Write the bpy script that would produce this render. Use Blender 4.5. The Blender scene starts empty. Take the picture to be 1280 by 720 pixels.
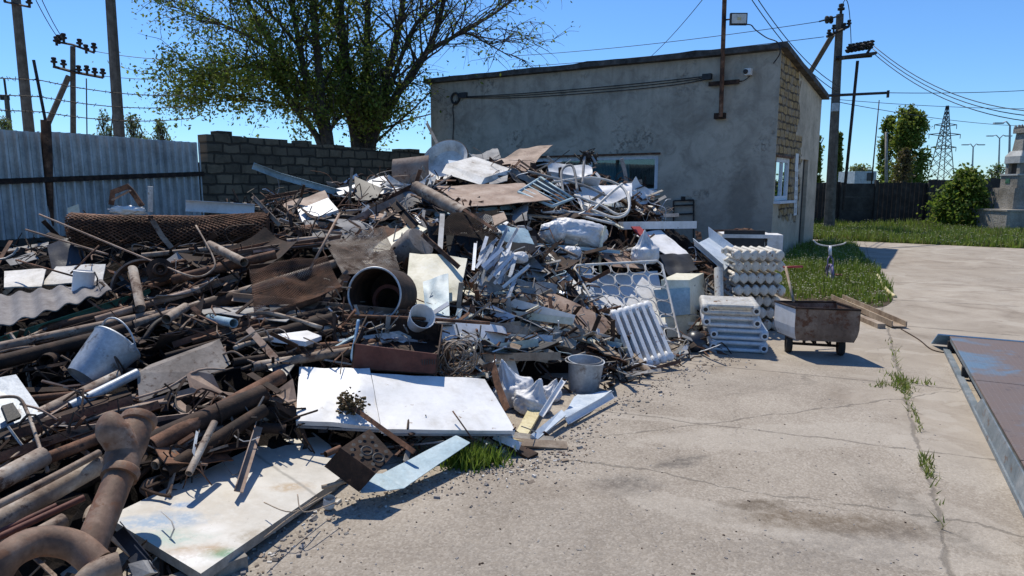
import bpy, bmesh, math, random
import numpy as np
from math import radians as R, sin, cos, pi
from mathutils import Vector as V, Matrix, noise as mnoise
random.seed(7)
SC = bpy.context.scene
COL = SC.collection
# ------------------------------------------------------------------ camera
FL, PITCH, CAMZ = 850.0, R(8.56), 1.65
CAM = V((0, 0, CAMZ))
cd = bpy.data.cameras.new('camera'); cam = bpy.data.objects.new('camera', cd); COL.objects.link(cam)
cam.location = CAM; cam.rotation_euler = (pi/2 - PITCH, 0, 0)
cd.sensor_width = 36; cd.lens = 36*FL/1280; cd.clip_start = .05; cd.clip_end = 3000
SC.camera = cam
FW = V((0, cos(PITCH), -sin(PITCH))); UP = V((0, sin(PITCH), cos(PITCH)))

def ray(px, py):
    return FW + V((1, 0, 0))*((px-640)/FL) + UP*((360-py)/FL)
def PY(px, py, Y):
    d = ray(px, py); return CAM + d*(Y/d.y)
def G(px, py, z=0.0):
    d = ray(px, py); return CAM + d*((z-CAMZ)/d.z)
def PX(p):
    q = p - CAM; w = q.dot(FW); return (640+FL*q.x/w, 360-FL*q.dot(UP)/w)

# ------------------------------------------------------------------ world, sun
SUN_EL, SUN_AZ = R(59), R(-24)      # azimuth of the sun from +Y, towards -X
w = bpy.data.worlds.new('World'); SC.world = w; w.use_nodes = True
nt = w.node_tree; nt.nodes.clear()
so = nt.nodes.new('ShaderNodeOutputWorld'); bg = nt.nodes.new('ShaderNodeBackground'); sk = nt.nodes.new('ShaderNodeTexSky')
sk.sky_type = 'NISHITA'; sk.sun_disc = False; sk.sun_elevation = SUN_EL; sk.sun_rotation = SUN_AZ
sk.air_density = 1.0; sk.dust_density = 0.0; sk.ozone_density = 4.5; sk.altitude = 50
bg.inputs[1].default_value = .142
tint = nt.nodes.new('ShaderNodeMix'); tint.data_type = 'RGBA'; tint.blend_type = 'MULTIPLY'; tint.inputs[0].default_value = 1
tint.inputs[7].default_value = (.56, .80, 1.06, 1); nt.links.new(sk.outputs[0], tint.inputs[6]); nt.links.new(tint.outputs[2], bg.inputs[0]); nt.links.new(bg.outputs[0], so.inputs[0])
sd = V((sin(SUN_AZ)*cos(SUN_EL), cos(SUN_AZ)*cos(SUN_EL), sin(SUN_EL)))
sl = bpy.data.lights.new('sun', 'SUN'); sl.energy = 5.0; sl.angle = R(.53); sl.color = (1, .935, .82)
sun = bpy.data.objects.new('sun', sl); COL.objects.link(sun); sun.location = (0, 0, 30)
sun.rotation_euler = sd.to_track_quat('Z', 'Y').to_euler()
SC.view_settings.view_transform = 'Standard'; SC.view_settings.look = 'None'
SC.view_settings.exposure = 0.0; SC.view_settings.gamma = 1; SC.view_settings.use_curve_mapping = False
SC.render.engine = 'CYCLES'; SC.cycles.max_bounces = 6

# ------------------------------------------------------------------ materials
MATS = {}
class NT:
    def __init__(s, name):
        s.m = bpy.data.materials.new(name); s.m.use_nodes = True; s.t = s.m.node_tree; s.t.nodes.clear()
        s.out = s.n('ShaderNodeOutputMaterial'); s.b = s.n('ShaderNodeBsdfPrincipled'); s.l(s.b.outputs[0], s.out.inputs[0])
    def n(s, typ, **k):
        x = s.t.nodes.new(typ)
        for a, v in k.items(): setattr(x, a, v)
        return x
    def l(s, a, b): s.t.links.new(a, b)
    def noise(s, vec, scale, detail=6, rough=.6, dist=0):
        x = s.n('ShaderNodeTexNoise'); x.inputs['Scale'].default_value = scale; x.inputs['Detail'].default_value = detail
        x.inputs['Roughness'].default_value = rough; x.inputs['Distortion'].default_value = dist
        s.l(vec, x.inputs['Vector']); return x.outputs[0]
    def ramp(s, fac, stops):
        x = s.n('ShaderNodeValToRGB'); e = x.color_ramp.elements
        while len(e) < len(stops): e.new(.5)
        for i, (p, c) in enumerate(stops):
            e[i].position = p; e[i].color = (*c, 1) if len(c) == 3 else c
        s.l(fac, x.inputs[0]); return x.outputs[0]
    def mr(s, v, a, b, c=0, d=1):
        x = s.n('ShaderNodeMapRange'); x.inputs[1].default_value = a; x.inputs[2].default_value = b
        x.inputs[3].default_value = c; x.inputs[4].default_value = d; s.l(v, x.inputs[0]); return x.outputs[0]
    def mix(s, f, a, b, mode='MIX'):
        x = s.n('ShaderNodeMix', data_type='RGBA', blend_type=mode)
        for i, v in ((0, f), (6, a), (7, b)):
            if isinstance(v, (int, float)): x.inputs[i].default_value = v
            elif isinstance(v, tuple): x.inputs[i].default_value = (*v, 1)
            else: s.l(v, x.inputs[i])
        return x.outputs[2]
    def math(s, op, a, b=0.0):
        x = s.n('ShaderNodeMath', operation=op)
        for i, v in ((0, a), (1, b)):
            if isinstance(v, (int, float)): x.inputs[i].default_value = v
            else: s.l(v, x.inputs[i])
        return x.outputs[0]
    def coords(s):
        tc = s.n('ShaderNodeTexCoord'); oi = s.n('ShaderNodeObjectInfo')
        a = s.n('ShaderNodeVectorMath', operation='MULTIPLY_ADD'); a.inputs[1].default_value = (1, 1, 1)
        cmb = s.n('ShaderNodeCombineXYZ'); m = s.math('MULTIPLY', oi.outputs['Random'], 37.0)
        for i in range(3): s.l(m, cmb.inputs[i])
        s.l(tc.outputs['Object'], a.inputs[0]); s.l(cmb.outputs[0], a.inputs[2]); return a.outputs[0]
    def pos(s): return s.n('ShaderNodeNewGeometry').outputs['Position']
    def bump(s, h, strength=.3, dist=.01):
        x = s.n('ShaderNodeBump'); x.inputs['Strength'].default_value = strength; x.inputs['Distance'].default_value = dist
        s.l(h, x.inputs['Height']); s.l(x.outputs[0], s.b.inputs['Normal'])
    def done(s, key, rough=.7, metal=0.0, spec=.5):
        if isinstance(rough, (int, float)): s.b.inputs['Roughness'].default_value = rough
        else: s.l(rough, s.b.inputs['Roughness'])
        s.b.inputs['Metallic'].default_value = metal; s.b.inputs['Specular IOR Level'].default_value = spec
        MATS[key] = s.m; return s.m

def surf(key, stops, scale=6, rough=.75, metal=0.0, bump=.3, bd=.006, spots=None, spot_scale=20, spot_lo=.6, spot_hi=.68, spec=.4, streak=None):
    t = NT(key); c = t.coords(); f = t.noise(c, scale, 8, .65)
    colr = t.ramp(t.mr(f, .3, .7), stops)
    if streak:
        sc = t.n('ShaderNodeMapping'); sc.inputs['Scale'].default_value = (1, 1, .12); t.l(c, sc.inputs[0])
        colr = t.mix(t.mr(t.noise(sc.outputs[0], scale*3, 4), .5, .8, 0, .6), colr, streak)
    if spots:
        sp = t.noise(c, spot_scale, 5, .7)
        colr = t.mix(t.mr(sp, spot_lo, spot_hi), colr, spots)
    fine = t.noise(c, scale*9, 5, .7)
    colr = t.mix(.35, colr, t.mix(t.mr(fine, .3, .7), (.25, .25, .25), (.75, .75, .75)), 'OVERLAY')
    t.l(colr, t.b.inputs['Base Color'])
    t.bump(fine, bump, bd)
    return t.done(key, rough if not isinstance(rough, tuple) else t.mr(f, .3, .7, *rough), metal, spec)

RST = (.10, .042, .022)
surf('rust', [(0, (.03, .015, .01)), (.4, (.10, .047, .026)), (.7, (.18, .085, .046)), (1, (.28, .16, .105))], 6, .85, .0, .6, spots=(.04, .024, .018), spot_scale=16, spot_lo=.56, spot_hi=.66)
surf('rust_dark', [(0, (.011, .007, .005)), (.5, (.034, .018, .011)), (1, (.085, .045, .027))], 8, .85, 0, .5, spots=(.13, .06, .03), spot_scale=11, spot_lo=.64, spot_hi=.72)
surf('rust_pale', [(0, (.13, .075, .05)), (.5, (.27, .18, .13)), (1, (.40, .31, .245))], 3.5, .7, 0, .3, spots=(.13, .06, .032), spot_scale=9)
surf('rust_red', [(0, (.06, .02, .014)), (.5, (.12, .038, .026)), (1, (.16, .065, .045))], 5, .7, 0, .3)
surf('rust_pipe', [(0, (.10, .065, .045)), (.4, (.23, .165, .12)), (.75, (.36, .29, .225)), (1, (.50, .45, .38))], 5, .75, 0, .5, spots=(.10, .055, .035), spot_scale=12, spot_lo=.54, spot_hi=.62)
surf('rust_scale', [(0, (.045, .024, .016)), (.35, (.12, .066, .04)), (.65, (.21, .125, .08)), (1, (.33, .235, .17))], 5, .7, 0, .3, .006, spots=(.17, .075, .035), spot_scale=8, spot_lo=.54, spot_hi=.60, spec=.5)
surf('white', [(0, (.50, .485, .455)), (.35, (.68, .675, .66)), (1, (.77, .765, .755))], 2.2, .5, 0, .15, spots=(.24, .16, .10), spot_scale=17, spot_lo=.64, spot_hi=.72, streak=(.45, .42, .37))
surf('white_dirty', [(0, (.32, .29, .25)), (.5, (.58, .55, .50)), (1, (.75, .73, .68))], 4, .6, 0, .2, spots=(.16, .09, .05), spot_scale=10, spot_lo=.62, spot_hi=.68)
surf('cream', [(0, (.45, .42, .30)), (.5, (.66, .62, .48)), (1, (.74, .70, .56))], 3, .6, 0, .15, spots=(.25, .16, .08), spot_scale=8, spot_lo=.66, spot_hi=.74)
surf('blue_pale', [(0, (.17, .255, .305)), (.5, (.28, .39, .44)), (1, (.41, .51, .545))], 4, .5, 0, .15, spots=(.16, .12, .09), spot_scale=11, spot_lo=.66, spot_hi=.70)
surf('blue', [(0, (.08, .17, .30)), (.5, (.14, .27, .42)), (1, (.24, .38, .5))], 4, .55, 0, .15, spots=(.13, .09, .07), spot_scale=12, spot_lo=.64, spot_hi=.7)
surf('green', [(0, (.02, .07, .045)), (.6, (.04, .14, .085)), (1, (.09, .2, .13))], 6, .55, 0, .2, spots=RST, spot_scale=14, spot_lo=.6)
surf('alu', [(0, (.42, .45, .5)), (.5, (.62, .65, .69)), (1, (.72, .73, .74))], 7, .55, .3, .12)
surf('zinc', [(0, (.26, .285, .31)), (.5, (.40, .43, .46)), (1, (.54, .56, .58))], 5, (.4, .65), .35, .2, spots=(.17, .14, .12), spot_scale=9, spot_lo=.58, spot_hi=.7)
surf('grey', [(0, (.14, .135, .13)), (.5, (.25, .24, .23)), (1, (.36, .35, .33))], 5, .8, 0, .3)
surf('grey_brown', [(0, (.12, .10, .085)), (.5, (.21, .18, .155)), (1, (.30, .27, .24))], 4, .8, 0, .35, spots=(.09, .06, .045), spot_scale=26, spot_lo=.55)
surf('slate', [(0, (.13, .115, .11)), (.5, (.205, .19, .185)), (1, (.28, .265, .255))], 5, .9, 0, .4)
surf('black', [(0, (.012, .012, .013)), (1, (.04, .04, .042))], 6, .6, 0, .3)
surf('dark_plastic', [(0, (.018, .019, .025)), (1, (.05, .052, .06))], 5, .35, 0, .2)
surf('wood', [(0, (.16, .11, .075)), (.5, (.30, .23, .165)), (1, (.42, .35, .27))], 5, .85, 0, .4, streak=(.12, .08, .05))
surf('wood_grey', [(0, (.15, .13, .11)), (.5, (.27, .245, .21)), (1, (.40, .37, .33))], 5, .9, 0, .4, streak=(.1, .08, .06))
surf('sack', [(0, (.46, .46, .47)), (.5, (.60, .60, .605)), (1, (.70, .70, .70))], 5, .5, 0, .06)
surf('radiator', [(0, (.46, .43, .37)), (.5, (.60, .57, .50)), (1, (.70, .67, .61))], 6, .6, 0, .2, spots=(.22, .12, .065), spot_scale=13, spot_lo=.59, spot_hi=.66, streak=(.33, .25, .18))
surf('radiator_white', [(0, (.58, .58, .57)), (.5, (.70, .70, .69)), (1, (.78, .78, .76))], 5, .5, 0, .12, spots=(.24, .14, .08), spot_scale=15, spot_lo=.61, spot_hi=.68, streak=(.42, .38, .33))
surf('radiator_blue', [(0, (.40, .46, .52)), (.5, (.52, .58, .63)), (1, (.63, .67, .70))], 5, .5, 0, .12, spots=(.2, .14, .1), spot_scale=15, spot_lo=.70, spot_hi=.73)
surf('rubber', [(0, (.015, .015, .015)), (1, (.05, .045, .04))], 12, .9, 0, .3)
surf('cart', [(0, (.075, .045, .03)), (.5, (.18, .12, .085)), (1, (.28, .21, .155))], 4.5, .75, 0, .5, spots=(.12, .05, .025), spot_scale=8, spot_lo=.52, spot_hi=.60, streak=(.08, .05, .034))
surf('pole_concrete', [(0, (.07, .058, .047)), (.5, (.125, .108, .09)), (1, (.19, .168, .14))], 5, .9, 0, .4, streak=(.07, .055, .045))
surf('iron', [(0, (.015, .013, .012)), (.5, (.035, .028, .024)), (1, (.07, .05, .04))], 9, .7, .2, .3)
surf('bark', [(0, (.03, .024, .018)), (.5, (.07, .055, .042)), (1, (.14, .115, .09))], 8, .95, 0, .9, .03)
surf('glazed', [(0, (.5, .5, .47)), (1, (.66, .66, .63))], 8, .3, 0, .1)
surf('red', [(0, (.25, .02, .02)), (1, (.42, .05, .04))], 6, .5, 0, .1)
surf('yellow', [(0, (.40, .33, .15)), (.5, (.58, .5, .28)), (1, (.66, .60, .40))], 6, .7, 0, .2, spots=(.25, .18, .1), spot_scale=18)
surf('pink', [(0, (.16, .12, .2)), (1, (.32, .25, .36))], 8, .5, 0, .1)

def leafmat(key, a, b, c, trans=.35):
    t = NT(key); oi = t.n('ShaderNodeNewGeometry')
    colr = t.ramp(oi.outputs['Random Per Island'], [(0, a), (.5, b), (1, c)])
    t.l(colr, t.b.inputs['Base Color']); t.b.inputs['Roughness'].default_value = .55; t.b.inputs['Specular IOR Level'].default_value = .25
    tr = t.n('ShaderNodeBsdfTranslucent'); t.l(t.mix(.5, colr, (.16, .22, .03)), tr.inputs[0])
    mx = t.n('ShaderNodeMixShader'); mx.inputs[0].default_value = trans
    t.l(t.b.outputs[0], mx.inputs[1]); t.l(tr.outputs[0], mx.inputs[2]); t.l(mx.outputs[0], t.out.inputs[0])
    MATS[key] = t.m
leafmat('leaf', (.10, .125, .02), (.17, .20, .036), (.27, .275, .07), .55)
leafmat('leaf_dark', (.045, .07, .016), (.08, .115, .025), (.13, .165, .04), .5)
leafmat('leaf_fresh', (.06, .12, .014), (.11, .19, .026), (.2, .29, .05), .5)
leafmat('leaf_pale', (.12, .15, .08), (.2, .22, .12), (.3, .3, .2))
leafmat('leaf_dry', (.08, .05, .02), (.13, .085, .04), (.17, .12, .06))
leafmat('grass', (.11, .17, .02), (.20, .265, .045), (.32, .34, .11), .45)
leafmat('grass_dry', (.12, .11, .04), (.19, .165, .06), (.26, .23, .11))
leafmat('petal', (.5, .5, .4), (.65, .65, .55), (.7, .68, .45), .2)

# ------------------------------------------------------------------ object helpers
def tag(o, label=None, cat=None, group=None, kind=None):
    if label: o['label'] = label
    if cat: o['category'] = cat
    if group: o['group'] = group
    if kind: o['kind'] = kind
    return o
def wl(o):
    p = V()
    while o is not None: p = p + o.location; o = o.parent
    return p
class MB:
    """collects shapes, links them as ONE mesh object"""
    def __init__(s): s.v = []; s.f = []; s.mi = []; s.mats = []; s.cur = 0
    def use(s, m):
        if m not in s.mats: s.mats.append(m)
        s.cur = s.mats.index(m); return s
    def add(s, vs, fs):
        o = len(s.v); s.v.extend(tuple(v) for v in vs)
        s.f.extend(tuple(i+o for i in f) for f in fs); s.mi.extend([s.cur]*len(fs)); return s
    def box(s, c, size, M=None):
        c = V(c); hx, hy, hz = size[0]/2, size[1]/2, size[2]/2
        vs = [V((x*hx, y*hy, z*hz)) for z in (-1, 1) for y in (-1, 1) for x in (-1, 1)]
        if M is not None: vs = [M @ v for v in vs]
        return s.add([v+c for v in vs], [(0, 2, 3, 1), (4, 5, 7, 6), (0, 1, 5, 4), (2, 6, 7, 3), (0, 4, 6, 2), (1, 3, 7, 5)])
    def sweep(s, pts, prof, closed_prof=True, caps=True, up=None, scale=None, loop=False):
        pts = [V(p) for p in pts]; n = len(pts); m = len(prof); vs = []; fs = []
        t0 = (pts[1]-pts[0]).normalized()
        up = V(up) if up else (V((0, 0, 1)) if abs(t0.z) < .9 else V((0, 1, 0)))
        a = (up - t0*up.dot(t0)).normalized()
        for i, p in enumerate(pts):
            if loop: t = pts[(i+1) % n]-pts[i-1]
            else: t = pts[min(i+1, n-1)]-pts[max(i-1, 0)]
            t = t.normalized() if t.length > 1e-9 else t0
            a = a - t*a.dot(t)
            a = a.normalized() if a.length > 1e-6 else t.orthogonal().normalized()
            b = t.cross(a); k = scale[i] if scale else 1
            vs += [p + b*(x*k) + a*(y*k) for x, y in prof]
        segs = m if closed_prof else m-1
        for i in range(n if loop else n-1):
            for j in range(segs):
                k = (j+1) % m; i2 = (i+1) % n
                fs.append((i*m+j, i*m+k, i2*m+k, i2*m+j))
        if caps and closed_prof and not loop:
            fs.append(tuple(range(m))[::-1]); fs.append(tuple((n-1)*m+j for j in range(m)))
        return s.add(vs, fs)
    def tube(s, pts, r, n=8, scale=None, caps=True, loop=False):
        return s.sweep(pts, [(r*cos(2*pi*i/n), r*sin(2*pi*i/n)) for i in range(n)], True, caps, scale=scale, loop=loop)
    def lathe(s, prof, base, axis=(0, 0, 1), n=20, a0=0, a1=2*pi, xdir=None):
        """prof: (radius, height) along axis"""
        base = V(base); ax = V(axis).normalized(); x = V(xdir) if xdir else ax.orthogonal(); x = (x-ax*x.dot(ax)).normalized(); y = ax.cross(x)
        full = abs(a1-a0-2*pi) < 1e-6; cnt = n if full else n+1; vs = []; fs = []; m = len(prof)
        for i in range(cnt):
            th = a0+(a1-a0)*i/n; d = x*cos(th)+y*sin(th)
            vs += [base+d*r+ax*h for r, h in prof]
        for i in range(n):
            i2 = (i+1) % cnt
            for j in range(m-1): fs.append((i*m+j, i2*m+j, i2*m+j+1, i*m+j+1))
        return s.add(vs, fs)
    def plate(s, poly, th, amp=0.0, nu=1, nv=1, nrm=None, freq=4.0, ph=0.0, curl=0.0):
        """four corners (bilinear) or a polygon, thickened; four corners may be dented"""
        poly = [V(p) for p in poly]
        if len(poly) == 4:
            if amp and nu == 1: nu, nv = 10, 8
            a, b, c, d = poly; n_ = ((c-a).cross(d-b)); n_ = n_.normalized() if n_.length > 1e-9 else V((0, 0, 1))
            if n_.dot(CAM-a) < 0: n_ = -n_
            W, H = nu+1, nv+1; top = []
            for j in range(H):
                for i in range(W):
                    u, v = i/nu, j/nv
                    p = a*((1-u)*(1-v))+b*(u*(1-v))+c*(u*v)+d*((1-u)*v)
                    if amp: p = p + n_*(amp*(mnoise.noise(p*freq+V((ph, ph*1.7, 3)))*1.3+.5*mnoise.noise(p*freq*2.7+V((ph, 1, ph)))))
                    if curl: p = p + n_*curl*(4*(u-.5)**2 + (v-.5)**2*2 - .5)
                    top.append(p)
            bot = [p-n_*th for p in top]; N = W*H; fs = []
            for j in range(nv):
                for i in range(nu):
                    q = (j*W+i, j*W+i+1, (j+1)*W+i+1, (j+1)*W+i); fs.append(q); fs.append(tuple(N+k for k in q[::-1]))
            rim = [i for i in range(W)] + [j*W+nu for j in range(1, H)] + [nv*W+i for i in range(nu-1, -1, -1)] + [j*W for j in range(nv-1, 0, -1)]
            for k in range(len(rim)):
                p, q = rim[k], rim[(k+1) % len(rim)]; fs.append((q, p, p+N, q+N))
            return s.add(top+bot, fs)
        cen = sum(poly, V())/len(poly); n_ = V()
        for i in range(len(poly)): n_ += (poly[i]-cen).cross(poly[(i+1) % len(poly)]-cen)
        n_.normalize()
        if n_.dot(CAM-cen) < 0: n_ = -n_
        N = len(poly); vs = poly + [p-n_*th for p in poly]
        fs = [tuple(range(N)), tuple(range(N, 2*N))[::-1]] + [((i+1) % N, i, i+N, (i+1) % N+N) for i in range(N)]
        return s.add(vs, fs)
    def blob(s, c, rad, amp=.25, freq=3, sub=3, M=None, ph=0, neck=False):
        bm = bmesh.new(); bmesh.ops.create_icosphere(bm, subdivisions=sub, radius=1)
        vs = []
        for v in bm.verts:
            q = v.co*freq+V((ph, ph*.7, ph*1.3))
            k = 1+amp*mnoise.noise(q)-amp*3.2*max(0, .13-abs(mnoise.noise(V((q.x*2.6, q.y*1.7, q.z*1.2))+V((4, 1, 7)))))-amp*2.2*max(0, .1-abs(mnoise.noise(q*3.1+V((14, 1, 2)))))
            p = V((v.co.x*rad[0], v.co.y*rad[1], v.co.z*rad[2]))*k
            if neck:
                z = v.co.z; f = max(0, (z-.45)/.55); p.x *= 1-.72*f**.7; p.y *= 1-.72*f**.7; p.z += rad[2]*.75*f*f; g = math.atan2(v.co.y, v.co.x); p.x *= 1+.07*sin(g*9+ph)*(.4+f*3); p.y *= 1+.07*sin(g*9+ph)*(.4+f*3)
                if z < -.4: p.z = max(p.z, -rad[2]*.62)
            if M is not None: p = M @ p
            vs.append(p+V(c))
        fs = [tuple(v.index for v in f.verts) for f in bm.faces]; bm.free()
        return s.add(vs, fs)
    def build(s, name, mat=None, parent=None, smooth=None, origin=None):
        if not s.mats: s.mats = [mat]
        me = bpy.data.meshes.new(name)
        arr = np.array(s.v, dtype=np.float64)
        if origin is None:
            lo, hi = arr.min(0), arr.max(0); origin = V(((lo[0]+hi[0])/2, (lo[1]+hi[1])/2, lo[2]))
        arr = arr-np.array(origin)
        me.from_pydata(arr.tolist(), [], s.f); 
        for m in s.mats: me.materials.append(MATS[m] if isinstance(m, str) else m)
        if len(s.mats) > 1: me.polygons.foreach_set('material_index', s.mi)
        if smooth:
            me.polygons.foreach_set('use_smooth', [True]*len(me.polygons))
            if smooth < 179: me.set_sharp_from_angle(angle=R(smooth))
        me.update()
        o = bpy.data.objects.new(name, me); COL.objects.link(o)
        o.location = V(origin) - wl(parent)
        if parent is not None: o.parent = parent
        return o
def thing(name, label, cat, loc=(0, 0, 0), group=None):
    o = bpy.data.objects.new(name, None); COL.objects.link(o); o.location = loc; o.empty_display_size = .1
    return tag(o, label, cat, group)
def bigmesh(name, verts, faces_n, k, mats, mi=None):
    """numpy mesh: verts (N,3), faces consecutive k-gons"""
    me = bpy.data.meshes.new(name); nv = len(verts); nf = nv//k
    me.vertices.add(nv); me.vertices.foreach_set('co', np.asarray(verts, np.float32).ravel())
    me.loops.add(nv); me.loops.foreach_set('vertex_index', np.arange(nv, dtype=np.int32))
    me.polygons.add(nf); me.polygons.foreach_set('loop_start', np.arange(0, nv, k, dtype=np.int32))
    for m in mats: me.materials.append(MATS[m])
    if mi is not None: me.polygons.foreach_set('material_index', np.asarray(mi, np.int32))
    me.update(calc_edges=True); me.validate()
    o = bpy.data.objects.new(name, me); COL.objects.link(o); return o
def lerp(a, b, t): return a+(b-a)*t
def catmull(pts, n=6, loop=False):
    pts = [V(p) for p in pts]; out = []; N = len(pts)
    rng = range(N) if loop else range(N-1)
    for i in rng:
        g = (lambda k: pts[k % N]) if loop else (lambda k: pts[max(0, min(N-1, k))])
        p0, p1, p2, p3 = g(i-1), g(i), g(i+1), g(i+2)
        for j in range(n):
            t = j/n
            out.append(.5*((2*p1)+(p2-p0)*t+(2*p0-5*p1+4*p2-p3)*t*t+(3*p1-p0-3*p2+p3)*t**3))
    if not loop: out.append(pts[-1])
    return out
# ------------------------------------------------------------------ ground
def spot(t, P, c, rx, ry, rot=0.0, warp=.5, wscale=1.6, edge=.25):
    """soft blotch with a ragged edge at a world position"""
    mp = t.n('ShaderNodeMapping', vector_type='TEXTURE'); mp.inputs['Location'].default_value = (c[0], c[1], 0)
    mp.inputs['Rotation'].default_value = (0, 0, rot); mp.inputs['Scale'].default_value = (rx, ry, 1)
    t.l(P, mp.inputs[0]); ln = t.n('ShaderNodeVectorMath', operation='LENGTH'); t.l(mp.outputs[0], ln.inputs[0])
    d = t.math('ADD', ln.outputs['Value'], t.math('MULTIPLY', t.math('SUBTRACT', t.noise(P, wscale*3, 6, .65), .5), warp*3))
    return t.mr(d, 1-edge, 1+edge, 1, 0)
def line_d(t, P, a, b, warp=.12, wscale=2.0):
    """distance to a world line with a wobble"""
    a = V(a); b = V(b); d = (b-a); d.z = 0; d.normalize(); n = V((-d.y, d.x, 0))
    dt = t.n('ShaderNodeVectorMath', operation='DOT_PRODUCT'); t.l(P, dt.inputs[0]); dt.inputs[1].default_value = n
    w_ = t.math('MULTIPLY', t.math('SUBTRACT', t.noise(P, wscale, 5, .6), .5), warp*2)
    return t.math('ABSOLUTE', t.math('ADD', t.math('SUBTRACT', dt.outputs['Value'], a.dot(n)), w_))

def concrete():
    t = NT('yard_concrete'); P = t.pos()
    flat = t.n('ShaderNodeMapping'); flat.inputs['Scale'].default_value = (1, 1, 0); t.l(P, flat.inputs[0]); P = flat.outputs[0]
    big = t.noise(P, .35, 5, .6); mid = t.noise(P, 1.6, 8, .68, .6); fine = t.noise(P, 30, 9, .8); grit = t.noise(P, 90, 4, .7)
    c = t.ramp(t.mr(mid, .3, .7), [(0, (.21, .172, .132)), (.45, (.325, .278, .222)), (1, (.42, .368, .30))])
    c = t.mix(t.mr(big, .4, .65), c, (.30, .262, .215), 'MIX') if False else t.mix(t.mr(big, .42, .62, 0, .45), c, (.29, .25, .20))
    # exposed aggregate toward the heap (rougher and greyer), cement skim elsewhere
    agg = t.mr(t.math('ADD', t.noise(P, .8, 6, .6), t.math('MULTIPLY', spot(t, P, (0.6, 3.6), 2.4, 2.6, .6, .3, .8, .6), .35)), .52, .66)
    vo = t.n('ShaderNodeTexVoronoi'); vo.inputs['Scale'].default_value = 95; t.l(P, vo.inputs['Vector'])
    peb = t.ramp(vo.outputs['Color'], [(0, (.12, .10, .08)), (.5, (.28, .242, .197)), (1, (.50, .455, .39))])
    c = t.mix(t.math('MULTIPLY', agg, .42), c, peb)
    skim = t.mr(t.noise(P, .9, 7, .55, 1.2), .56, .58)
    sk2 = t.math('MULTIPLY', skim, t.math('SUBTRACT', 1.0, agg))
    c = t.mix(t.math('MULTIPLY', sk2, .45), c, (.43, .385, .32))
    for (a, k) in SKIMS: c = t.mix(t.math('MULTIPLY', spot(t, P, *a), k*.5), c, (.45, .405, .34))
    for (a, k, cc) in STAINS: c = t.mix(t.math('MULTIPLY', t.math('MULTIPLY', spot(t, P, *a), t.mr(t.noise(P, 17, 9, .78), .36, .58, .15, 1)), k), c, cc)
    # seams and cracks
    crack = None
    for (pa, pb, wd, wp) in SEAMS:
        d = t.mr(t.math('DIVIDE', line_d(t, P, pa, pb, wp), t.mr(t.noise(P, 5, 6, .7), .38, .62, .12, 1.5)), wd*.35, wd, 1, 0)
        crack = d if crack is None else t.math('MAXIMUM', crack, d)
    ve = t.n('ShaderNodeTexVoronoi', feature='DISTANCE_TO_EDGE'); ve.inputs['Scale'].default_value = .42
    wv = t.n('ShaderNodeVectorMath', operation='MULTIPLY_ADD'); nz = t.n('ShaderNodeTexNoise'); nz.inputs['Scale'].default_value = 1.8; nz.inputs['Detail'].default_value = 7
    t.l(P, nz.inputs['Vector']); t.l(nz.outputs['Color'], wv.inputs[0]); wv.inputs[1].default_value = (.9, .9, 0); t.l(P, wv.inputs[2]); t.l(wv.outputs[0], ve.inputs['Vector'])
    vc = t.math('MULTIPLY', t.mr(ve.outputs['Distance'], .0005, .004, 1, 0), t.mr(t.noise(P, .7, 3), .52, .62))
    crack = t.math('MAXIMUM', crack, vc)
    c = t.mix(t.math('MULTIPLY', crack, .55), c, (.10, .086, .07))
    dk = t.mr(t.noise(P, 3.4, 9, .75), .62, .78, 0, .45); c = t.mix(dk, c, (.10, .088, .075))
    c = t.mix(t.mr(fine, .56, .72, 0, .55), c, (.14, .118, .094)); c = t.mix(t.mr(grit, .58, .8, 0, .5), c, (.46, .43, .39))
    c = t.mix(t.mr(grit, .2, .42, .5, 0), c, (.08, .072, .064))
    t.l(c, t.b.inputs['Base Color'])
    h = t.math('ADD', t.math('ADD', t.math('MULTIPLY', fine, .6), t.math('MULTIPLY', grit, .25)), t.math('MULTIPLY', t.math('MULTIPLY', vo.outputs['Distance'], agg), -.5))
    h = t.math('SUBTRACT', t.math('ADD', h, t.math('MULTIPLY', sk2, .4)), t.math('MULTIPLY', crack, 1.4))
    t.bump(h, .45, .006); t.done('yard_concrete', .92, 0, .25)
SEAMS = [(G(1112, 420), G(1170, 640), .02, .07), (G(700, 508), G(1130, 562), .018, .1), (G(860, 455), G(1100, 478), .02, .05),
         (G(1060, 330), G(1280, 336), .035, .06), (G(1090, 352), G(1280, 360), .03, .06), (G(1100, 374), G(1280, 384), .03, .06), (G(1100, 405), G(1180, 412), .03, .06),
         (G(640, 565), G(1160, 650), .014, .16), (G(1120, 500), G(1280, 480), .012, .12)]
_g = lambda x, y: tuple(G(x, y))[:2]
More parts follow.
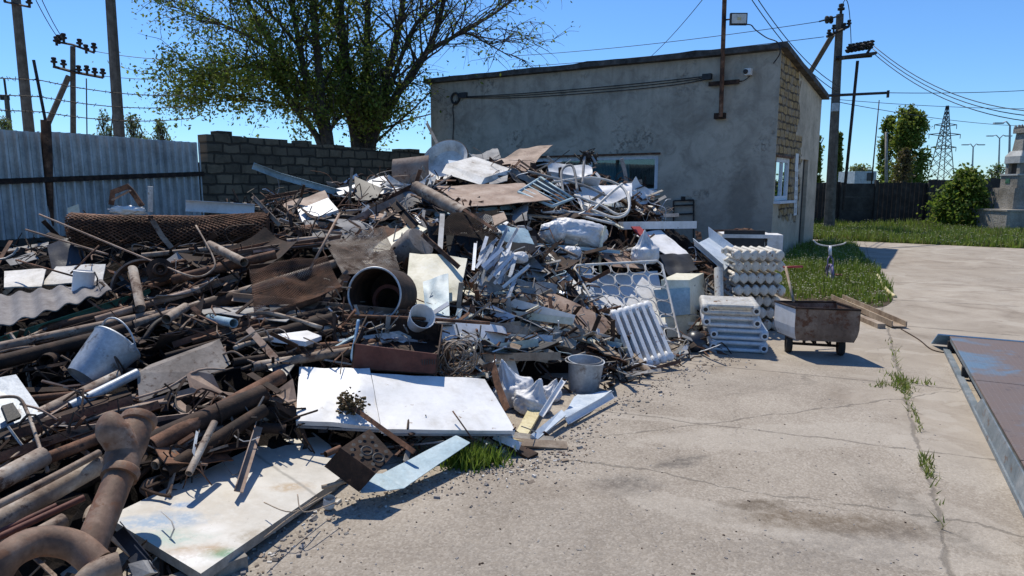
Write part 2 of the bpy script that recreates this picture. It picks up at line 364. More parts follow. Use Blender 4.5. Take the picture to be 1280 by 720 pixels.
STAINS = [((_g(1040, 655), .50, .11, -.18, .45, 2.2, .35), .8, (.115, .082, .05)), ((_g(945, 632), .16, .06, 0, .5, 3, .4), .8, (.10, .075, .05)),
          ((_g(780, 606), .17, .11, .2, .5, 2.5, .6), .75, (.085, .078, .072)), ((_g(850, 578), .16, .07, .4, .6, 3, .4), .75, (.09, .08, .07)),
          ((_g(720, 612), .35, .10, 0, .6, 2, .5), .35, (.17, .13, .095)), ((_g(690, 700), .8, .5, .3, .6, 1, .6), .3, (.13, .12, .11)),
          ((_g(1060, 690), .5, .2, .3, .7, 1.3, .5), .5, (.14, .125, .11)), ((_g(1150, 640), .10, .45, .1, .6, 2, .6), .5, (.13, .115, .095)),
          ((_g(1230, 640), .3, .25, .1, .5, 2, .4), .35, (.20, .165, .13)), ((_g(900, 480), .6, .25, 0, .5, 2, .7), .3, (.17, .15, .125)), ((_g(1140, 330), 1.2, 1.2, 0, .5, 1, .7), .45, (.24, .19, .14))]
SKIMS = [((_g(1000, 545), 1.1, .22, .12, .45, 2.2, .05), .6), ((_g(880, 640), .55, .12, -.5, .5, 2.6, .05), .6), ((_g(1110, 690), .5, .12, -.35, .45, 2.4, .04), .75),
         ((_g(1195, 655), .2, .3, .2, .45, 2.4, .04), .8), ((_g(1180, 575), .25, .45, 0, .45, 2.4, .04), .6), ((_g(780, 520), .7, .08, -.25, .4, 2, .15), .65), ((_g(1172, 520), .10, .14, 0, .4, 3, .1), .7)]
concrete()
def groundmat():
    t = NT('meadow'); P = t.pos()
    c = t.ramp(t.mr(t.noise(P, .5, 8, .7), .3, .7), [(0, (.09, .075, .045)), (.5, (.085, .10, .035)), (1, (.12, .14, .05))])
    t.l(c, t.b.inputs['Base Color']); t.bump(t.noise(P, 12, 6), .6, .05); t.done('meadow', .95, 0, .1)
    t = NT('soil'); P = t.pos()
    c = t.ramp(t.mr(t.noise(P, 3, 8, .7), .3, .7), [(0, (.035, .026, .018)), (.6, (.085, .065, .045)), (1, (.13, .105, .075))])
    t.l(c, t.b.inputs['Base Color']); t.bump(t.noise(P, 18, 6), .8, .04); t.done('soil', .95, 0, .1)
groundmat()
m = MB(); m.add([(-900, -900, 0), (900, -900, 0), (900, 900, 0), (-900, 900, 0)], [(0, 1, 2, 3)])
tag(m.build('ground', 'meadow'), kind='structure')
e0, e1 = G(1010, 299), G(1280, 311); ed = (e1-e0).normalized()
yl, yr = e0-ed*40, e1+ed*20
m = MB(); m.add([(-45, -12, .004), (25, -12, .004), (yr.x, yr.y, .004), (yl.x, yl.y, .004)], [(0, 1, 2, 3)])
tag(m.build('concrete_yard', 'yard_concrete', origin=V((0, 0, 0))), kind='structure')
# soil under the weeds beside the building
wp = [(962, 345), (985, 318), (1010, 303), (1062, 303), (1078, 318), (1098, 338), (1116, 365), (1108, 382), (1075, 384), (1040, 376), (1000, 376), (970, 368)]
wg = catmull([G(x, y, .008) for x, y in wp], 4, True)
m = MB(); m.add(wg, [tuple(range(len(wg)))]); tag(m.build('weed_bed', 'soil', origin=V((0, 0, 0))), kind='structure')

def inside(p, poly):
    r = False; n = len(poly)
    for i in range(n):
        a, b = poly[i], poly[i-1]
        if (a[1] > p[1]) != (b[1] > p[1]) and p[0] < (b[0]-a[0])*(p[1]-a[1])/(b[1]-a[1])+a[0]: r = not r
    return r
def blades(name, label, pts, hmin, hmax, wd, mats, probs, cat='grass', lean=.5, flowers=0.0, fsize=.012):
    rs = np.random.RandomState(len(pts)); P = np.array([tuple(p) for p in pts]); n = len(P)
    h = rs.uniform(hmin, hmax, n)*(P[:, 3] if P.shape[1] > 3 else 1); th = rs.uniform(0, 2*pi, n); l = rs.uniform(0, lean, n)*h; ph = rs.uniform(0, 2*pi, n)
    b = P[:, :3]; dx = np.stack([np.cos(th), np.sin(th), np.zeros(n)], 1)*wd*.5
    tip = b + np.stack([np.cos(ph)*l, np.sin(ph)*l, h], 1)
    vs = np.stack([b-dx, b+dx, tip], 1).reshape(-1, 3); mi = rs.choice(len(mats), n, p=probs)
    if flowers:
        k = np.where(rs.rand(n) < flowers)[0]; q = tip[k]; a = rs.uniform(0, 2*pi, len(k)); rr = fsize
        for j in range(2):
            f = np.stack([q+np.stack([np.cos(a+c)*rr, np.sin(a+c)*rr, np.full(len(k), z)], 1) for c, z in ((j*pi, .0), (j*pi+2.1, .006), (j*pi+4.2, .003))], 1).reshape(-1, 3)
            vs = np.concatenate([vs, f]); mi = np.concatenate([mi, np.full(len(k), len(mats))])
        mats = list(mats)+['petal']
    o = bigmesh(name, vs, None, 3, mats, mi); return tag(o, label, cat, None, 'stuff')
rnd = random.Random(3); pts = []
wpoly = [(p.x, p.y) for p in wg]; xs = [p[0] for p in wpoly]; ys = [p[1] for p in wpoly]
while len(pts) < 13000:
    p = (rnd.uniform(min(xs), max(xs)), rnd.uniform(min(ys), max(ys)))
    if inside(p, wpoly):
        n_ = mnoise.noise(V((p[0]*1.6, p[1]*1.6, 0)))+.5*mnoise.noise(V((p[0]*4, p[1]*4, 0)))
        if n_ < -.42+rnd.gauss(0, .12): continue
        e_ = min(math.hypot(p[0]-a_[0], p[1]-a_[1]) for a_ in wpoly)
        if e_ < .25 and rnd.random() > e_/.25+.1: continue
        k = (.4+1.3*max(0, n_+.3))*(.5+min(.6, e_)); pts.append((p[0], p[1], .005, k))
blades('weeds', 'green weeds with small white flowers beside the building corner', pts, .05, .2, .02, ['grass', 'leaf_fresh', 'grass_dry'], [.5, .42, .08], flowers=.16, fsize=.014)
pts = []
for i in range(60000):
    u = rnd.random(); v = rnd.random()**1.3; e = lerp(e0-ed*4, e1+ed*8, u); p = e + V((-ed.y, ed.x, 0))*(v*14)
    k = .5+1.0*max(0, mnoise.noise(V((p.x*.6, p.y*.6, 4)))+.4); pts.append((p.x, p.y, 0, k))
blades('meadow_grass', 'sunlit rough grass strip in front of the far dark wall', pts, .06, .26, .05, ['grass', 'leaf_fresh', 'grass_dry'], [.55, .2, .25], flowers=.05, fsize=.03)
pts = []
for (a, b, n, sp) in (((1112, 425), (1128, 478), 45, .03), ((1122, 470), (1130, 490), 210, .06), ((1128, 478), (1142, 520), 60, .025), ((1140, 515), (1154, 545), 24, .02),
                      ((1155, 568), (1164, 600), 95, .025), ((1090, 484), (1122, 482), 45, .04), ((1135, 479), (1165, 481), 35, .03), ((1164, 600), (1178, 668), 10, .02)):
    A, B = G(*a), G(*b)
    for i in range(n):
        q = lerp(A, B, rnd.random()); pts.append((q.x+rnd.gauss(0, sp*.6), q.y+rnd.gauss(0, sp), .004, 1))
blades('crack_weeds', 'thin line of weeds growing in the crack across the concrete', pts, .015, .07, .01, ['grass', 'leaf_fresh', 'grass_dry'], [.5, .2, .3], lean=1.2)
pts = []
cg = G(590, 580)
for i in range(900):
    q = cg+V((rnd.gauss(0, .09), rnd.gauss(0, .05), 0)); pts.append((q.x, q.y, .003, 1))
blades('grass_tuft', 'bright green weed tuft at the foot of the heap', pts, .03, .13, .014, ['leaf_fresh', 'grass'], [.7, .3], lean=.9)
# ------------------------------------------------------------------ building
A = V((6.25, 16.4, 0)); B = V((-2.67, 22.95, 0)); C = V((8.85, 20.0, 0))
uF = (B-A).normalized(); nF = V((uF.y, -uF.x, 0)); nF = nF if nF.dot(CAM-A) > 0 else -nF
uR = (C-A).normalized(); nR = V((uR.y, -uR.x, 0)); nR = nR if nR.dot(V((20, 10, 0))-A) > 0 else -nR
D = B+(C-A)
zA, zB, zC = PY(970, 62, A.y).z, PY(541, 104, B.y).z, PY(1018, 124, C.y).z
def onplane(px, py, p0, n, off=0):
    d = ray(px, py); return CAM+d*((p0+n*off-CAM).dot(n)/d.dot(n))
def plastermat(key, base, patch, u, org, lim=False, right=False):
    t = NT(key); P = t.pos()
    sub = t.n('ShaderNodeVectorMath', operation='SUBTRACT'); t.l(P, sub.inputs[0]); sub.inputs[1].default_value = org
    dt = t.n('ShaderNodeVectorMath', operation='DOT_PRODUCT'); t.l(sub.outputs[0], dt.inputs[0]); dt.inputs[1].default_value = u
    sx = t.n('ShaderNodeSeparateXYZ'); t.l(P, sx.inputs[0]); z = sx.outputs[2]; uu = dt.outputs['Value']
    cm = t.n('ShaderNodeCombineXYZ'); t.l(uu, cm.inputs[0]); t.l(z, cm.inputs[1]); c2 = cm.outputs[0]
    mid = t.noise(c2, 1.1, 9, .68, .5); fine = t.noise(c2, 14, 8, .75); patchn = t.noise(c2, 2.6, 8, .7, 1.0)
    c = t.ramp(t.mr(mid, .3, .7), [(0, tuple(x*.62 for x in base)), (.5, base), (1, tuple(x*1.25 for x in base))])
    st = t.n('ShaderNodeMapping'); st.inputs['Scale'].default_value = (1, .1, 1); t.l(c2, st.inputs[0])
    strk = t.math('MULTIPLY', t.mr(t.noise(st.outputs[0], 4, 6), .5, .72), t.mr(z, 2.8, 4.8))
    c = t.mix(t.math('MULTIPLY', strk, .6), c, tuple(x*.45 for x in base))
    c = t.mix(t.mr(patchn, .5, .68, 0, .55), c, tuple(x*.5 for x in base)); c = t.mix(t.mr(z, .4, 2.2, .35, 0), c, tuple(x*.55 for x in base))
    if right:      # plaster fallen off the limestone near the corner and round the window
        bx = t.n('ShaderNodeTexBrick'); wv = t.n('ShaderNodeVectorMath', operation='MULTIPLY_ADD'); nq = t.n('ShaderNodeTexNoise'); nq.inputs['Scale'].default_value = 4; nq.inputs['Detail'].default_value = 5; t.l(c2, nq.inputs['Vector']); t.l(nq.outputs['Color'], wv.inputs[0]); wv.inputs[1].default_value = (.14, .12, 0); t.l(c2, wv.inputs[2]); t.l(wv.outputs[0], bx.inputs['Vector']); bx.inputs['Scale'].default_value = 1; bx.inputs['Brick Width'].default_value = .36; bx.inputs['Row Height'].default_value = .19
        bx.inputs['Mortar Size'].default_value = .026; bx.inputs['Mortar Smooth'].default_value = .3
        bx.inputs['Color1'].default_value = (.56, .385, .175, 1); bx.inputs['Color2'].default_value = (.40, .275, .13, 1); bx.inputs['Mortar'].default_value = (.07, .05, .035, 1)
        nz = t.math('MULTIPLY', t.math('SUBTRACT', t.noise(c2, 1.6, 8, .7), .5), 1.6)
        lim_u = t.mr(t.math('SUBTRACT', t.math('ADD', t.math('ABSOLUTE', t.math('SUBTRACT', uu, .7)), nz), .0), 1.15, 1.2, 1, 0)
        mk = t.math('MULTIPLY', lim_u, t.mr(t.math('ADD', z, nz), 1.9, 2.1))
        w2 = t.mr(t.math('ADD', t.math('MULTIPLY', t.math('ABSOLUTE', t.math('SUBTRACT', uu, 1.5)), 1.0), nz), .9, .95, 1, 0)
        mk = t.math('MAXIMUM', mk, t.math('MULTIPLY', w2, t.math('MULTIPLY', t.mr(t.math('ADD', z, nz), .75, .8), t.mr(z, 2.9, 2.95, 1, 0))))
        bc = t.mix(t.mr(fine, .35, .65, 0, .8), bx.outputs[0], (.10, .07, .04)); bc = t.mix(t.mr(t.noise(c2, 3.1, 6, .7), .48, .62, 0, .7), bc, (.30, .26, .21)); c = t.mix(mk, c, bc)
        hh = t.math('ADD', t.math('MULTIPLY', mk, -.8), t.math('MULTIPLY', t.math('MULTIPLY', bx.outputs[1], mk), -.7))
    else:
        c = t.mix(t.math('MULTIPLY', spot(t, c2, (.75, 1.2), .33, 1.0, 0, .5, 1.2, .25), .55), c, tuple(x*.42 for x in base))
        c = t.mix(t.math('MULTIPLY', t.mr(line_d(t, c2, V((0, 0, 0)), V((10, 0, 0)), .5, .8), .2, 1.3, 1, 0), .4), c, tuple(x*.5 for x in base))
        # spalled areas where the rubble shows through as dark pits
        vo = t.n('ShaderNodeTexVoronoi'); vo.inputs['Scale'].default_value = 9; t.l(c2, vo.inputs['Vector'])
        sp = t.math('MULTIPLY', t.mr(t.noise(c2, .55, 5, .6), .53, .62), t.mr(t.noise(c2, 7, 8, .75), .5, .62))
        c = t.mix(t.math('MULTIPLY', sp, .75), c, tuple(x*.35 for x in base)); hh = t.math('MULTIPLY', sp, -.8)
        lt = t.mr(t.noise(c2, .5, 4, .5), .55, .7, 0, .4); c = t.mix(lt, c, tuple(x*1.35 for x in base))
    c = t.mix(t.mr(fine, .6, .8, 0, .6), c, tuple(x*.4 for x in base)); c = t.mix(t.mr(fine, .2, .4, .4, 0), c, tuple(x*1.5 for x in base))
    t.l(c, t.b.inputs['Base Color'])
    t.bump(t.math('ADD', hh, t.math('ADD', t.math('MULTIPLY', fine, .5), t.math('MULTIPLY', mid, .5))), .7, .035); t.done(key, .95, 0, .2)
plastermat('plaster_front', (.44, .385, .31), None, uF, A)
plastermat('plaster_side', (.54, .455, .345), None, uR, A, right=True)
def blockmat(key, cols, mort, bw, rh, u, org, ms=.02):
    t = NT(key); P = t.pos()
    sub = t.n('ShaderNodeVectorMath', operation='SUBTRACT'); t.l(P, sub.inputs[0]); sub.inputs[1].default_value = org
    dt = t.n('ShaderNodeVectorMath', operation='DOT_PRODUCT'); t.l(sub.outputs[0], dt.inputs[0]); dt.inputs[1].default_value = u
    sx = t.n('ShaderNodeSeparateXYZ'); t.l(P, sx.inputs[0]); cm = t.n('ShaderNodeCombineXYZ'); t.l(dt.outputs['Value'], cm.inputs[0]); t.l(sx.outputs[2], cm.inputs[1]); c2 = cm.outputs[0]
    bx = t.n('ShaderNodeTexBrick'); wv = t.n('ShaderNodeVectorMath', operation='MULTIPLY_ADD'); nz = t.n('ShaderNodeTexNoise'); nz.inputs['Scale'].default_value = 3.2; nz.inputs['Detail'].default_value = 5; t.l(c2, nz.inputs['Vector']); t.l(nz.outputs['Color'], wv.inputs[0]); wv.inputs[1].default_value = (.16, .13, 0); t.l(c2, wv.inputs[2]); t.l(wv.outputs[0], bx.inputs['Vector']); bx.inputs['Scale'].default_value = 1; bx.inputs['Brick Width'].default_value = bw; bx.inputs['Row Height'].default_value = rh
    bx.inputs['Mortar Size'].default_value = ms; bx.inputs['Mortar Smooth'].default_value = .4; bx.inputs['Bias'].default_value = 0
    bx.inputs['Color1'].default_value = (*cols[0], 1); bx.inputs['Color2'].default_value = (*cols[1], 1); bx.inputs['Mortar'].default_value = (*mort, 1)
    f = t.noise(c2, 2.2, 9, .75); fine = t.noise(c2, 18, 7, .75)
    c = t.mix(t.mr(f, .45, .7, 0, .8), bx.outputs[0], tuple(x*.4 for x in cols[1])); c = t.mix(t.mr(fine, .55, .8, 0, .6), c, tuple(x*.4 for x in cols[0]))
    t.l(c, t.b.inputs['Base Color']); t.bump(t.math('ADD', t.math('MULTIPLY', bx.outputs[1], -1.0), t.math('ADD', t.math('MULTIPLY', fine, .5), f)), .8, .03); t.done(key, .95, 0, .15)

surf('bitumen', [(0, (.03, .028, .026)), (.5, (.075, .07, .065)), (1, (.14, .13, .12))], 4, .95, 0, .6, .02)
def glassmat():
    t = NT('window_glass'); P = t.pos(); gl = t.n('ShaderNodeBsdfGlossy'); gl.inputs['Roughness'].default_value = .02; gl.inputs[0].default_value = (.8, .9, .95, 1)
    tr = t.n('ShaderNodeBsdfTransparent'); tr.inputs[0].default_value = (.62, .78, .80, 1)
    fr = t.n('ShaderNodeFresnel'); fr.inputs[0].default_value = 1.5
    mx = t.n('ShaderNodeMixShader'); t.l(t.math('ADD', fr.outputs[0], .05), mx.inputs[0]); t.l(tr.outputs[0], mx.inputs[1]); t.l(gl.outputs[0], mx.inputs[2]); t.l(mx.outputs[0], t.out.inputs[0])
    MATS['window_glass'] = t.m
glassmat()
surf('curtain', [(0, (.25, .4, .48)), (1, (.45, .58, .64))], 3, .8, 0, .1)
surf('frame_white', [(0, (.5, .52, .55)), (1, (.72, .74, .76))], 6, .6, 0, .2, spots=(.2, .11, .06), spot_scale=12, spot_lo=.62, spot_hi=.68)
bld = thing('utility_building', 'grey plastered flat roofed building behind the scrap heap', 'building', A)
def holed(org, u, n, L, ztop, holes, depth, mat):
    """wall face with real openings; ztop(u) is the top"""
    us = sorted({0.0, L, *[h[0] for h in holes], *[h[1] for h in holes]}); zs = sorted({0.0, *[h[2] for h in holes], *[h[3] for h in holes]})
    m = MB(); P = lambda a, z: org+u*a+V((0, 0, z))
    for i in range(len(us)-1):
        for j in range(len(zs)):
            a0, a1 = us[i], us[i+1]; top = j == len(zs)-1
            z0 = zs[j]; z1a, z1b = (ztop(a0), ztop(a1)) if top else (zs[j+1], zs[j+1])
            if any(h[0] <= a0+1e-6 and h[1] >= a1-1e-6 and h[2] <= z0+1e-6 and h[3] >= min(z1a, z1b)-1e-6 for h in holes): continue
            m.add([P(a0, z0), P(a1, z0), P(a1, z1b), P(a0, z1a)], [(0, 1, 2, 3)])
    for h in holes:
        q = [P(h[0], h[2]), P(h[1], h[2]), P(h[1], h[3]), P(h[0], h[3])]; r = [x-n*depth for x in q]
        m.add(q+r, [(i, (i+1) % 4, (i+1) % 4+4, i+4) for i in range(4)])
    return m.build('wall', mat, bld)
LF, LR = (B-A).length, (C-A).length
def uv(px, py, p0, n, u): q = onplane(px, py, p0, n); return (q-p0).dot(u), q.z
fu0, fz1 = uv(823, 193, A, nF, uF); fz0 = uv(822, 241, A, nF, uF)[1]; fu1 = uv(655, 204, A, nF, uF)[0]
ru0, rz1 = uv(971, 196, A, nR, uR); ru1 = uv(989, 200, A, nR, uR)[0]; rz0 = uv(972, 251, A, nR, uR)[1]
du0 = uv(1001, 250, A, nR, uR)[0]; du1 = uv(1007.5, 250, A, nR, uR)[0]
holed(A, uF, nF, LF, lambda a: lerp(zA, zB, a/LF), [(fu0, fu1, fz0, fz1)], .28, 'plaster_front')
holed(A, uR, nR, LR, lambda a: lerp(zA, zC, a/LR), [(ru0, ru1, rz0, rz1), (du0, du1, .05, 2.35)], .3, 'plaster_side')
m = MB(); zD = zB+zC-zA
m.add([B, D, D+V((0, 0, zD)), B+V((0, 0, zB)), C, C+V((0, 0, zC))], [(0, 1, 2, 3), (1, 4, 5, 2)]); m.build('wall', 'plaster_front', bld)
q = [A+V((0, 0, zA)), B+V((0, 0, zB)), D+V((0, 0, zD)), C+V((0, 0, zC))]
ov = [(nF+nR)*.16, (nF-nR)*.16, (-nF-nR)*.16, (nR-nF)*.16]
m = MB(); NS = 26
edge = [[], []]
loopq = [q[i]+ov[i] for i in range(4)]
ring = []
for i in range(4):
    for k in range(NS):
        p = lerp(loopq[i], loopq[(i+1) % 4], k/NS); ring.append(p+V((0, 0, mnoise.noise(p*1.7)*.025)))
N_ = len(ring)
top = [p+V((0, 0, .13+.03*mnoise.noise(p*2.3+V((9, 0, 0))))) for p in ring]
m.add(ring+top, [tuple(range(N_))[::-1], tuple(range(N_, 2*N_))]+[(i, (i+1) % N_, (i+1) % N_+N_, i+N_) for i in range(N_)])
m.build('roof', 'bitumen', bld)
def window(org, u, n, a0, a1, z0, z1, cols, name='window'):
    P = lambda a, z, d=.1: org+u*a+V((0, 0, z))-n*d
    M = Matrix((u, n, V((0, 0, 1)))).transposed().to_3x3()
    fr = MB(); t_ = .11
    for (a, b, c, d) in ((a0, a1, z0, z0+t_), (a0, a1, z1-t_, z1), (a0, a0+t_, z0+t_, z1-t_), (a1-t_, a1, z0+t_, z1-t_), *[(x-.035, x+.035, z0+t_, z1-t_) for x in cols]):
        fr.box(P((a+b)/2, (c+d)/2, .08), (b-a, .08, d-c), M)
    o = fr.build(name, 'frame_white', bld)
    g = MB(); g.box(P((a0+a1)/2, (z0+z1)/2, .085), (a1-a0-.1, .012, z1-z0-.1), M); g.build('pane', 'window_glass', o)
    c = MB()
    for k in range(9):
        s0 = a0+(a1-a0)*(.28+.045*k); c.box(P(s0, (z0+z1)/2, .55+.03*(k % 2)), ((a1-a0)*.047, .02, z1-z0), M)
    c.build('curtain', 'curtain', o)
    sl_ = MB(); sl_.box(P((a0+a1)/2, z0-.035, -.03), (a1-a0+.16, .26, .06), M); sl_.build('sill', 'frame_white', o)
    rl = MB(); rl.box(P((a0+a1)/2, z1+.025, -.015), (a1-a0+.12, .07, .05), M); rl.build('lintel_strip', 'rust', o)
    return o
window(A, uF, nF, fu0, fu1, fz0, fz1, [uv(737, 220, A, nF, uF)[0]])
window(A, uR, nR, ru0, ru1, rz0, rz1, [(ru0*.45+ru1*.55)])
M3R = Matrix((uR, nR, V((0, 0, 1)))).transposed().to_3x3(); M3F = Matrix((uF, nF, V((0, 0, 1)))).transposed().to_3x3()
m = MB(); m.box(A+uR*((du0+du1)/2)-nR*.12+V((0, 0, 1.2)), (du1-du0-.004, .05, 2.29), M3R); d_ = m.build('door', 'black', bld)
m = MB(); m.box(A+uR*(du0+.15)-nR*.07+V((0, 0, 1.1)), (.12, .05, .03), M3R); m.build('handle', 'iron', d_)
blockmat('infill_blocks', ((.20, .17, .13), (.13, .115, .095)), (.05, .045, .04), .4, .2, uF, A)
m = MB(); pa = onplane(785, 249, A, nF); pb = onplane(820, 249, A, nF); pz = onplane(785, 285, A, nF).z
m.box((pa+pb)/2*1.0+V((0, 0, (pz-pa.z)/2-.02))+nF*.004, ((pa-pb).length, .03, pa.z-pz), M3F); m.build('block_infill', 'infill_blocks', bld)
# papers on the side wall
pl = [(203, 'blank white notice sheet on the side wall, highest of the column'), (218, 'white notice sheet on the side wall, second from top'), (230, 'white notice sheet on the side wall, third from top'),
      (241, 'white notice sheet on the side wall, fourth from top'), (252, 'white notice sheet on the side wall, second from bottom'), (263, 'white notice sheet on the side wall, lowest of the column')]
surf('paper', [(0, (.62, .62, .60)), (1, (.75, .75, .73))], 8, .8, 0, .05); surf('paper_grey', [(0, (.40, .39, .37)), (1, (.5, .49, .47))], 8, .8, 0, .05)
for i, (y, lb) in enumerate(pl):
    q = onplane(996-.35*(i), y, A, nR, .012); h = .26 if i else .45
    m = MB().use('paper'); m.box(q, (.3, .008, h), M3R)
    if i: m.use('paper_grey'); m.box(q+nR*.005, (.2, .004, h*.55), M3R)
    tag(m.build('notice_sheet'), lb, 'notice', 'notices on the side wall')
# mast with floodlight and security camera
mast = thing('light_mast', 'rusty steel mast fixed to the front wall of the building', 'mast', onplane(901, 148, A, nF, .14))
p0, p1 = onplane(901, 146, A, nF, .14), onplane(904.5, 36, A, nF, .14); p2 = p0+(p1-p0)*1.9
m = MB(); m.tube([p0, p2], .055, 10); m.build('pole', 'rust', mast)
m = MB(); a_, b_ = onplane(886, 105.5, A, nF, .07), onplane(924, 101.5, A, nF, .07); m.box((a_+b_)/2, ((a_-b_).length, .06, .1), M3F); m.build('crossbar', 'rust_dark', mast)
m = MB(); m.box(onplane(900, 145, A, nF, .07), (.26, .14, .14), M3F); m.build('wall_bracket', 'rust_dark', mast)
fl = thing('floodlight', 'square white floodlight on the mast above the roof', 'floodlight', onplane(923, 24, A, nF, .2))
M_ = Matrix.Rotation(.12, 3, 'X') ; fc = onplane(923, 24, A, nF, .22)
m = MB(); m.box(fc, (.40, .08, .27)); m.build('housing', 'black', fl)
m = MB(); m.box(fc+V((0, -.05, 0)), (.34, .02, .21)); m.build('lens', 'glazed', fl)
m = MB(); m.box(fc+V((0, -.064, 0)), (.09, .01, .06)); m.build('led_chip', 'yellow', fl)
m = MB(); m.tube([fc+V((-.19, 0, 0)), onplane(906, 25, A, nF, .16)], .02, 6); m.build('arm', 'iron', fl)
cc = onplane(936, 90, A, nF, .1)
t_ = thing('security_camera', 'small white security camera on the wall near the roof corner', 'camera', cc)
m = MB(); m.box(cc+nF*.02, (.14, .16, .15), M3F); m.build('housing', 'white', t_)
m = MB(); m.lathe([(0, .05), (.04, .05), (.055, 0), (.055, -.04)], cc+nF*.13+uF*.04, nF, 12); m.build('lens', 'black', t_)
def cable(name, label, cat, pts, r=.012, mat='black', group=None, n=6, sm=5):
    m = MB(); m.tube(catmull(pts, sm), r, n); return tag(m.build(name, mat, smooth=180), label, cat, group)
W_ = lambda x, y, o=.03: onplane(x, y, A, nF, o)
cable('power_cable', 'black cable looping from the floodlight over the roof edge', 'cable', [W_(925, 31, .2), W_(938, 31, .25), W_(944, 37, .25), W_(958, 47, .3), W_(972, 53, .36), W_(975, 66, .36), W_(967, 79, .06)], .014)
cable('camera_cable', 'short dark cable between the mast and the security camera', 'cable', [W_(924, 102), W_(931, 100), W_(937, 95), W_(938, 92)], .01)
for i, (dy, lb) in enumerate(((0, 'uppermost black wire stretched along the front wall'), (3, 'middle black wire stretched along the front wall'), (6.5, 'lowest black wire stretched along the front wall'))):
    cable('wall_wire', lb, 'wire', [W_(578, 121+dy*.2), W_(650, 117+dy*.75), W_(760, 108+dy), W_(840, 100+dy), W_(884, 95+dy*.6)], .011, group='wires along the front wall')
cable('wire_tail', 'black wire hanging down the left end of the front wall', 'wire', [W_(570, 126), W_(566, 134), W_(567, 150), W_(566, 176), W_(566, 200)], .014)
rg = MB(); c0 = W_(569, 123, .05); rg.tube([c0+uF*(.16*cos(a))+V((0, 0, .16*sin(a))) for a in np.linspace(0, 2*pi, 20, endpoint=False)], .035, 6, loop=True)
tag(rg.build('wire_coil', 'black', smooth=180), 'black ring of coiled cable at the left of the front wall', 'cable')
m = MB(); m.box(W_(579, 119, .06), (.28, .1, .16), M3F); tag(m.build('junction_box', 'dark_plastic'), 'small black clamp box where the wall wires end at left', 'box')
m = MB(); m.box(W_(884, 96, .08), (.22, .12, .14), M3F); tag(m.build('junction_box', 'black'), 'small black clamp box where the wall wires meet the mast', 'box')
m = MB()
for a_, b_ in (((842, 251), (842, 300)), ((867, 250), (867, 300)), ((842, 251), (867, 250)), ((842, 257), (867, 256)), ((842, 268), (867, 267))): m.tube([W_(*a_, .06), W_(*b_, .06)], .022, 6)
m.box(W_(854, 248, .06), (.1, .05, .1), M3F); tag(m.build('steel_hoop', 'iron'), 'thin dark steel frame fixed low on the front wall', 'frame')
# ------------------------------------------------------------------ steel fence and block wall on the left
F0, F1 = V((-9.35, 12.4, 0)), V((-7.5, 16.6, 0)); fd = (F1-F0).normalized(); fn = V((fd.y, -fd.x, 0)); F00 = F0-fd*6
fz = lambda px, py, Y: PY(px, py, Y).z
zt0, zt1 = fz(0, 160, 12.4), fz(245, 178, 16.5); ztop = lambda s: lerp(zt0, zt1, (s-6)/(F1-F0).length)
surf('fence_steel', [(0, (.44, .42, .385)), (.5, (.60, .575, .535)), (1, (.74, .715, .67))], 2.2, .5, .25, .1, spots=(.32, .36, .38), spot_scale=5, spot_lo=.6, spot_hi=.75, streak=(.30, .35, .38))
fen = thing('steel_fence', 'blue grey corrugated steel fence with a rusty rail', 'fence', F00)
LFn = (F1-F00).length; prof = []; s = 0
while s < LFn:
    for ds, o in ((0, 0), (.008, .10), (.045, .10), (.053, 0), (.11, 0), (.116, .012), (.135, .012), (.141, 0)): prof.append((s+ds, o))
    s += .20
vs = []; fs = []
PX_ = [(a, o) for a, o in prof if a <= LFn]
for a, o in PX_:
    jig = mnoise.noise(V((int(a/1.0)*3.1, 0, 0)))*.03
    vs += [F00+fd*a+fn*o+V((0, 0, .62)), F00+fd*a+fn*(o+.01*mnoise.noise(V((a, 1, 0))))+V((0, 0, 1.7)), F00+fd*a+fn*o+V((0, 0, ztop(a)+jig))]
for i in range(len(PX_)-1): fs += [(3*i, 3*i+3, 3*i+4, 3*i+1), (3*i+1, 3*i+4, 3*i+5, 3*i+2)]
m = MB(); m.add(vs, fs); m.build('corrugated_sheet', 'fence_steel', fen)
for k in range(6):
    m = MB(); m.sweep([F00+fd*(1.3+k*1.85)+fn*.05+V((0, 0, .64)), F00+fd*(1.3+k*1.85)+fn*.05+V((0, 0, ztop(1.3+k*1.85)))], [(-.02, -.008), (.02, -.008), (.02, .008), (-.02, .008)], up=fn); m.build('lap_seam', 'fence_steel', fen)

M3f = Matrix((fd, fn, V((0, 0, 1)))).transposed().to_3x3()
rz_ = lambda s: lerp(fz(0, 227, 12.4), fz(245, 217, 16.5), (s-6)/(F1-F0).length)
m = MB(); m.sweep([F00+fn*.1+V((0, 0, rz_(0))), F1+fn*.1+V((0, 0, rz_(LFn)))], [(-.03, -.05), (.03, -.05), (.03, .05), (-.03, .05)]); m.build('rail', 'rust_dark', fen)
blockmat('plinth_blocks', ((.10, .085, .065), (.07, .06, .05)), (.03, .027, .022), .6, .3, fd, F00)
m = MB(); m.box((F00+F1)/2+V((0, 0, .34)), (LFn, .3, .66), M3f); m.build('plinth', 'plinth_blocks', fen)
pb = PY(64, 290, 13.35); pt = PY(57, 150, 13.2)
m = MB(); m.tube([pb+(pb-pt)*.6, pt], .085, 10); m.build('post', 'rust', fen)
m = MB(); m.tube([pt+V((0, .0, -.05)), PY(42, 75, 13.2)], .03, 6); m.build('wire_bracket', 'iron', fen)
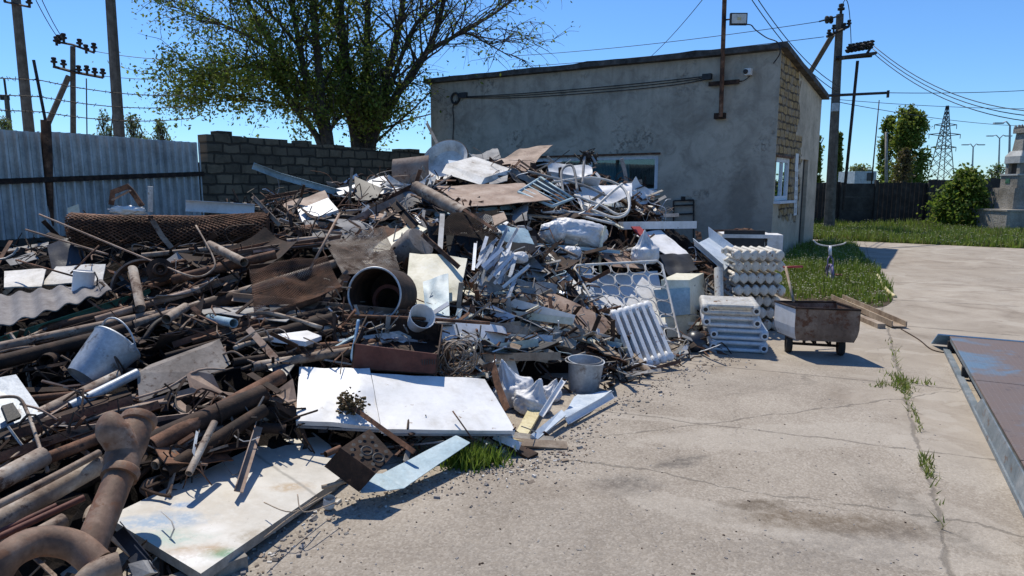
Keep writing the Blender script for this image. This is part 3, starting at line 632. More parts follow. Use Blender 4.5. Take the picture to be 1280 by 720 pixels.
def wire(label, p, q, sag=.3, r=.012, group='overhead wires', name='overhead_wire', mat='black', n=16):
    pts = [lerp(p, q, i/n)-V((0, 0, 4*sag*(i/n)*(1-i/n))) for i in range(n+1)]
    m = MB(); m.tube(pts, r, 5); return tag(m.build(name, mat, smooth=180), label, 'wire', group)
for k, (y0, y1, y2, lb) in enumerate(((97, 100, 118, 'top strand of barbed wire above the steel fence'), (118, 121, 132, 'second strand of barbed wire above the steel fence'), (137, 140, 147, 'lowest strand of barbed wire above the steel fence'))):
    a_ = PY(-60, y0-2, 11.6); b_ = PY(49-k*-2, y1, 13.2); c_ = PY(245, y2+25*0, 16.3)
    pts = [lerp(a_, b_, i/6) for i in range(6)]+[lerp(b_, c_, i/8)-V((0, 0, .12*4*(i/8)*(1-i/8))) for i in range(9)]
    m = MB(); m.tube(pts, .009, 4)
    for i in range(50):
        u = i/50; j = u*(len(pts)-1.001); p = lerp(pts[int(j)], pts[int(j)+1], j-int(j)); d = V((random.uniform(-1, 1), random.uniform(-1, 1), random.uniform(-1, 1))).normalized()*.045
        m.tube([p-d, p+d], .006, 3)
    tag(m.build('barbed_wire', 'iron'), lb, 'wire', 'barbed wire on the fence')
Wa, Wb = V((-7.75, 16.2, 0)), V((-2.69, 22.98, 0)); wd_ = (Wb-Wa).normalized(); wn = V((wd_.y, -wd_.x, 0))
blockmat('limestone_wall', ((.28, .20, .125), (.145, .11, .076)), (.075, .058, .042), .46, .25, wd_, Wa, .03)
def wallspan(px): n_ = wn; q = onplane(px, 230, Wa, n_); return (q-Wa).dot(wd_)
LW = (Wb-Wa).length
spans = [(246, 262, 203), (262, 306, 169), (306, 362, 173), (362, 410, 180), (410, 470, 184), (470, 545, 190)]
m = MB(); M3w = Matrix((wd_, wn, V((0, 0, 1)))).transposed().to_3x3()
for i, (a_, b_, y) in enumerate(spans):
    s0, s1 = max(-.2, wallspan(a_)), min(LW, wallspan(b_)); pm_ = Wa+wd_*((s0+s1)/2); zt = PY((a_+b_)/2, y, pm_.y).z; m.box(pm_+V((0, 0, zt/2))-wn*(.2+.004*(i % 2)), (s1-s0, .4, zt), M3w)
rw = random.Random(8); s = .1
while s < LW-.6:
    L = rw.uniform(.35, .6); px_ = PX(Wa+wd_*(s+L/2)+V((0, 0, 2.5)))[0]; y = [q for q in spans if q[0]-20 <= px_ <= q[1]+20]
    if rw.random() < .45 and y:
        pm_ = Wa+wd_*(s+L/2); zt = PY(px_, y[-1][2], pm_.y).z; h_ = rw.uniform(.04, .13); m.box(pm_+V((0, 0, zt+h_/2-.03))-wn*.21, (L, .34, h_), M3w)
    s += L+.05
bw_ = tag(m.build('block_wall', 'limestone_wall'), 'old dark limestone block wall between steel fence and building', 'wall')
# ------------------------------------------------------------------ utility poles and far things
def shaft(m, p, q, r0, r1, n=8, square=False):
    """q top, p bottom; extended down to the ground"""
    d = (p-q).normalized(); k = (p.z)/max(-d.z, .05); b = p+d*k
    m.tube([b, lerp(b, q, .5), q], 1, 4 if square else n, scale=[r0, (r0+r1)/2, r1]); return b
def insul1(p, s, t_, ax=(0, 0, 1)):
    m = MB(); insul(m, p, s, ax); m.build('insulator', 'iron', t_)
def insul(m, p, s=.09, ax=(0, 0, 1)): m.lathe([(0, 0), (s*.4, 0), (s*.4, s), (s, s*1.2), (s, s*1.7), (s*.5, s*1.9), (s*.8, s*2.3), (s*.7, s*2.8), (0, s*3)], p, ax, 8)
Y = 21
p = PY(20, 0, Y); b = PY(36, 160, Y); up_ = (p-b).normalized()
t_ = thing('utility_pole', 'leaning concrete utility pole farthest left with a small crossarm', 'utility pole', V((b.x, b.y, 0)), 'concrete utility poles')
m = MB(); shaft(m, b, p+up_*.6, .17, .12); m.build('shaft', 'pole_concrete', t_)
m = MB(); m.tube([PY(5, 2, Y-.2), PY(38, 9, Y-.2)], .03, 4); m.build('crossarm', 'iron', t_)
insul1(PY(6, 2, Y-.2), .09, t_); insul1(PY(37, 9, Y-.2), .09, t_)
Y = 23
t_ = thing('utility_pole', 'concrete utility pole with slanted brace and two insulator crossarms', 'utility pole', V((PY(91, 165, Y).x, Y, 0)), 'concrete utility poles')
m = MB(); shaft(m, PY(91.5, 165, Y), PY(91, 58, Y), .115, .09, square=True); m.build('shaft', 'pole_concrete', t_)
m = MB(); shaft(m, PY(61, 152, Y-.5), PY(86, 95, Y-.1), .11, .10, square=True); m.build('brace', 'pole_concrete', t_)
m = MB(); m.tube([PY(66, 83, Y-.5), PY(92, 90, Y-.15), PY(129, 97, Y+.5)], .045, 4); m.tube([PY(70, 52, Y), PY(91, 56, Y), PY(118, 66, Y)], .035, 4); m.build('crossarm', 'iron', t_)
m = MB()
for x, y in ((68, 83), (80, 86), (99, 93), (109, 93), (119, 96), (129, 97), (74, 55), (80, 53), (100, 60), (108, 67), (118, 65), (71, 57)): insul1(PY(x, y, Y), .1, t_)
Y = 20
t_ = thing('utility_pole', 'tall plain concrete utility pole left of the big tree', 'utility pole', V((PY(149, 168, Y).x, Y, 0)), 'concrete utility poles')
m = MB(); p = PY(138, 0, Y); b = PY(149, 168, Y); shaft(m, b, p+(p-b).normalized()*1.2, .17, .125); m.build('shaft', 'pole_concrete', t_)
Y = 45
t_ = thing('utility_pole', 'small distant utility pole at the left edge of the picture', 'utility pole', V((PY(11, 160, Y).x, Y, 0)), 'concrete utility poles')
m = MB(); shaft(m, PY(12, 160, Y), PY(8, 120, Y), .16, .14); m.build('shaft', 'pole_concrete', t_)
m = MB(); m.tube([PY(8, 122, Y), PY(5, 98, Y)], .07, 5); m.box(PY(6, 122, Y), (.5, .2, .3)); m.build('bracket', 'iron', t_)
m = MB(); m.tube([PY(108, 98, 23), PY(109, 190, 23)], .02, 5); tag(m.build('stay_rod', 'iron', smooth=180), 'thin vertical stay rod hanging beside the braced utility pole', 'rod')
# right pole
Y = 26.3
bx = G(1036, 286)
rp = thing('utility_pole', 'concrete utility pole with slanted brace to the right of the building', 'utility pole', V((bx.x, bx.y, 0)), 'concrete utility poles')
m = MB(); tp = PY(1050, 18, Y); shaft(m, PY(1036.5, 280, Y), tp, .21, .135); m.build('shaft', 'pole_concrete', rp)
m = MB(); shaft(m, PY(1007, 100, Y+1), PY(1041, 43, Y), .13, .12, square=True); m.build('brace', 'pole_concrete', rp)
m = MB(); m.tube([PY(1024, 27, Y-.2), PY(1049, 20, Y-.2)], .03, 5); m.tube([PY(1033, 46, Y-.2), PY(1061, 33, Y-.3)], .05, 4); m.tube([PY(1044, 73, Y-.2), PY(1090, 69, Y-.5)], .075, 4); m.build('crossarm', 'iron', rp)
insul1(PY(1051, 18, Y), .13, rp)
for x, y in ((1042, 40), (1036, 46), (1055, 38), (1061, 34)): insul1(PY(x, y, Y-.2), .09, rp)
for x in (1032, 1037): m = MB(); m.lathe([(0, 0), (.14, .02), (.14, .08), (.05, .12), (0, .12)], PY(x, 25, Y-.2), (1, 0, .2), 8); m.build('insulator', 'iron', rp)
m = MB(); m.box(PY(1044, 134, Y-.25), (.22, .12, .3)); m.build('meter_box', 'zinc', rp)
m = MB(); m.tube([PY(1072, 76, Y-.3), PY(1057, 226, Y)], .06, 6); m.tube([PY(1057, 226, Y), PY(1054, 262, Y)], .06, 6); b_ = m.build('switch_rod', 'iron', rp)
dt_ = thing('switch_gear', 'black pole top switch gear with a row of insulators', 'switch gear', PY(1072, 70, Y-.5))
m = MB(); m.box(PY(1072, 70, Y-.5), (1.15, .5, .09), Matrix.Rotation(-.12, 3, 'Y')); m.build('platform', 'iron', dt_)
for i in range(7): m = MB(); m.lathe([(0, 0), (.05, 0), (.12, .07), (.05, .12), (.12, .18), (.05, .24), (.09, .30), (0, .34)], PY(1059+i*4.6, 66-i*.8, Y-.5+(i % 2)*.25), (.35, 0, 1), 8); m.build('insulator', 'black', dt_)
m = MB(); m.tube([PY(1084, 66, Y-.5), PY(1090, 57, Y-.5)], .05, 5); m.tube([PY(1060, 62, Y-.5), PY(1078, 55, Y-.5), PY(1092, 56, Y-.5)], .015, 4); m.build('switch_arm', 'black', dt_)
m = MB(); m.tube([PY(1015, 120.5, 20.2), PY(1110, 116, 22)], .045, 6); m.box(PY(1110, 117.5, 22), (.06, .06, .22)); tag(m.build('steel_boom', 'iron'), 'thin horizontal steel boom reaching right from the building roof corner', 'boom')
m = MB(); a_ = PY(1016, 106, 20.2); m.tube([PY(1008, 106, 20.1), PY(1020, 106, 20.3)], .05, 6); m.lathe([(0, 0), (.1, 0), (.1, .12), (0, .14)], PY(1019, 112, 20.2), (1, 0, 0), 8); tag(m.build('wall_insulator', 'glazed'), 'small pale insulator at the rear roof corner of the building', 'insulator')
Y = 26
wire('upper of three slanting wires from the switch gear to the right', PY(1092, 57, Y), PY(1300, 140, 20), .5, .014); wire('middle of three slanting wires from the switch gear to the right', PY(1091, 61, Y), PY(1300, 146, 20), .5, .014); wire('lowest of three slanting wires from the switch gear to the right', PY(1090, 65, Y), PY(1300, 153, 20), .5, .014)
wire('level wire running right from the end of the steel boom', PY(1110, 116, 22), PY(1300, 112, 26), .05, .012)
wire('lower level wire right of the utility pole', PY(1020, 122, 26), PY(1300, 136, 30), .1, .011); wire('gently falling wire behind the bushy far tree', PY(1050, 128, 26), PY(1300, 158, 40), .2, .013)
wire('wire from the right utility pole top across the roof to the left', PY(1030, 26, Y), PY(640, 70, 34), .15, .013); wire('second wire below the pole top wire across the roof', PY(1030, 46, Y), PY(640, 84, 34), .1, .013)
wire('left one of two steep wires behind the roof corner', PY(936, -6, 20), PY(1047, 115, Y), .3, .014); wire('right one of two steep wires behind the roof corner', PY(944, -6, 20), PY(1049, 108, Y), .3, .014)
wire('steep wire rising to the right above the flat roof', PY(812, 72, 30), PY(884, -8, 22), .1, .012)
wire('looped jumper wire at the top of the right utility pole', PY(1051, 13, Y), PY(1064, 60, Y-.4), -.9, .014)
wire('wire slanting down from upper left to the braced pole', PY(40, -10, 20), PY(76, 52, 23), .1, .012); wire('second wire slanting down to the braced pole', PY(48, -10, 20), PY(80, 50, 23), .1, .012)
wire('upper wire from the braced pole toward the big tree', PY(118, 64, 23), PY(300, 70, 26), .2, .011); wire('lower wire from the braced pole toward the big tree', PY(129, 95, 23), PY(300, 88, 26), .2, .011)
# far wall, its shade is darkened into the panel and plank colours
Y0 = 30.0; fa, fb = V((10.2, 29.2, 0)), V((28, 31.5, 0))
fwd = (fb-fa).normalized(); fwn = V((fwd.y, -fwd.x, 0)); M3b = Matrix((fwd, fwn, V((0, 0, 1)))).transposed().to_3x3()
surf('far_panel', [(0, (.025, .022, .02)), (.5, (.05, .045, .04)), (1, (.085, .078, .07))], 2, .95, 0, .5, streak=(.04, .035, .03))
surf('far_plank', [(0, (.018, .014, .012)), (.5, (.038, .03, .026)), (1, (.075, .062, .054))], 3, .95, 0, .5, streak=(.025, .02, .018))
fwl = thing('far_wall', 'long dark wall of old concrete panels and boards behind the grass', 'wall', fa); s = 0; i = 0
rr = random.Random(5)
while s < (fb-fa).length:
    L = rr.uniform(1.6, 2.6); ht = 1.80+rr.uniform(-.06, .04)+(.14 if 7.2 < s else 0)
    m = MB(); c_ = fa+fwd*(s+L/2)
    if i % 3 != 2:
        k = int(L/.2)
        for j in range(k): m.box(fa+fwd*(s+(j+.5)*L/k)+V((0, 0, ht/2-.05*rr.random())), (L/k-.015, .04+.01*rr.random(), ht-.1*rr.random()), M3b)
        m.build('plank_panel', 'far_plank', fwl)
    else:
        for j in range(3): m.box(c_+V((0, 0, ht/6+j*ht/3))+fwn*(.01*rr.random()), (L-.03, .14, ht/3-.004), M3b)
        m.build('concrete_panel', 'far_panel', fwl)
    m = MB(); m.box(fa+fwd*s+fwn*.1+V((0, 0, .95)), (.13, .13, 1.9-rr.uniform(0, .3)), M3b); m.build('post', 'far_panel', fwl)
    s += L; i += 1
for (x0, x1, lb) in ((1068, 1095, 'grey metal cabin roof showing above the far wall'),):
    a_, b_ = PY(x0, 214, 44), PY(x1, 214, 44); t_ = thing('site_cabin', lb, 'cabin', V(((a_.x+b_.x)/2, 45, 0)))
    m = MB(); m.box(V(((a_.x+b_.x)/2, 45, a_.z/2)), (b_.x-a_.x, 2.2, a_.z)); m.build('body', 'zinc', t_)
    m = MB(); m.box(V((b_.x-.4, 43.88, a_.z-.35)), (.4, .06, .5)); m.build('vent', 'dark_plastic', t_)
m = MB(); shaft(m, PY(1090, 222, 40), PY(1099, 125, 40), .05, .03, 6); tag(m.build('antenna_mast', 'iron', smooth=180), 'very thin tall mast standing behind the far wall', 'mast')
m = MB(); shaft(m, PY(1108, 222, 48), PY(1108, 165, 48), .14, .1, 6); tag(m.build('far_post', 'wood_grey', smooth=180), 'thin distant wooden post left of the bushy far tree', 'post')
def street_lamp(px, ptop, Y, lb, arms):
    t_ = thing('street_lamp', lb, 'street lamp', V((PY(px, 222, Y).x, Y, 0)), 'distant street lamps')
    top_ = PY(px+1.5, ptop+3, Y); m = MB(); shaft(m, PY(px, 222, Y), top_, .14, .08, 6); m.build('pole', 'zinc', t_)
    for a in arms:
        m = MB(); e_ = PY(px+1.5+a, ptop, Y); m.tube([top_, lerp(top_, e_, .5)+V((0, 0, .25)), e_], .06, 5); m.build('arm', 'zinc', t_)
        m = MB(); m.box(e_+V((math.copysign(.3, a), 0, 0)), (.8, .25, .12)); m.build('lamp_head', 'zinc', t_)
street_lamp(1215, 181, 85, 'distant double arm street lamp, left one of the pair', (-7, 7)); street_lamp(1248, 170, 85, 'distant double arm street lamp, right one of the pair', (-9, 8)); street_lamp(1261, 154, 60, 'distant single arm street lamp beside the stone monument', (-10,))
# lattice pylon
Yp = 200; m = MB(); cx = PY(1176, 222, Yp).x
t_ = thing('lattice_pylon', 'tall lattice power pylon far beyond the wall', 'pylon', V((cx, Yp, 0)))
zt = PY(1176, 132, Yp).z; hw = lambda z: 2.6*(1-z/zt)**1.1+.22
zz = [0]; 
while zz[-1] < zt-1: zz.append(zz[-1]+max(1.2, hw(zz[-1])*1.3))
zz[-1] = zt; cr = lambda z: [V((cx+sx*hw(z), Yp+sy*hw(z), z)) for sx, sy in ((-1, -1), (1, -1), (1, 1), (-1, 1))]
for a, b in zip(zz[:-1], zz[1:]):
    ca, cb = cr(a), cr(b)
    for i in range(4):
        m.tube([ca[i], cb[i]], .13, 4); m.tube([ca[i], cb[(i+1) % 4]], .08, 3); m.tube([ca[(i+1) % 4], cb[i]], .08, 3)
m.build('lattice_tower', 'iron', t_)
for y, L in ((168, 4.5), (156, 3.2), (184, 3.6)):
    z = PY(1176, y, Yp).z; m = MB()
    for sgn in (-1, 1):
        m.tube([V((cx, Yp, z+.5)), V((cx+sgn*L, Yp, z))], .11, 4); m.tube([V((cx, Yp, z-.5)), V((cx+sgn*L, Yp, z))], .11, 4); m.tube([V((cx+sgn*L, Yp, z)), V((cx+sgn*L, Yp, z-1.2))], .1, 4)
    m.build('crossarm', 'iron', t_)
# monument
surf('stone_grey', [(0, (.16, .145, .12)), (.5, (.27, .25, .215)), (1, (.37, .35, .31))], 1.6, .95, 0, .8, .03, streak=(.12, .11, .09))
surf('stone_light', [(0, (.3, .3, .29)), (.5, (.45, .45, .43)), (1, (.55, .55, .53))], 2, .9, 0, .4)
mc = PY(1275, 240, 26.0); mc.z = 0; t_ = thing('stone_monument', 'grey stepped stone monument with a crown top at the right edge', 'monument', mc)
zy = lambda y, Y=mc.y-.9: max(0, PY(1262, y, Y).z)
def tier(x0, yb, yt, mat, nm='tier', x1=None):
    k = 26.3/FL/1.38; h0 = (1275-x0)*k; h1 = (1275-(x1 if x1 else x0))*k; z0, z1 = zy(yb), zy(yt); m = MB(); e = .94
    ring = lambda h, z: [V((mc.x+a*h, mc.y+b*h, z)) for a, b in ((-1, -e), (-e, -1), (e, -1), (1, -e), (1, e), (e, 1), (-e, 1), (-1, e))]
    m.add(ring(h0, z0)+ring(h1, z1), [tuple(range(8))[::-1], tuple(range(8, 16))]+[(i, (i+1) % 8, (i+1) % 8+8, i+8) for i in range(8)]); return m.build(nm, mat, t_)
tier(1219, 296, 264, 'stone_grey'); tier(1217.5, 264, 262, 'stone_grey', 'ledge'); tier(1243, 262, 235, 'stone_grey', x1=1246); tier(1254, 235, 219, 'stone_grey'); tier(1252.5, 219, 217, 'stone_light', 'ledge')
z0_, z1_ = zy(217), zy(203)
for a in (-.3, .3):
    for b_ in (-.3, .3):
        m = MB(); m.box(mc+V((a, b_, (z0_+z1_)/2)), (.16, .16, z1_-z0_)); m.build('column', 'stone_grey', t_)
m = MB(); m.box(mc+V((0, 0, (z0_+z1_)/2)), (.5, .5, z1_-z0_)); m.build('core', 'far_panel', t_)
tier(1256, 203, 194, 'stone_light', 'cap'); tier(1256, 194, 187, 'stone_light', 'cap', 1261); tier(1262.5, 187, 164, 'stone_grey', 'tower', 1265); tier(1261.5, 164, 158, 'stone_grey', 'crown')
m = MB(); m.box(mc+V((0, 0, zy(158)-.02)), (.5, .5, .06))
for a in (-1, -.33, .33, 1):
    for b_ in (-1, -.33, .33, 1):
        if max(abs(a), abs(b_)) == 1: m.lathe([(0, -.02), (.05, -.02), (.06, .05), (.03, .12), (0, .16)], mc+V((a*.25, b_*.25, zy(158)))*1.0, (0, 0, 1), 6)
m.lathe([(0, -.02), (.12, -.02), (.1, .12), (.03, .22), (0, .34)], mc+V((0, 0, zy(158))), (0, 0, 1), 10); m.build('finial', 'stone_grey', t_)
m = MB(); m.box(mc+V((-.475, .05, (zy(230)+zy(222))/2)), (.02, .22, .18)); m.build('plaque', 'green', t_)
# weighbridge
d0, d1 = G(1187, 420, .16), G(1280, 582, .16); wd2 = (d1-d0).normalized(); wr = V((-wd2.y, wd2.x, 0)); wr = wr if wr.x > 0 else -wr
surf('grey_blue', [(0, (.09, .12, .14)), (.5, (.16, .19, .21)), (1, (.26, .28, .29))], 5, .6, 0, .2, spots=(.12, .08, .06), spot_scale=9)
def deckmat():
    t = NT('deck_plate'); P = t.pos()
    mp = t.n('ShaderNodeMapping'); mp.inputs['Rotation'].default_value = (0, 0, -math.atan2(wr.y, wr.x)); t.l(P, mp.inputs[0])
    worn = t.mr(t.noise(P, 1.15, 8, .62, .5), .40, .48)
    c = t.mix(worn, (.12, .185, .25), (.175, .125, .095)); c = t.mix(t.mr(t.noise(P, 5, 8, .7), .5, .7, 0, .6), c, (.17, .15, .14)); c = t.mix(t.mr(t.noise(P, 9, 6, .7), .6, .7, 0, .6), c, (.07, .05, .045))
    ck = t.n('ShaderNodeTexVoronoi', distance='MANHATTAN'); ck.inputs['Scale'].default_value = 26; ck.inputs['Randomness'].default_value = 0; t.l(mp.outputs[0], ck.inputs['Vector'])
    b_ = t.mr(ck.outputs['Distance'], .2, .32, 1, 0); c = t.mix(t.math('MULTIPLY', b_, .35), c, (.33, .33, .34)); t.l(c, t.b.inputs['Base Color']); t.bump(b_, .7, .006); t.done('deck_plate', .55, .25, .5)
deckmat()
wb = thing('weighbridge', 'low blue steel weighbridge platform at the right edge', 'weighbridge', V((d0.x, d0.y, 0)))
M3d = Matrix((wd2, wr, V((0, 0, 1)))).transposed().to_3x3(); LD = 7.0; WD = 3.0
for k in range(4):
    m = MB(); c_ = d0+wd2*(LD/4*(k+.5))+wr*(WD/2+.0); m.box(c_-V((0, 0, .006)), (LD/4-.012, WD, .012), M3d); m.build('deck_plate', 'deck_plate', wb)
m = MB(); P_ = lambda a, b, z: d0+wd2*a+wr*b+V((0, 0, z-.16))
m.plate([P_(-.22, -.13, .02), P_(-.22, WD+.1, .02), P_(0, WD+.1, .162), P_(0, -.1, .162)], .012); m.build('ramp', 'blue', wb)
m = MB(); m.box(P_(LD/2, .03, .128), (LD, .05, .04), M3d); m.box(P_(LD/2, -.02, .02), (LD, .05, .03), M3d); m.build('side_rail', 'grey_blue', wb)
m = MB(); m.box(P_(LD/2, .12, .08), (LD-.3, .05, .1), M3d); m.build('inner_beam', 'zinc', wb)
for k in range(6):
    m = MB(); m.box(P_(.03+k*1.1, .012, .07), (.05, .05, .09), M3d); m.build('bracket', 'black', wb)
m = MB(); m.plate([P_(2.05, -.035, .02), P_(4, -.035, .02), P_(4, -.02, .15), P_(2.25, -.02, .15)], .01); m.build('side_plate', 'grey_blue', wb)
# ------------------------------------------------------------------ trees
def limb(m, pts, r0, r1, n=7):
    k = len(pts); m.tube(pts, 1, n, scale=[lerp(r0, r1, (i/(k-1))**.8) for i in range(k)], caps=False)
def grow(m, start, d, L, r, rs, droop=.0, wig=.25, seg=6):
    pts = [start]; d = d.normalized()
    for i in range(seg):
        d = (d+V((rs.gauss(0, wig), rs.gauss(0, wig), rs.gauss(0, wig)-droop*(i/seg)))*.45).normalized(); pts.append(pts[-1]+d*(L/seg))
    limb(m, pts, r, r*.35, 5 if r > .02 else 3); return pts
def leaves(name, parent, centres, size, mats, probs, rs):
    C_ = np.array([tuple(c) for c in centres]); n = len(C_); a = rs.normal(size=(n, 3)); a /= np.linalg.norm(a, axis=1)[:, None]; b = np.cross(a, rs.normal(size=(n, 3))); b /= np.linalg.norm(b, axis=1)[:, None]
    s = (size*rs.uniform(.6, 1.3, n))[:, None]; vs = np.stack([C_-a*s, C_+b*s*.55, C_+a*s, C_-b*s*.55], 1).reshape(-1, 3)
    o = bigmesh(name, vs, None, 4, mats, rs.choice(len(mats), n, p=probs))
    o.data.transform(Matrix.Translation(-wl(parent))); o.parent = parent; return o
def tree(name, label, Y, stems, dens, leafm, probs, lsize, nsub, seed, keep, group=None, droop=.25, subL=(1.0, 2.8), twigL=(.4, 1.2), ntw=6, cluster=.16, dy=1.0):
    rs = random.Random(seed); nr = np.random.RandomState(seed)
    base = PY(stems[0][0][0][0], stems[0][0][0][1], Y); base.z = 0
    t_ = thing(name, label, 'tree', base, group); m = MB(); cents = []
    for (pl_, w0, w1) in stems:
        k = Y/FL*1.02; sp = rs.uniform(-1, 1)*dy; n = len(pl_)
        pts = [PY(x, y, Y+sp*(i/(n-1))) for i, (x, y) in enumerate(pl_)]
        if pts[0].z > 0 and pl_[0][1] > 160: pts = [V((pts[0].x*1.0, pts[0].y, 0))]+pts
        cp = catmull(pts, 5); limb(m, cp, w0*k*.36, w1*k*.34, 9)
        for j in range(nsub):
            i = rs.randrange(int(len(cp)*.17), len(cp)-1); st = cp[i]; dd = (cp[i+1]-cp[i]).normalized()
            side = V((rs.gauss(0, .8), rs.gauss(0, .6), rs.uniform(.1, 1.2))).normalized()
            f = i/len(cp); L = rs.uniform(*subL)*(1.1-.4*f); sub = grow(m, st, dd*.8+side, L, lerp(w0, w1, f)*k*.11+.01, rs, droop*.5, .3, 7)
            for q in range(ntw):
                a = rs.randrange(2, len(sub)); tw = grow(m, sub[a], (sub[a]-sub[a-1]).normalized()+V((rs.gauss(0, 1), rs.gauss(0, .8), rs.gauss(-.15, .6))), rs.uniform(*twigL), .011, rs, droop*2, .3, 5)
                for pnt in tw[1:]:
                    x, y = PX(pnt); kk = keep(x, y)
                    for _ in range(int(dens*kk+rs.random())): cents.append(pnt+V((rs.gauss(0, cluster), rs.gauss(0, cluster), rs.gauss(0, cluster))))
    m.build('trunk', 'bark', t_); 
    if cents: leaves('crown', t_, cents, lsize, leafm, probs, nr)
    return t_
def keepA(x, y):
    k = 1.0
    if x > 470: k = .22 if y > 60 else .10
    if x > 540: k = .06
    if x < 300: k = .25 if y < 60 else .5
    if 300 <= x <= 470: k = .78 if y > 70 else .55
    if y > 90 and x < 420: k *= 1.5
    if y > 110 and 420 <= x < 530: k = 1.0
    return k
S1 = [([(447, 186), (437, 130), (430, 65), (424, 5), (418, -110)], 26, 12), ([(452, 186), (456, 110), (459, 45), (461, -90)], 20, 9), ([(460, 182), (478, 115), (494, 55), (504, 0), (512, -90)], 19, 8),
      ([(465, 182), (488, 130), (518, 90), (543, 45), (556, -5), (570, -60)], 17, 6), ([(463, 180), (492, 130), (528, 70), (575, 42), (622, 14), (650, -10)], 13, 3), ([(526, 72), (548, 58), (580, 42), (610, 55), (640, 72)], 6, 1.5), ([(480, 130), (500, 75), (520, 30), (550, 0), (570, -30)], 9, 4)]
S2 = [([(412, 186), (402, 125), (396, 60), (390, 0), (384, -100)], 20, 9), ([(408, 186), (386, 115), (374, 55), (364, 0), (350, -80)], 16, 7), ([(402, 186), (362, 125), (340, 62), (312, 5), (290, -60)], 14, 5), ([(360, 122), (330, 85), (290, 86), (262, 100), (228, 108)], 7, 1.5), ([(342, 66), (300, 40), (250, 20), (205, 5)], 6, 1.5), ([(400, 140), (350, 130), (300, 125), (255, 130)], 6, 1.5), ([(375, 60), (330, 10), (280, -20), (230, -40)], 6, 2)]
tree('deciduous_tree', 'big multi stemmed tree with bare right branches behind the block wall', 22.5, S1, 7, ['leaf', 'leaf_dark', 'leaf_fresh'], [.6, .2, .2], .06, 30, 11, keepA)
tree('deciduous_tree', 'leafy tree left of the big multi stemmed tree behind the block wall', 21.5, S2, 9.5, ['leaf', 'leaf_dark', 'leaf_fresh'], [.6, .15, .25], .06, 24, 12, keepA)
def small_tree(name, label, px, ytop, Y, halfpx, seed, mats, probs, n=2500, ls=.16, shape=None, trunk=.16, cat='tree', group=None, ybot=226, gap=.35):
    rs = random.Random(seed); nr = np.random.RandomState(seed); top_ = PY(px, ytop, Y); bot = PY(px, ybot, Y); k = Y/FL; H = top_.z; hw_ = halfpx*k
    t_ = thing(name, label, cat, V((top_.x, Y, 0)), group); m = MB(); c = []
    limb(m, [V((top_.x+rs.gauss(0, .05)*i, Y, H*i/6)) for i in range(7)], trunk, .03, 6)
    zb = max(bot.z*.5, .1) if name != 'bush' else 0
    cl = []
    for i in range(90):
        f = rs.random()**.8; r_ = (shape or (lambda f: sin(pi*(.12+.82*f))**.7))(f)*hw_; z = lerp(zb, H, f); a = rs.uniform(0, 2*pi); e = V((top_.x+cos(a)*r_*.8*rs.random()**.5, Y+sin(a)*r_*.8*rs.random()**.5, z+rs.gauss(0, .12)*r_)); st = V((top_.x, Y, max(0, z-r_*.9-.2))); limb(m, [st, lerp(st, e, .6)+V((0, 0, -.05*r_)), e+V((0, 0, .15*r_))], trunk*.3, .015, 4); cl.append((e, (r_*.15+.07)*rs.uniform(.6, 1.5)))
    for i in range(n):
        e, r_ = cl[rs.randrange(len(cl))]; q = e+V((rs.gauss(0, r_*.75), rs.gauss(0, r_*.75), rs.gauss(0, r_*1.1)))
        if mnoise.noise(q*(2.2/ max(r_, .3))) > gap+.25: continue
        c.append(q)
    m.build('trunk', 'bark', t_); leaves('crown', t_, c, ls, mats, probs, nr); return t_
fm = ['leaf', 'leaf_fresh', 'leaf']
small_tree('deciduous_tree', 'bushy green tree beyond the far wall beside the pylon', 1140, 138, 58, 34, 1, fm, [.5, .3, .2], 9500, .15, lambda f: (.95-.5*f) if f > .3 else .8, .22)
small_tree('poplar_tree', 'slender green tree left of the bushy far tree', 1112, 146, 60, 11, 2, fm, [.5, .4, .1], 2200, .15, lambda f: .5+.5*sin(pi*f), .14)
small_tree('poplar_tree', 'narrow poplar just right of the building corner', 1022, 172, 52, 11, 4, fm, [.6, .1, .3], 1300, .17, lambda f: .95-.7*f, .12)
small_tree('poplar_tree', 'narrow dark poplar behind the right utility pole', 1049, 168, 54, 9, 5, fm, [.4, .0, .6], 1500, .17, lambda f: .95-.7*f, .12)
small_tree('dry_shrub', 'brown dry shrub in front of the bushy far tree', 1131, 188, 50, 15, 6, ['leaf_dry'], [1], 1500, .12, None, .08)
small_tree('bush', 'large green bush against the far wall beside the monument', 1206, 219, 27.3, 37, 7, ['leaf', 'leaf_fresh', 'leaf_dark'], [.3, .6, .1], 9000, .085, lambda f: 1.08-.75*f*f, .05, 'bush')
small_tree('bush', 'small green bush at the foot of the far wall left of the big bush', 1185, 250, 27.6, 18, 17, ['leaf', 'leaf_fresh', 'leaf_dark'], [.3, .6, .1], 2200, .08, lambda f: 1.05-.6*f, .04, 'bush')
for i, (px, yt, hw_, lb) in enumerate(((128, 141, 14, 'pale budding tree behind the fence right of the braced pole'), (165, 143, 18, 'pale budding tree behind the fence right of the plain pole'), (200, 152, 16, 'pale budding tree behind the fence near the block wall'), (5, 150, 12, 'pale budding tree behind the fence at the left edge'))):
    small_tree('budding_tree', lb, px, yt, 34, hw_, 20+i, ['leaf_pale', 'leaf_fresh'], [.75, .25], 1100, .07, None, .06, group='pale trees behind the fence', ybot=175)
small_tree('budding_tree', 'pale blossoming tree behind the far wall near the cabin', 1075, 210, 75, 22, 31, ['leaf_pale', 'leaf'], [.8, .2], 1100, .18, None, .08)
small_tree('budding_tree', 'thin pale tree behind the far wall left of the monument', 1246, 206, 60, 16, 33, ['leaf_pale', 'leaf_fresh'], [.5, .5], 500, .13, None, .06)
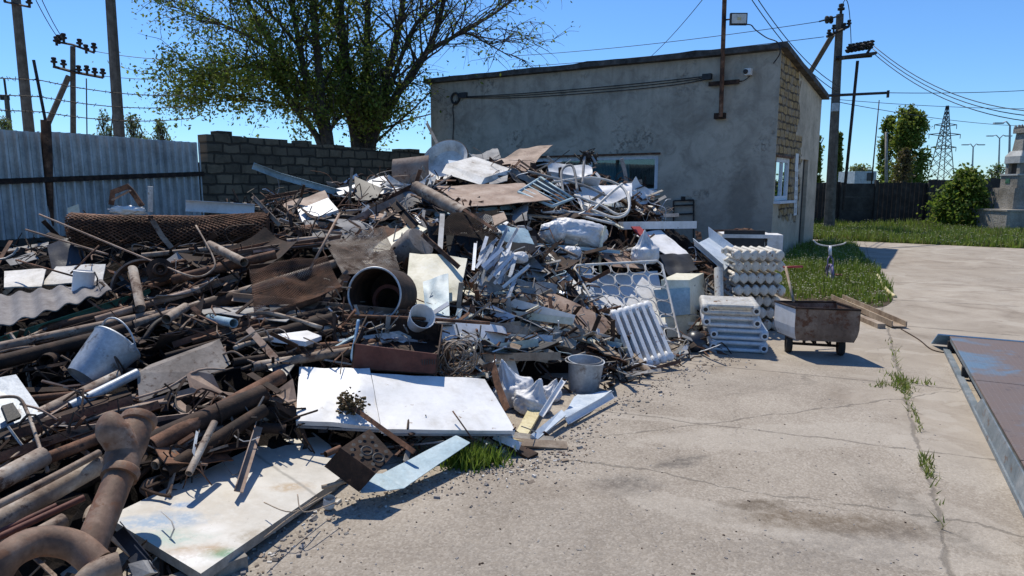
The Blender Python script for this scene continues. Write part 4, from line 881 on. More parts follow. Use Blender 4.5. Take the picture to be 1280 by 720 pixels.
# ------------------------------------------------------------------ the heap: height field
CTRL = [PY(*c) for c in ((60, 715, 2.45), (60, 600, 3.0), (180, 600, 3.1), (125, 470, 4.2), (30, 480, 3.9), (100, 355, 6), (20, 350, 6.2), (150, 290, 6.7), (300, 290, 6.8), (380, 345, 5.7), (465, 370, 5.6), (430, 250, 8.6), (580, 200, 10.1),
        (660, 198, 10.6), (610, 248, 8.6), (500, 278, 7.6), (560, 352, 6.4), (640, 345, 6.9), (720, 300, 7.9), (790, 232, 10.7), (820, 292, 9.5), (780, 375, 7.15), (885, 318, 9.7), (500, 420, 5.0), (500, 505, 4.25), (250, 400, 5.0), (650, 475, 5.2), (700, 420, 6.0),
        (240, 480, 4.0), (340, 470, 4.2), (400, 430, 4.7), (300, 540, 3.7), (850, 380, 7.6), (740, 255, 9.6), (350, 255, 8.0), (620, 420, 5.7), (835, 340, 8.2))]
CTRL += [G(*c, .01) for c in ((245, 712), (340, 655), (430, 606), (520, 585), (600, 572), (672, 560), (700, 530), (768, 492), (845, 458), (880, 445), (905, 440), (925, 400), (945, 370), (955, 345))]
CTRL += [V(c) for c in ((-9, 12, .5), (-6.2, 11.5, .9), (-5.5, 14, .9), (-2, 14, 1.1), (1, 15, 1.3), (3.0, 14.2, 1.0), (4.0, 12.6, .45), (4.6, 10.6, .1), (-6.5, 8, .7), (-5, 6, .55), (-3.6, 4.2, .4), (-2.6, 2.6, .25), (-1.7, 1.6, .05), (-3, 1.2, .2), (-8, 9.5, .5),
         (-1.6, 1.0, 0), (-.9, 2.4, 0), (0, 3, 0), (1.5, 4.5, 0), (3, 6, 0), (4.2, 8, 0), (5.5, 11, 0), (5.2, 13, 0), (1, 17.5, .4), (-2, 19, .3))]
cx_ = np.array([[c.x, c.y] for c in CTRL]); cz_ = np.array([c.z for c in CTRL]); n_ = len(cx_)
phi = lambda r: r
Kr = phi(np.sqrt(((cx_[:, None]-cx_[None])**2).sum(2)))+np.eye(n_)*.02
Ar = np.block([[Kr, np.c_[np.ones(n_), cx_]], [np.c_[np.ones(n_), cx_].T, np.zeros((3, 3))]]); sol = np.linalg.solve(Ar, np.r_[cz_, 0, 0, 0])
GX0, GX1, GY0, GY1, GS = -10, 7, .6, 20, .05
gx = np.arange(GX0, GX1, GS); gy = np.arange(GY0, GY1, GS); GXX, GYY = np.meshgrid(gx, gy)
Z = sol[n_]+sol[n_+1]*GXX+sol[n_+2]*GYY
for i in range(n_): Z += sol[i]*phi(np.hypot(GXX-cx_[i, 0], GYY-cx_[i, 1]))
foot = [tuple(G(x, y))[:2] for x, y in ((246, 716), (340, 660), (430, 611), (520, 592), (600, 577), (672, 565), (705, 535), (772, 494), (848, 462), (905, 445), (928, 405), (948, 370), (960, 340))]+[(5.0, 12.4), (4.3, 14.6), (1, 18.2), (-3, 20), (-7.4, 14.6), (-9.2, 12), (-9.4, 8), (-7, 4), (-4.5, 1), (-1.3, .8)]
fpo = np.array(foot)
def sdist(x, y):
    """signed distance to the footprint, positive inside (array)"""
    d = np.full(x.shape, 1e9); ins = np.zeros(x.shape, bool)
    for i in range(len(fpo)):
        a, b = fpo[i-1], fpo[i]; e = b-a; t = np.clip(((x-a[0])*e[0]+(y-a[1])*e[1])/(e@e), 0, 1); d = np.minimum(d, np.hypot(x-a[0]-t*e[0], y-a[1]-t*e[1]))
        cnd = ((a[1] > y) != (b[1] > y)); 
        with np.errstate(divide='ignore', invalid='ignore'): xi = e[0]*(y-a[1])/e[1]+a[0] if e[1] != 0 else np.full(x.shape, -1e9)
        ins ^= cnd & (x < xi)
    return np.where(ins, d, -d)
SD = sdist(GXX, GYY); Z = np.maximum(Z, .02)*np.clip(SD/.35, 0, 1)**.6; Z[SD < 0] = -.05
def H(x, y):
    u = (x-GX0)/GS; v = (y-GY0)/GS; i = int(u); j = int(v)
    if i < 0 or j < 0 or i >= len(gx)-1 or j >= len(gy)-1: return -.05
    fu, fv = u-i, v-j
    return (Z[j, i]*(1-fu)+Z[j, i+1]*fu)*(1-fv)+(Z[j+1, i]*(1-fu)+Z[j+1, i+1]*fu)*fv
def hit(px, py):
    d = ray(px, py); d = d/d.y; t = 1.0; 
    while t < 20:
        p = CAM+d*t
        if p.z <= max(H(p.x, p.y), 0): return p
        t += .02
    return None
def S(px, py, off=.06):
    """point on the heap seen at a pixel, off metres nearer the camera; off > 1.9 is an absolute distance"""
    if off > 1.9: return PY(px, py, off)
    p = hit(px, py)
    if p is None:      # over the skyline: take the depth of the ridge below
        for k in range(1, 120, 3):
            p = hit(px, py+k)
            if p is not None: return PY(px, py, p.y-off)
        return PY(px, py, 10)
    return p-(p-CAM).normalized()*off
# core surface, near-black colour stands in for shade in the voids
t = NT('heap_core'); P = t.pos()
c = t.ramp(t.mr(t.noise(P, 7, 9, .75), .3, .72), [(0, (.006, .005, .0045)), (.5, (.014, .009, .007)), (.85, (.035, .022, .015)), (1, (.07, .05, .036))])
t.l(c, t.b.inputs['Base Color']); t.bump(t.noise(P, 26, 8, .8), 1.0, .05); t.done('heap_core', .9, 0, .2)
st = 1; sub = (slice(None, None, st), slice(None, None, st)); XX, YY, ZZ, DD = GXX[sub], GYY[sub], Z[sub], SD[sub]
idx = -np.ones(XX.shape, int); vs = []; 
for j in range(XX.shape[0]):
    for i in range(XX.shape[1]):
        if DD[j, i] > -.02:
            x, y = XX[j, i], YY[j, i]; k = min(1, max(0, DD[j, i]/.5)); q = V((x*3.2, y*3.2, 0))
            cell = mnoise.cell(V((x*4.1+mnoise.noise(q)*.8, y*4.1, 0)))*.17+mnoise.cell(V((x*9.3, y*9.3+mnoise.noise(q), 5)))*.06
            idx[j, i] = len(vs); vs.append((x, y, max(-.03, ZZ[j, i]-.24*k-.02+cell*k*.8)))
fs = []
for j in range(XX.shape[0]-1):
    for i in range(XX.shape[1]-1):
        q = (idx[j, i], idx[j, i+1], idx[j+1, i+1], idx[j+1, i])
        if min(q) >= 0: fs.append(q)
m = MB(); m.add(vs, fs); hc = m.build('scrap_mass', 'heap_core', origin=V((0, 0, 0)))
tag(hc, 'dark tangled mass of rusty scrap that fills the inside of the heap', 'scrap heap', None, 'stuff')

KEEP = [[(134, 646), (251, 717), (436, 600), (412, 556), (352, 540)], [(370, 455), (462, 461), (606, 472), (646, 540), (477, 540), (368, 530)], [(80, 485), (105, 405), (175, 440), (150, 490)], [(430, 335), (505, 335), (505, 400), (430, 400)], [(543, 233), (655, 227), (692, 252), (582, 262)],
        [(80, 262), (345, 262), (345, 305), (80, 305)], [(105, 690), (125, 510), (195, 510), (160, 690)], [(0, 655), (60, 650), (135, 680), (130, 720), (0, 720)], [(512, 316), (586, 320), (574, 378), (505, 388)], [(452, 314), (516, 276), (536, 286), (468, 330)], [(716, 330), (826, 324), (854, 440), (756, 410)], [(760, 376), (815, 376), (845, 466), (788, 466)],
        [(665, 275), (775, 275), (775, 312), (665, 312)], [(436, 430), (550, 440), (548, 470), (436, 470)], [(168, 466), (262, 430), (280, 464), (174, 505)], [(616, 202), (650, 182), (692, 182), (655, 216)], [(522, 175), (600, 175), (610, 230), (522, 225)], [(615, 450), (695, 450), (695, 510), (615, 510)], [(700, 435), (755, 435), (755, 500), (700, 500)], [(0, 330), (135, 330), (135, 420), (0, 420)], [(0, 466), (55, 466), (55, 545), (0, 545)],
        [(372, 245), (425, 245), (425, 278), (372, 278)], [(333, 410), (404, 410), (404, 434), (333, 434)], [(232, 463), (374, 463), (374, 505), (232, 505)], [(776, 276), (868, 276), (866, 322), (792, 322)], [(864, 296), (925, 296), (925, 342), (864, 342)], [(826, 345), (868, 345), (868, 425), (826, 425)], [(640, 505), (770, 485), (770, 530), (640, 555)], [(440, 592), (570, 542), (590, 552), (500, 612), (450, 618)], [(418, 530), (495, 530), (495, 596), (418, 596)], [(310, 318), (410, 316), (430, 362), (320, 398)], [(0, 570), (130, 560), (130, 660), (0, 680)]]
def kept(x, y): return any(inside((x, y), k) for k in KEEP)
def Lp(a, t): return [(0, 0), (a, 0), (a, t), (t, t), (t, a), (0, a)]
def Up(w_, h, t): return [(-w_/2, 0), (w_/2, 0), (w_/2, h), (w_/2-t, h), (w_/2-t, t), (-w_/2+t, t), (-w_/2+t, h), (-w_/2, h)]
def Rp(w_, h): return [(-w_/2, -h/2), (w_/2, -h/2), (w_/2, h/2), (-w_/2, h/2)]
# ------------------------------------------------------------------ loose scrap litter (nobody could count it)
rs = np.random.RandomState(5); rnd = random.Random(21)
def zone_mats(px, py):
    if px < 420 and py > 250 : return ['rust', 'rust_dark', 'iron', 'rust_pipe', 'rust_dark', 'grey_brown', 'rust_pale', 'white_dirty'], [.14, .3, .2, .05, .2, .05, .03, .03]
    if py < 300: return ['rust', 'rust_dark', 'white', 'white_dirty', 'alu', 'grey', 'rust_pale', 'wood_grey'], [.28, .26, .03, .06, .03, .1, .14, .10]
    return ['rust_dark', 'rust', 'white', 'alu', 'wood_grey', 'cream', 'blue_pale', 'grey'], [.38, .24, .02, .02, .18, .03, .02, .11]
mb = MB(); n = 0
while n < 2300:
    px, py = rnd.uniform(-20, 960), rnd.uniform(180, 725); p = hit(px, py)
    if p is None or sdist(np.array([p.x]), np.array([p.y]))[0] < rnd.uniform(.02, .2) or kept(px, py): continue
    if rnd.random() > min(1, (p.y/7)**1.2+.22): continue
    if px < 420 and py > 310 and rnd.random() < .62: continue
    ms, pr = zone_mats(px, py); mb.use(rnd.choices(ms, pr)[0]); sc = .5+p.y/12
    p = p+V((0, 0, rnd.uniform(-.02, .05)))
    M = Matrix.Rotation(rnd.uniform(0, 6.3), 3, 'Z') @ Matrix.Rotation(rnd.gauss(0, .6), 3, 'X') @ Matrix.Rotation(rnd.gauss(0, .6), 3, 'Y')
    k = rnd.random()
    if k < .42:
        l_ = rnd.uniform(.08, .3)*sc; bend = rnd.gauss(0, .25); q = [p+M @ V((x*l_, bend*l_*x*x, 0)) for x in (-1, -.4, .3, 1)]; mb.sweep(q, Rp(rnd.uniform(.012, .05)*sc, rnd.uniform(.004, .014)), up=M @ V((0, 0, 1)))
    elif k < .56:
        a, b = rnd.uniform(.03, .09)*sc, rnd.uniform(.02, .07)*sc; q = [M @ V((x*a*rnd.uniform(.5, 1.2), y*b*rnd.uniform(.5, 1.2), rnd.gauss(0, .015)))+p for x, y in ((-1, -1), (1, -1), (1, 1), (-1, 1))]; mb.plate(q, .004, .012, 3, 3, freq=14)
    else:
        l_ = rnd.uniform(.05, .14)*sc; q = catmull([p+M @ V((i*l_, rnd.gauss(0, .07), rnd.gauss(0, .05))) for i in range(-2, 3)], 3); mb.tube(q, rnd.uniform(.003, .007), 4)
    n += 1
tag(mb.build('scrap_litter', origin=V((0, 0, 0))), 'countless small scraps, chips and bits of wire strewn over the heap', 'scrap', None, 'stuff')
mb = MB(); n = 0; edge = catmull([G(x, y) for x, y in ((255, 722), (345, 668), (430, 622), (520, 602), (600, 585), (672, 572), (710, 540), (775, 498), (850, 464), (900, 446))], 8)
for i in range(1300):
    q = edge[rnd.randrange(len(edge))]; k = abs(rnd.gauss(0, .13)); p = q+V((k*.7+rnd.gauss(0, .05), -k*.8+rnd.gauss(0, .05), .006)); mb.use(rnd.choice(['grey_brown', 'wood_grey', 'slate', 'slate', 'wood', 'white_dirty', 'rust_pipe']))
    s_ = rnd.uniform(.003, .011)*(1 if rnd.random() < .95 else 2); M = Matrix.Rotation(rnd.uniform(0, 6.3), 3, 'Z') @ Matrix.Rotation(rnd.uniform(0, 6), 3, 'X')
    mb.box(p, (s_*rnd.uniform(.6, 2.4), s_, s_*rnd.uniform(.4, 1)), M)
for i in range(450):
    p = G(rnd.uniform(330, 1180), rnd.uniform(470, 722), .004); mb.use(rnd.choice(['grey', 'grey_brown', 'rust_dark', 'slate'])); s_ = rnd.uniform(.003, .009)
    mb.box(p, (s_*rnd.uniform(.8, 2), s_, s_*.7), Matrix.Rotation(rnd.uniform(0, 6), 3, 'Z'))
tag(mb.build('gravel', origin=V((0, 0, 0))), 'loose gravel and crumbs scattered on the concrete along the heap', 'gravel', None, 'stuff')

# ------------------------------------------------------------------ scrap pieces
STR = []
ITEMS = []      # (label head, pixel) landmarks for the small pieces
def reg(o, px, short=None):
    if short: ITEMS.append((short, px))
    return o
def pts_(l): return [S(*q) for q in l]
def mid(l): return (sum(q[0] for q in l)/len(l), sum(q[1] for q in l)/len(l))
def sheet(name, cat, label, c, th=.004, mat='white', amp=.0, freq=4, short=None, curl=0, smooth=35, nu=1, nv=1):
    m = MB(); m.plate(pts_(c), th, amp, nu, nv, freq=freq, ph=len(ITEMS)*1.37, curl=curl)
    return reg(tag(m.build(name, mat, smooth=smooth if amp or curl else None), label, cat), mid(c), short)
def bar(name, cat, label, l, prof, mat='rust', short=None, up=None, sm=0):
    m = MB(); P = pts_(l); P = catmull(P, 5) if len(P) > 2 and sm else P
    u = up or (CAM-P[0]).normalized(); m.sweep(P, prof, up=u); return reg(tag(m.build(name, mat), label, cat), mid(l), short)
def pipe(name, cat, label, l, r, mat='rust_pipe', short=None, hollow=True, n=14):
    m = MB(); P = pts_(l); P = catmull(P, 6) if len(P) > 2 else P
    m.tube(P, r, n, caps=not hollow)
    if hollow:
        m.tube(P, r*.86, n, caps=False)
        for e, q in ((P[0], P[1]), (P[-1], P[-2])): m.lathe([(r, 0), (r*.86, 0)], e, (q-e), n)
        m.use(mat); m.mats = [mat, 'rust_dark'] ; k = m.cur; m.use('rust_dark'); mid_ = lerp(P[0], P[1], .35 if len(P) == 2 else 1); m.lathe([(0, 0), (r*.86, 0)], lerp(P[0], P[-1], .5) if len(P) == 2 else P[len(P)//2], P[1]-P[0], n); m.mi = [0]*len(m.f); m.mi[-n:] = [1]*n
    return reg(tag(m.build(name, mat, smooth=40), label, cat), mid(l), short)
def rod(label, l, r=.009, mat='rust', name='rusty_rod', cat='rod', short=None, group=None):
    m = MB(); P = pts_(l); P = catmull(P, 5) if len(P) > 2 else P; m.tube(P, r, 6); return reg(tag(m.build(name, mat, smooth=180), label, cat, group), mid(l), short)

# ---- left: mesh roll, rods, boards
rA, rB = S(92, 285, 6.55), S(338, 284, 6.75); rad = .165; ax = (rB-rA); Lr = ax.length; ax.normalize(); xa = V((0, 0, 1)); xa = (xa-ax*xa.dot(ax)).normalized(); ya = ax.cross(xa)
def rollp(th, s, k=0): 
    r_ = rad*(1+.09*sin(th*3+s*2)+.10*mnoise.noise(V((cos(th)*1.3, sin(th)*1.3, s*1.8))))-k; return rA+ax*s+xa*cos(th)*r_*.9+ya*sin(th)*r_+V((0, 0, -.05*sin(pi*s/Lr)))
t_ = thing('mesh_roll', 'thick brown roll of rusty wire mesh lying across the left of the heap', 'mesh roll', rA); m = MB()
for sg in (-1, 1):
    for k in range(30):
        m.tube([rollp(2*pi*k/30+sg*s*3.4, s+.02*mnoise.noise(V((k*1.0, s*3, sg)))) for s in np.linspace(0, Lr, 72)], .0065, 3, caps=False)
m.build('wire_mesh', 'rust', t_, smooth=180)
m = MB(); vs = [rollp(2*pi*i/24, s, .03) for s in np.linspace(0.02, Lr-.02, 40) for i in range(24)]; m.add(vs, [(j*24+i, j*24+(i+1) % 24, (j+1)*24+(i+1) % 24, (j+1)*24+i) for j in range(39) for i in range(24)]); m.build('inner_layers', 'rust_dark', t_, smooth=180)
m = MB()
for e in (0.0, Lr):
    m.tube([rA+ax*e+(xa*cos(a)+ya*sin(a))*(.15*(1-a/30)) for a in np.linspace(0, 22, 90)], .007, 3)
m.build('spiral_end', 'rust', t_, smooth=180); ITEMS.append(('mesh roll', (200, 285)))
rod('long thin rod sticking out to the left, highest of the rods below the mesh roll', [(49, 268, 5.9), (150, 310, 5.7), (240, 347, 5.4)], .008, 'rust_pale')
rod('thin rod pointing left from under the mesh roll, second from the top', [(32, 287, 5.9), (85, 303, 5.9), (135, 318, 5.8)], .008, 'rust_pale')
rod('thin rod lying over the pale board at far left', [(20, 325, 5.8), (95, 346, 5.6)], .008, 'rust')
rod('short rod crossing up to the right beside the white can', [(88, 342, 5.6), (124, 307, 5.8)], .008, 'rust')
sheet('pale_board', 'board', 'pale cream board at far left under the thin rods', [(5, 338, 5.9), (58, 335, 6.0), (52, 358, 5.7), (5, 359, 5.6)], .012, 'white_dirty', .01, short='pale cream board')
sheet('pale_board', 'board', 'pale cream board piece behind the white can', [(70, 333, 6.1), (132, 330, 6.1), (128, 352, 5.9), (52, 356, 5.8)], .012, 'white_dirty', .01)
sheet('steel_plate', 'plate', 'dark bent steel plate behind the pale boards', [(58, 305, 6.4), (100, 292, 6.6), (108, 335, 6.3), (66, 340, 6.2)], .01, 'dark_plastic', .02)
a_, b_ = S(94, 352, 5.55), S(122, 352, 5.5)
t_ = thing('can', 'small white can lying left of the curved brown segment', 'can', S(106, 360, 5.5)); m = MB(); m.lathe([(0, 0), (.078, 0), (.083, .01), (.078, .02), (.078, .17), (.083, .18), (.07, .185), (.07, .17), (0, .165)], S(103, 366, 5.55), (.12, .1, 1), 20); m.build('body', 'white', t_, smooth=40)
m = MB(); m.tube([S(118, 340, 5.5), S(122, 348, 5.46), S(121, 358, 5.46)], .006, 5); m.build('handle', 'iron', t_); ITEMS.append(('white can', (105, 352)))
m = MB(); c0 = S(160, 362, 5.75); m.lathe([(.26, -.14), (.26, .14), (.245, .14), (.245, -.14), (.26, -.14)], c0+V((.18, 0, .0)), (.25, -1, .15), 22, 1.2, 3.6, xdir=(1, 0, 0)); tag(m.build('drum_segment', 'rust_pale', smooth=40), 'curved brown drum segment standing under the mesh roll', 'drum segment'); ITEMS.append(('curved drum segment', (145, 330)))
m = MB(); m.lathe([(.02, 0), (.02, .02), (.10, .02), (.10, 0), (.03, 0)], S(200, 338, 5.5), (.6, -1, .3), 16); m.lathe([(.06, .02), (.05, .08), (.035, .08)], S(200, 338, 5.5), (.6, -1, .3), 14); tag(m.build('pipe_flange', 'rust_dark', smooth=40), 'round rusty pipe flange right of the hanging split tube', 'flange')
m = MB(); P0, P1 = S(165, 336, 5.35), S(175, 386, 5.0); d_ = (P1-P0); m.lathe([(.035, 0), (.04, .02), (.04, d_.length), (.034, d_.length), (.03, .02), (.035, 0)], P0, d_, 16, -.4, 4.6); tag(m.build('split_tube', 'rust_pipe', smooth=40), 'split rusty tube hanging below the curved drum segment', 'tube'); ITEMS.append(('hanging split tube', (172, 362)))
fr = [(139, 256, 6.5), (141, 240, 6.5), (160, 233, 6.5), (164, 238, 6.5), (178, 258, 6.5)]
t_ = thing('hand_saw_frame', 'bent rusty bracket standing on top of the mesh roll', 'bracket', S(160, 262, 6.5)); m = MB(); m.sweep(pts_(fr), Rp(.05, .012)); m.build('bow', 'rust', t_); m = MB(); m.sweep([S(140, 250, 6.45), S(163, 238, 6.45)], Rp(.03, .012)); m.build('crossbar', 'rust_pale', t_)
m = MB(); m.blob(S(160, 263, 6.45), (.17, .07, .04), .7, 3, 3); tag(m.build('foam_strip', 'white', smooth=180), 'white rag of foam on the mesh roll below the bent bracket', 'foam')
bar('pale_stick', 'stick', 'short pale upright stick behind the mesh roll', [(188, 233, 6.6), (188, 265, 6.6)], Rp(.045, .03), 'white_dirty')
sheet('steel_plate', 'plate', 'small tan plate leaning behind the left end of the mesh roll', [(84, 260, 6.75), (98, 255, 6.75), (100, 275, 6.7), (86, 280, 6.7)], .01, 'cream')
# corrugated slate sheets
m = MB(); q = [(-8, 372, 5.4), (128, 352, 5.7), (140, 365, 5.3), (-8, 412, 4.8)]; Q = pts_(q); n_ = 40
vs = []
for v in (0, 1):
    for i in range(n_+1):
        u = i/n_; p = lerp(lerp(Q[0], Q[1], u), lerp(Q[3], Q[2], u), v); vs.append(p+V((0, 0, .016*sin(u*34)+.01)))
for k in range(2*(n_+1)): vs.append(vs[k]-V((0, 0, .008)))
W = n_+1; m.add(vs, [(i, i+1, i+1+W, i+W) for i in range(n_)]+[(i+2*W, i+3*W, i+1+3*W, i+1+2*W) for i in range(n_)]+[(i+W, i+1+W, i+1+3*W, i+3*W) for i in range(n_)]); tag(m.build('slate_sheet', 'slate', smooth=60), 'broken wavy grey slate sheet at far left', 'slate sheet'); ITEMS.append(('wavy slate sheet', (60, 380)))
bar('green_bar', 'bar', 'long green painted steel bar slanting across the left of the heap', [(-10, 424, 4.7), (187, 361, 5.5)], Lp(.05, .006), 'green', 'green bar')
# bucket
BP = S(104, 474, 4.02); MP = S(145, 431, 4.22); d_ = MP-BP; Lb = .30; axb = d_.normalized()
t_ = thing('bucket', 'dented pale blue zinc bucket lying tilted on the scrap', 'bucket', BP); m = MB()
m.lathe([(0, .012), (.098, .012), (.105, 0), (.108, .012), (.118, .05), (.155, Lb*.93), (.157, Lb*.94), (.163, Lb*.97), (.157, Lb), (.152, Lb*.97), (.116, .05), (.1, .02), (0, .02)], BP, axb, 30); m.build('body', 'zinc', t_, smooth=50)
side = axb.cross(V((0, 0, 1))).normalized(); upb = side.cross(axb)
m = MB(); mc_ = BP+axb*Lb; m.tube([mc_+side*(.165*cos(a))+(upb*.85+axb*.5)*(.165*sin(a)) for a in np.linspace(0, pi, 16)], .006, 6); m.build('handle', 'zinc', t_, smooth=180)
for s_ in (-1, 1): m = MB(); m.box(mc_+side*.162*s_-axb*.02, (.03, .03, .045)); m.build('ear', 'zinc', t_)
ITEMS.append(('zinc bucket', (125, 448)))
def boxed(name, cat, label, front, depth, mat, short=None, open_top=False, amp=0):
    """box from its front face corners (tl,tr,br,bl) and a depth vector"""
    F = pts_(front); D_ = V(depth); m = MB()
    if not open_top: vs = F+[p+D_ for p in F]; m.add(vs, [(0, 1, 2, 3), (7, 6, 5, 4), (0, 4, 5, 1), (1, 5, 6, 2), (2, 6, 7, 3), (3, 7, 4, 0)])
    else:
        B_ = [p+D_ for p in F]; th = .012
        for q in ((F[0], F[1], F[2], F[3]), (B_[1], B_[0], B_[3], B_[2]), (F[1], B_[1], B_[2], F[2]), (B_[0], F[0], F[3], B_[3]), (F[3], F[2], B_[2], B_[3])): m.plate(list(q), th, amp)
    return reg(tag(m.build(name, mat), label, cat), mid(front), short)
boxed('steel_duct', 'duct', 'long grey brown steel box lying right of the zinc bucket', [(171, 466, 3.95), (262, 432, 4.35), (276, 464, 4.2), (174, 503, 3.8)], (.02, .11, .02), 'grey_brown', 'grey brown steel box')
pipe('steel_pipe', 'pipe', 'shiny grey pipe end pointing left from under the zinc bucket', [(88, 508, 3.62), (172, 466, 3.95)], .028, 'zinc', 'shiny pipe end')
pipe('steel_pipe', 'pipe', 'thin rusty pipe lying level left of the bucket below it', [(40, 501, 3.7), (170, 497, 3.85)], .022, 'rust_pipe')
pipe('steel_pipe', 'pipe', 'short pipe stub with pale end above the zinc bucket', [(208, 399, 4.7), (232, 384, 5.0)], .035, 'rust_pipe')
pipe('steel_pipe', 'pipe', 'dark pipe running up right behind the zinc bucket', [(58, 452, 4.3), (100, 430, 4.6), (300, 370, 5.3)], .05, 'rust_dark')
pipe('steel_pipe', 'pipe', 'short brown pipe on the dark scrap right below the mesh roll', [(262, 306, 5.9), (305, 328, 5.5)], .038, 'rust_pipe', 'short brown pipe')
sheet('metal_cover', 'cover', 'pale metal appliance panel with a square hole at the left edge', [(-25, 476, 3.55), (20, 468, 3.75), (54, 516, 3.55), (-25, 545, 3.25)], .012, 'zinc', 0, short='appliance panel')
sheet('appliance_window', 'opening', 'dark square opening frame on the pale appliance panel', [(2, 507, 3.40), (16, 503, 3.46), (27, 520, 3.40), (10, 527, 3.33)], .02, 'black')
rod('curved grey tube bent over the pale appliance panel', [(-5, 497, 3.3), (22, 497, 3.4), (34, 515, 3.35), (45, 545, 3.2), (60, 590, 3.0)], .009, 'rust_pipe', 'bent_tube', 'tube')
rod('long pale twig lying between pipes and appliance panel', [(0, 585, 3.0), (40, 552, 3.2), (70, 530, 3.4), (75, 522, 3.4)], .007, 'wood')
rod('thin pale wire rod running right from the appliance panel', [(25, 505, 3.4), (50, 512, 3.4), (72, 525, 3.4)], .006, 'rust_pale')
# torn triangular plates
m = MB(); m.plate(pts_([(233, 468, 3.95), (240, 463, 4.0), (266, 468, 4.0), (276, 489, 3.95), (320, 495, 3.95), (370, 498, 3.95), (366, 504, 3.92), (300, 502, 3.9), (240, 495, 3.85)]), .008); tag(m.build('torn_plate', 'rust_pale'), 'torn rusty plate with a long thin tail right of the steel box', 'plate'); ITEMS.append(('torn rusty plate', (290, 490)))
m = MB(); m.plate(pts_([(341, 491, 3.9), (366, 473, 4.0), (371, 500, 3.9), (360, 503, 3.85)]), .008); tag(m.build('torn_plate', 'rust_pale'), 'triangular rusty plate beside the white door edge', 'plate')
sheet('rusty_strip', 'strip', 'rusty flat bar leaning across the torn rusty plate', [(308, 468, 3.95), (316, 465, 3.98), (352, 488, 3.85), (346, 492, 3.82)], .006, 'rust_dark')
sheet('tan_wood', 'board', 'long tan splinter of wood lying under the torn rusty plate', [(165, 506, 3.75), (240, 484, 3.85), (250, 489, 3.85), (170, 512, 3.7)], .012, 'rust_pale')
# pipes bottom left
pipe('steel_pipe', 'pipe', 'thick pale pipe end at the left edge above the other pipes', [(-40, 622, 2.72), (55, 570, 3.05)], .048, 'rust_pipe', 'thick pale pipe')
pipe('steel_pipe', 'pipe', 'thick pale pipe running down left behind the cast iron tee', [(-25, 664, 2.55), (125, 580, 3.02)], .047, 'rust_pipe')
pipe('steel_pipe', 'pipe', 'thin grey brown pipe lying on top of the thick pale pipes', [(-20, 640, 2.5), (60, 600, 2.75), (124, 566, 3.0)], .017, 'rust_pipe')
pipe('steel_pipe', 'pipe', 'thin red brown pipe lying lowest at the left edge', [(-20, 680, 2.45), (105, 622, 2.75)], .014, 'rust_red')
pipe('steel_pipe', 'pipe', 'second thin red brown pipe along the lowest one', [(-20, 674, 2.46), (70, 632, 2.7)], .012, 'rust_red')
pipe('steel_pipe', 'pipe', 'long dark pipe running up right behind the cast iron tee', [(60, 622, 3.1), (185, 555, 3.35), (330, 492, 3.85)], .055, 'rust_dark', 'long dark pipe')
pipe('steel_pipe', 'pipe', 'dark pipe in the shade left of the cast iron tee', [(20, 580, 3.3), (160, 535, 3.6)], .05, 'rust_dark')
pipe('steel_pipe', 'pipe', 'short elbow stub between the pipes below the tee', [(108, 650, 2.75), (112, 638, 2.8), (120, 632, 2.85)], .016, 'rust_pipe')
long_ = [([(-10, 548, 3.35), (150, 470, 4.0)], .04, 'rust_pipe', 'long pale rusty pipe running from the left edge toward the bucket'), ([(-10, 455, 4.1), (130, 420, 4.7)], .045, 'rust_dark', 'dark pipe at the left edge level with the bucket rim'), ([(190, 558, 3.3), (352, 470, 4.05)], .045, 'rust', 'rusty pipe lying right of the tee alongside the long dark pipe'),
 ([(-10, 600, 2.95), (128, 546, 3.3)], .03, 'rust', 'rusty pipe between the thick pale pipe and the tee top'), ([(230, 450, 4.45), (420, 398, 4.95)], .05, 'rust_dark', 'dark pipe slanting up right toward the red cabinet'), ([(-10, 436, 4.5), (220, 388, 5.1)], .035, 'rust_pipe', 'long slim pipe lying behind the zinc bucket parallel to the green bar'),
 ([(215, 350, 5.5), (345, 318, 5.8)], .04, 'rust', 'rusty pipe running under the mesh roll toward the bulging mesh'), ([(60, 540, 3.55), (240, 498, 3.9)], .032, 'rust_dark', 'dark slim pipe under the shiny pipe end'), ([(206, 590, 3.2), (330, 512, 3.75)], .038, 'rust_dark', 'dark pipe pointing down left at the brown funnel'), ([(-10, 700, 2.35), (80, 650, 2.6)], .03, 'rust_pipe', 'pale pipe just above the large pipe bend'),
 ([(255, 425, 4.6), (400, 372, 5.2)], .03, 'rust', 'rusty slim pipe above the steel box running to the drum'), ([(120, 400, 4.95), (250, 362, 5.3)], .028, 'rust_pale', 'tan slim pipe under the hanging split tube')]
for l, r_, mt, lb in long_: pipe('steel_pipe', 'pipe', lb, l, r_, mt)
# cast iron tee
t_ = thing('pipe_tee', 'rusty cast iron pipe tee with flanges standing among the pipes', 'pipe tee', S(150, 600, 3.0)); m = MB()
P0, P1, P2, P3 = S(112, 688, 2.42), S(151, 592, 2.72), S(163, 552, 2.86), S(173, 527, 2.95)
m.tube([P0, P1], .058, 20, caps=False); d_ = (P1-P0).normalized()
m.lathe([(.058, -.012), (.072, -.012), (.074, .02), (.07, .028), (.065, .03)], P1-d_*.01, d_, 20); m.build('socket_pipe', 'rust_scale', t_, smooth=50)
m = MB(); m.tube(catmull([P1, lerp(P1, P2, .5)+V((-.012, 0, 0)), P2, P3], 6), 1, 20, scale=[.062+.012*sin(pi*i/18) for i in range(19)], caps=False)
d3 = (P3-P2).normalized(); m.lathe([(.06, -.02), (.075, -.015), (.078, .005), (.075, .02), (.055, .02), (.05, -.06), (0, -.07)], P3, d3, 20); m.build('upper_body', 'rust_scale', t_, smooth=50)
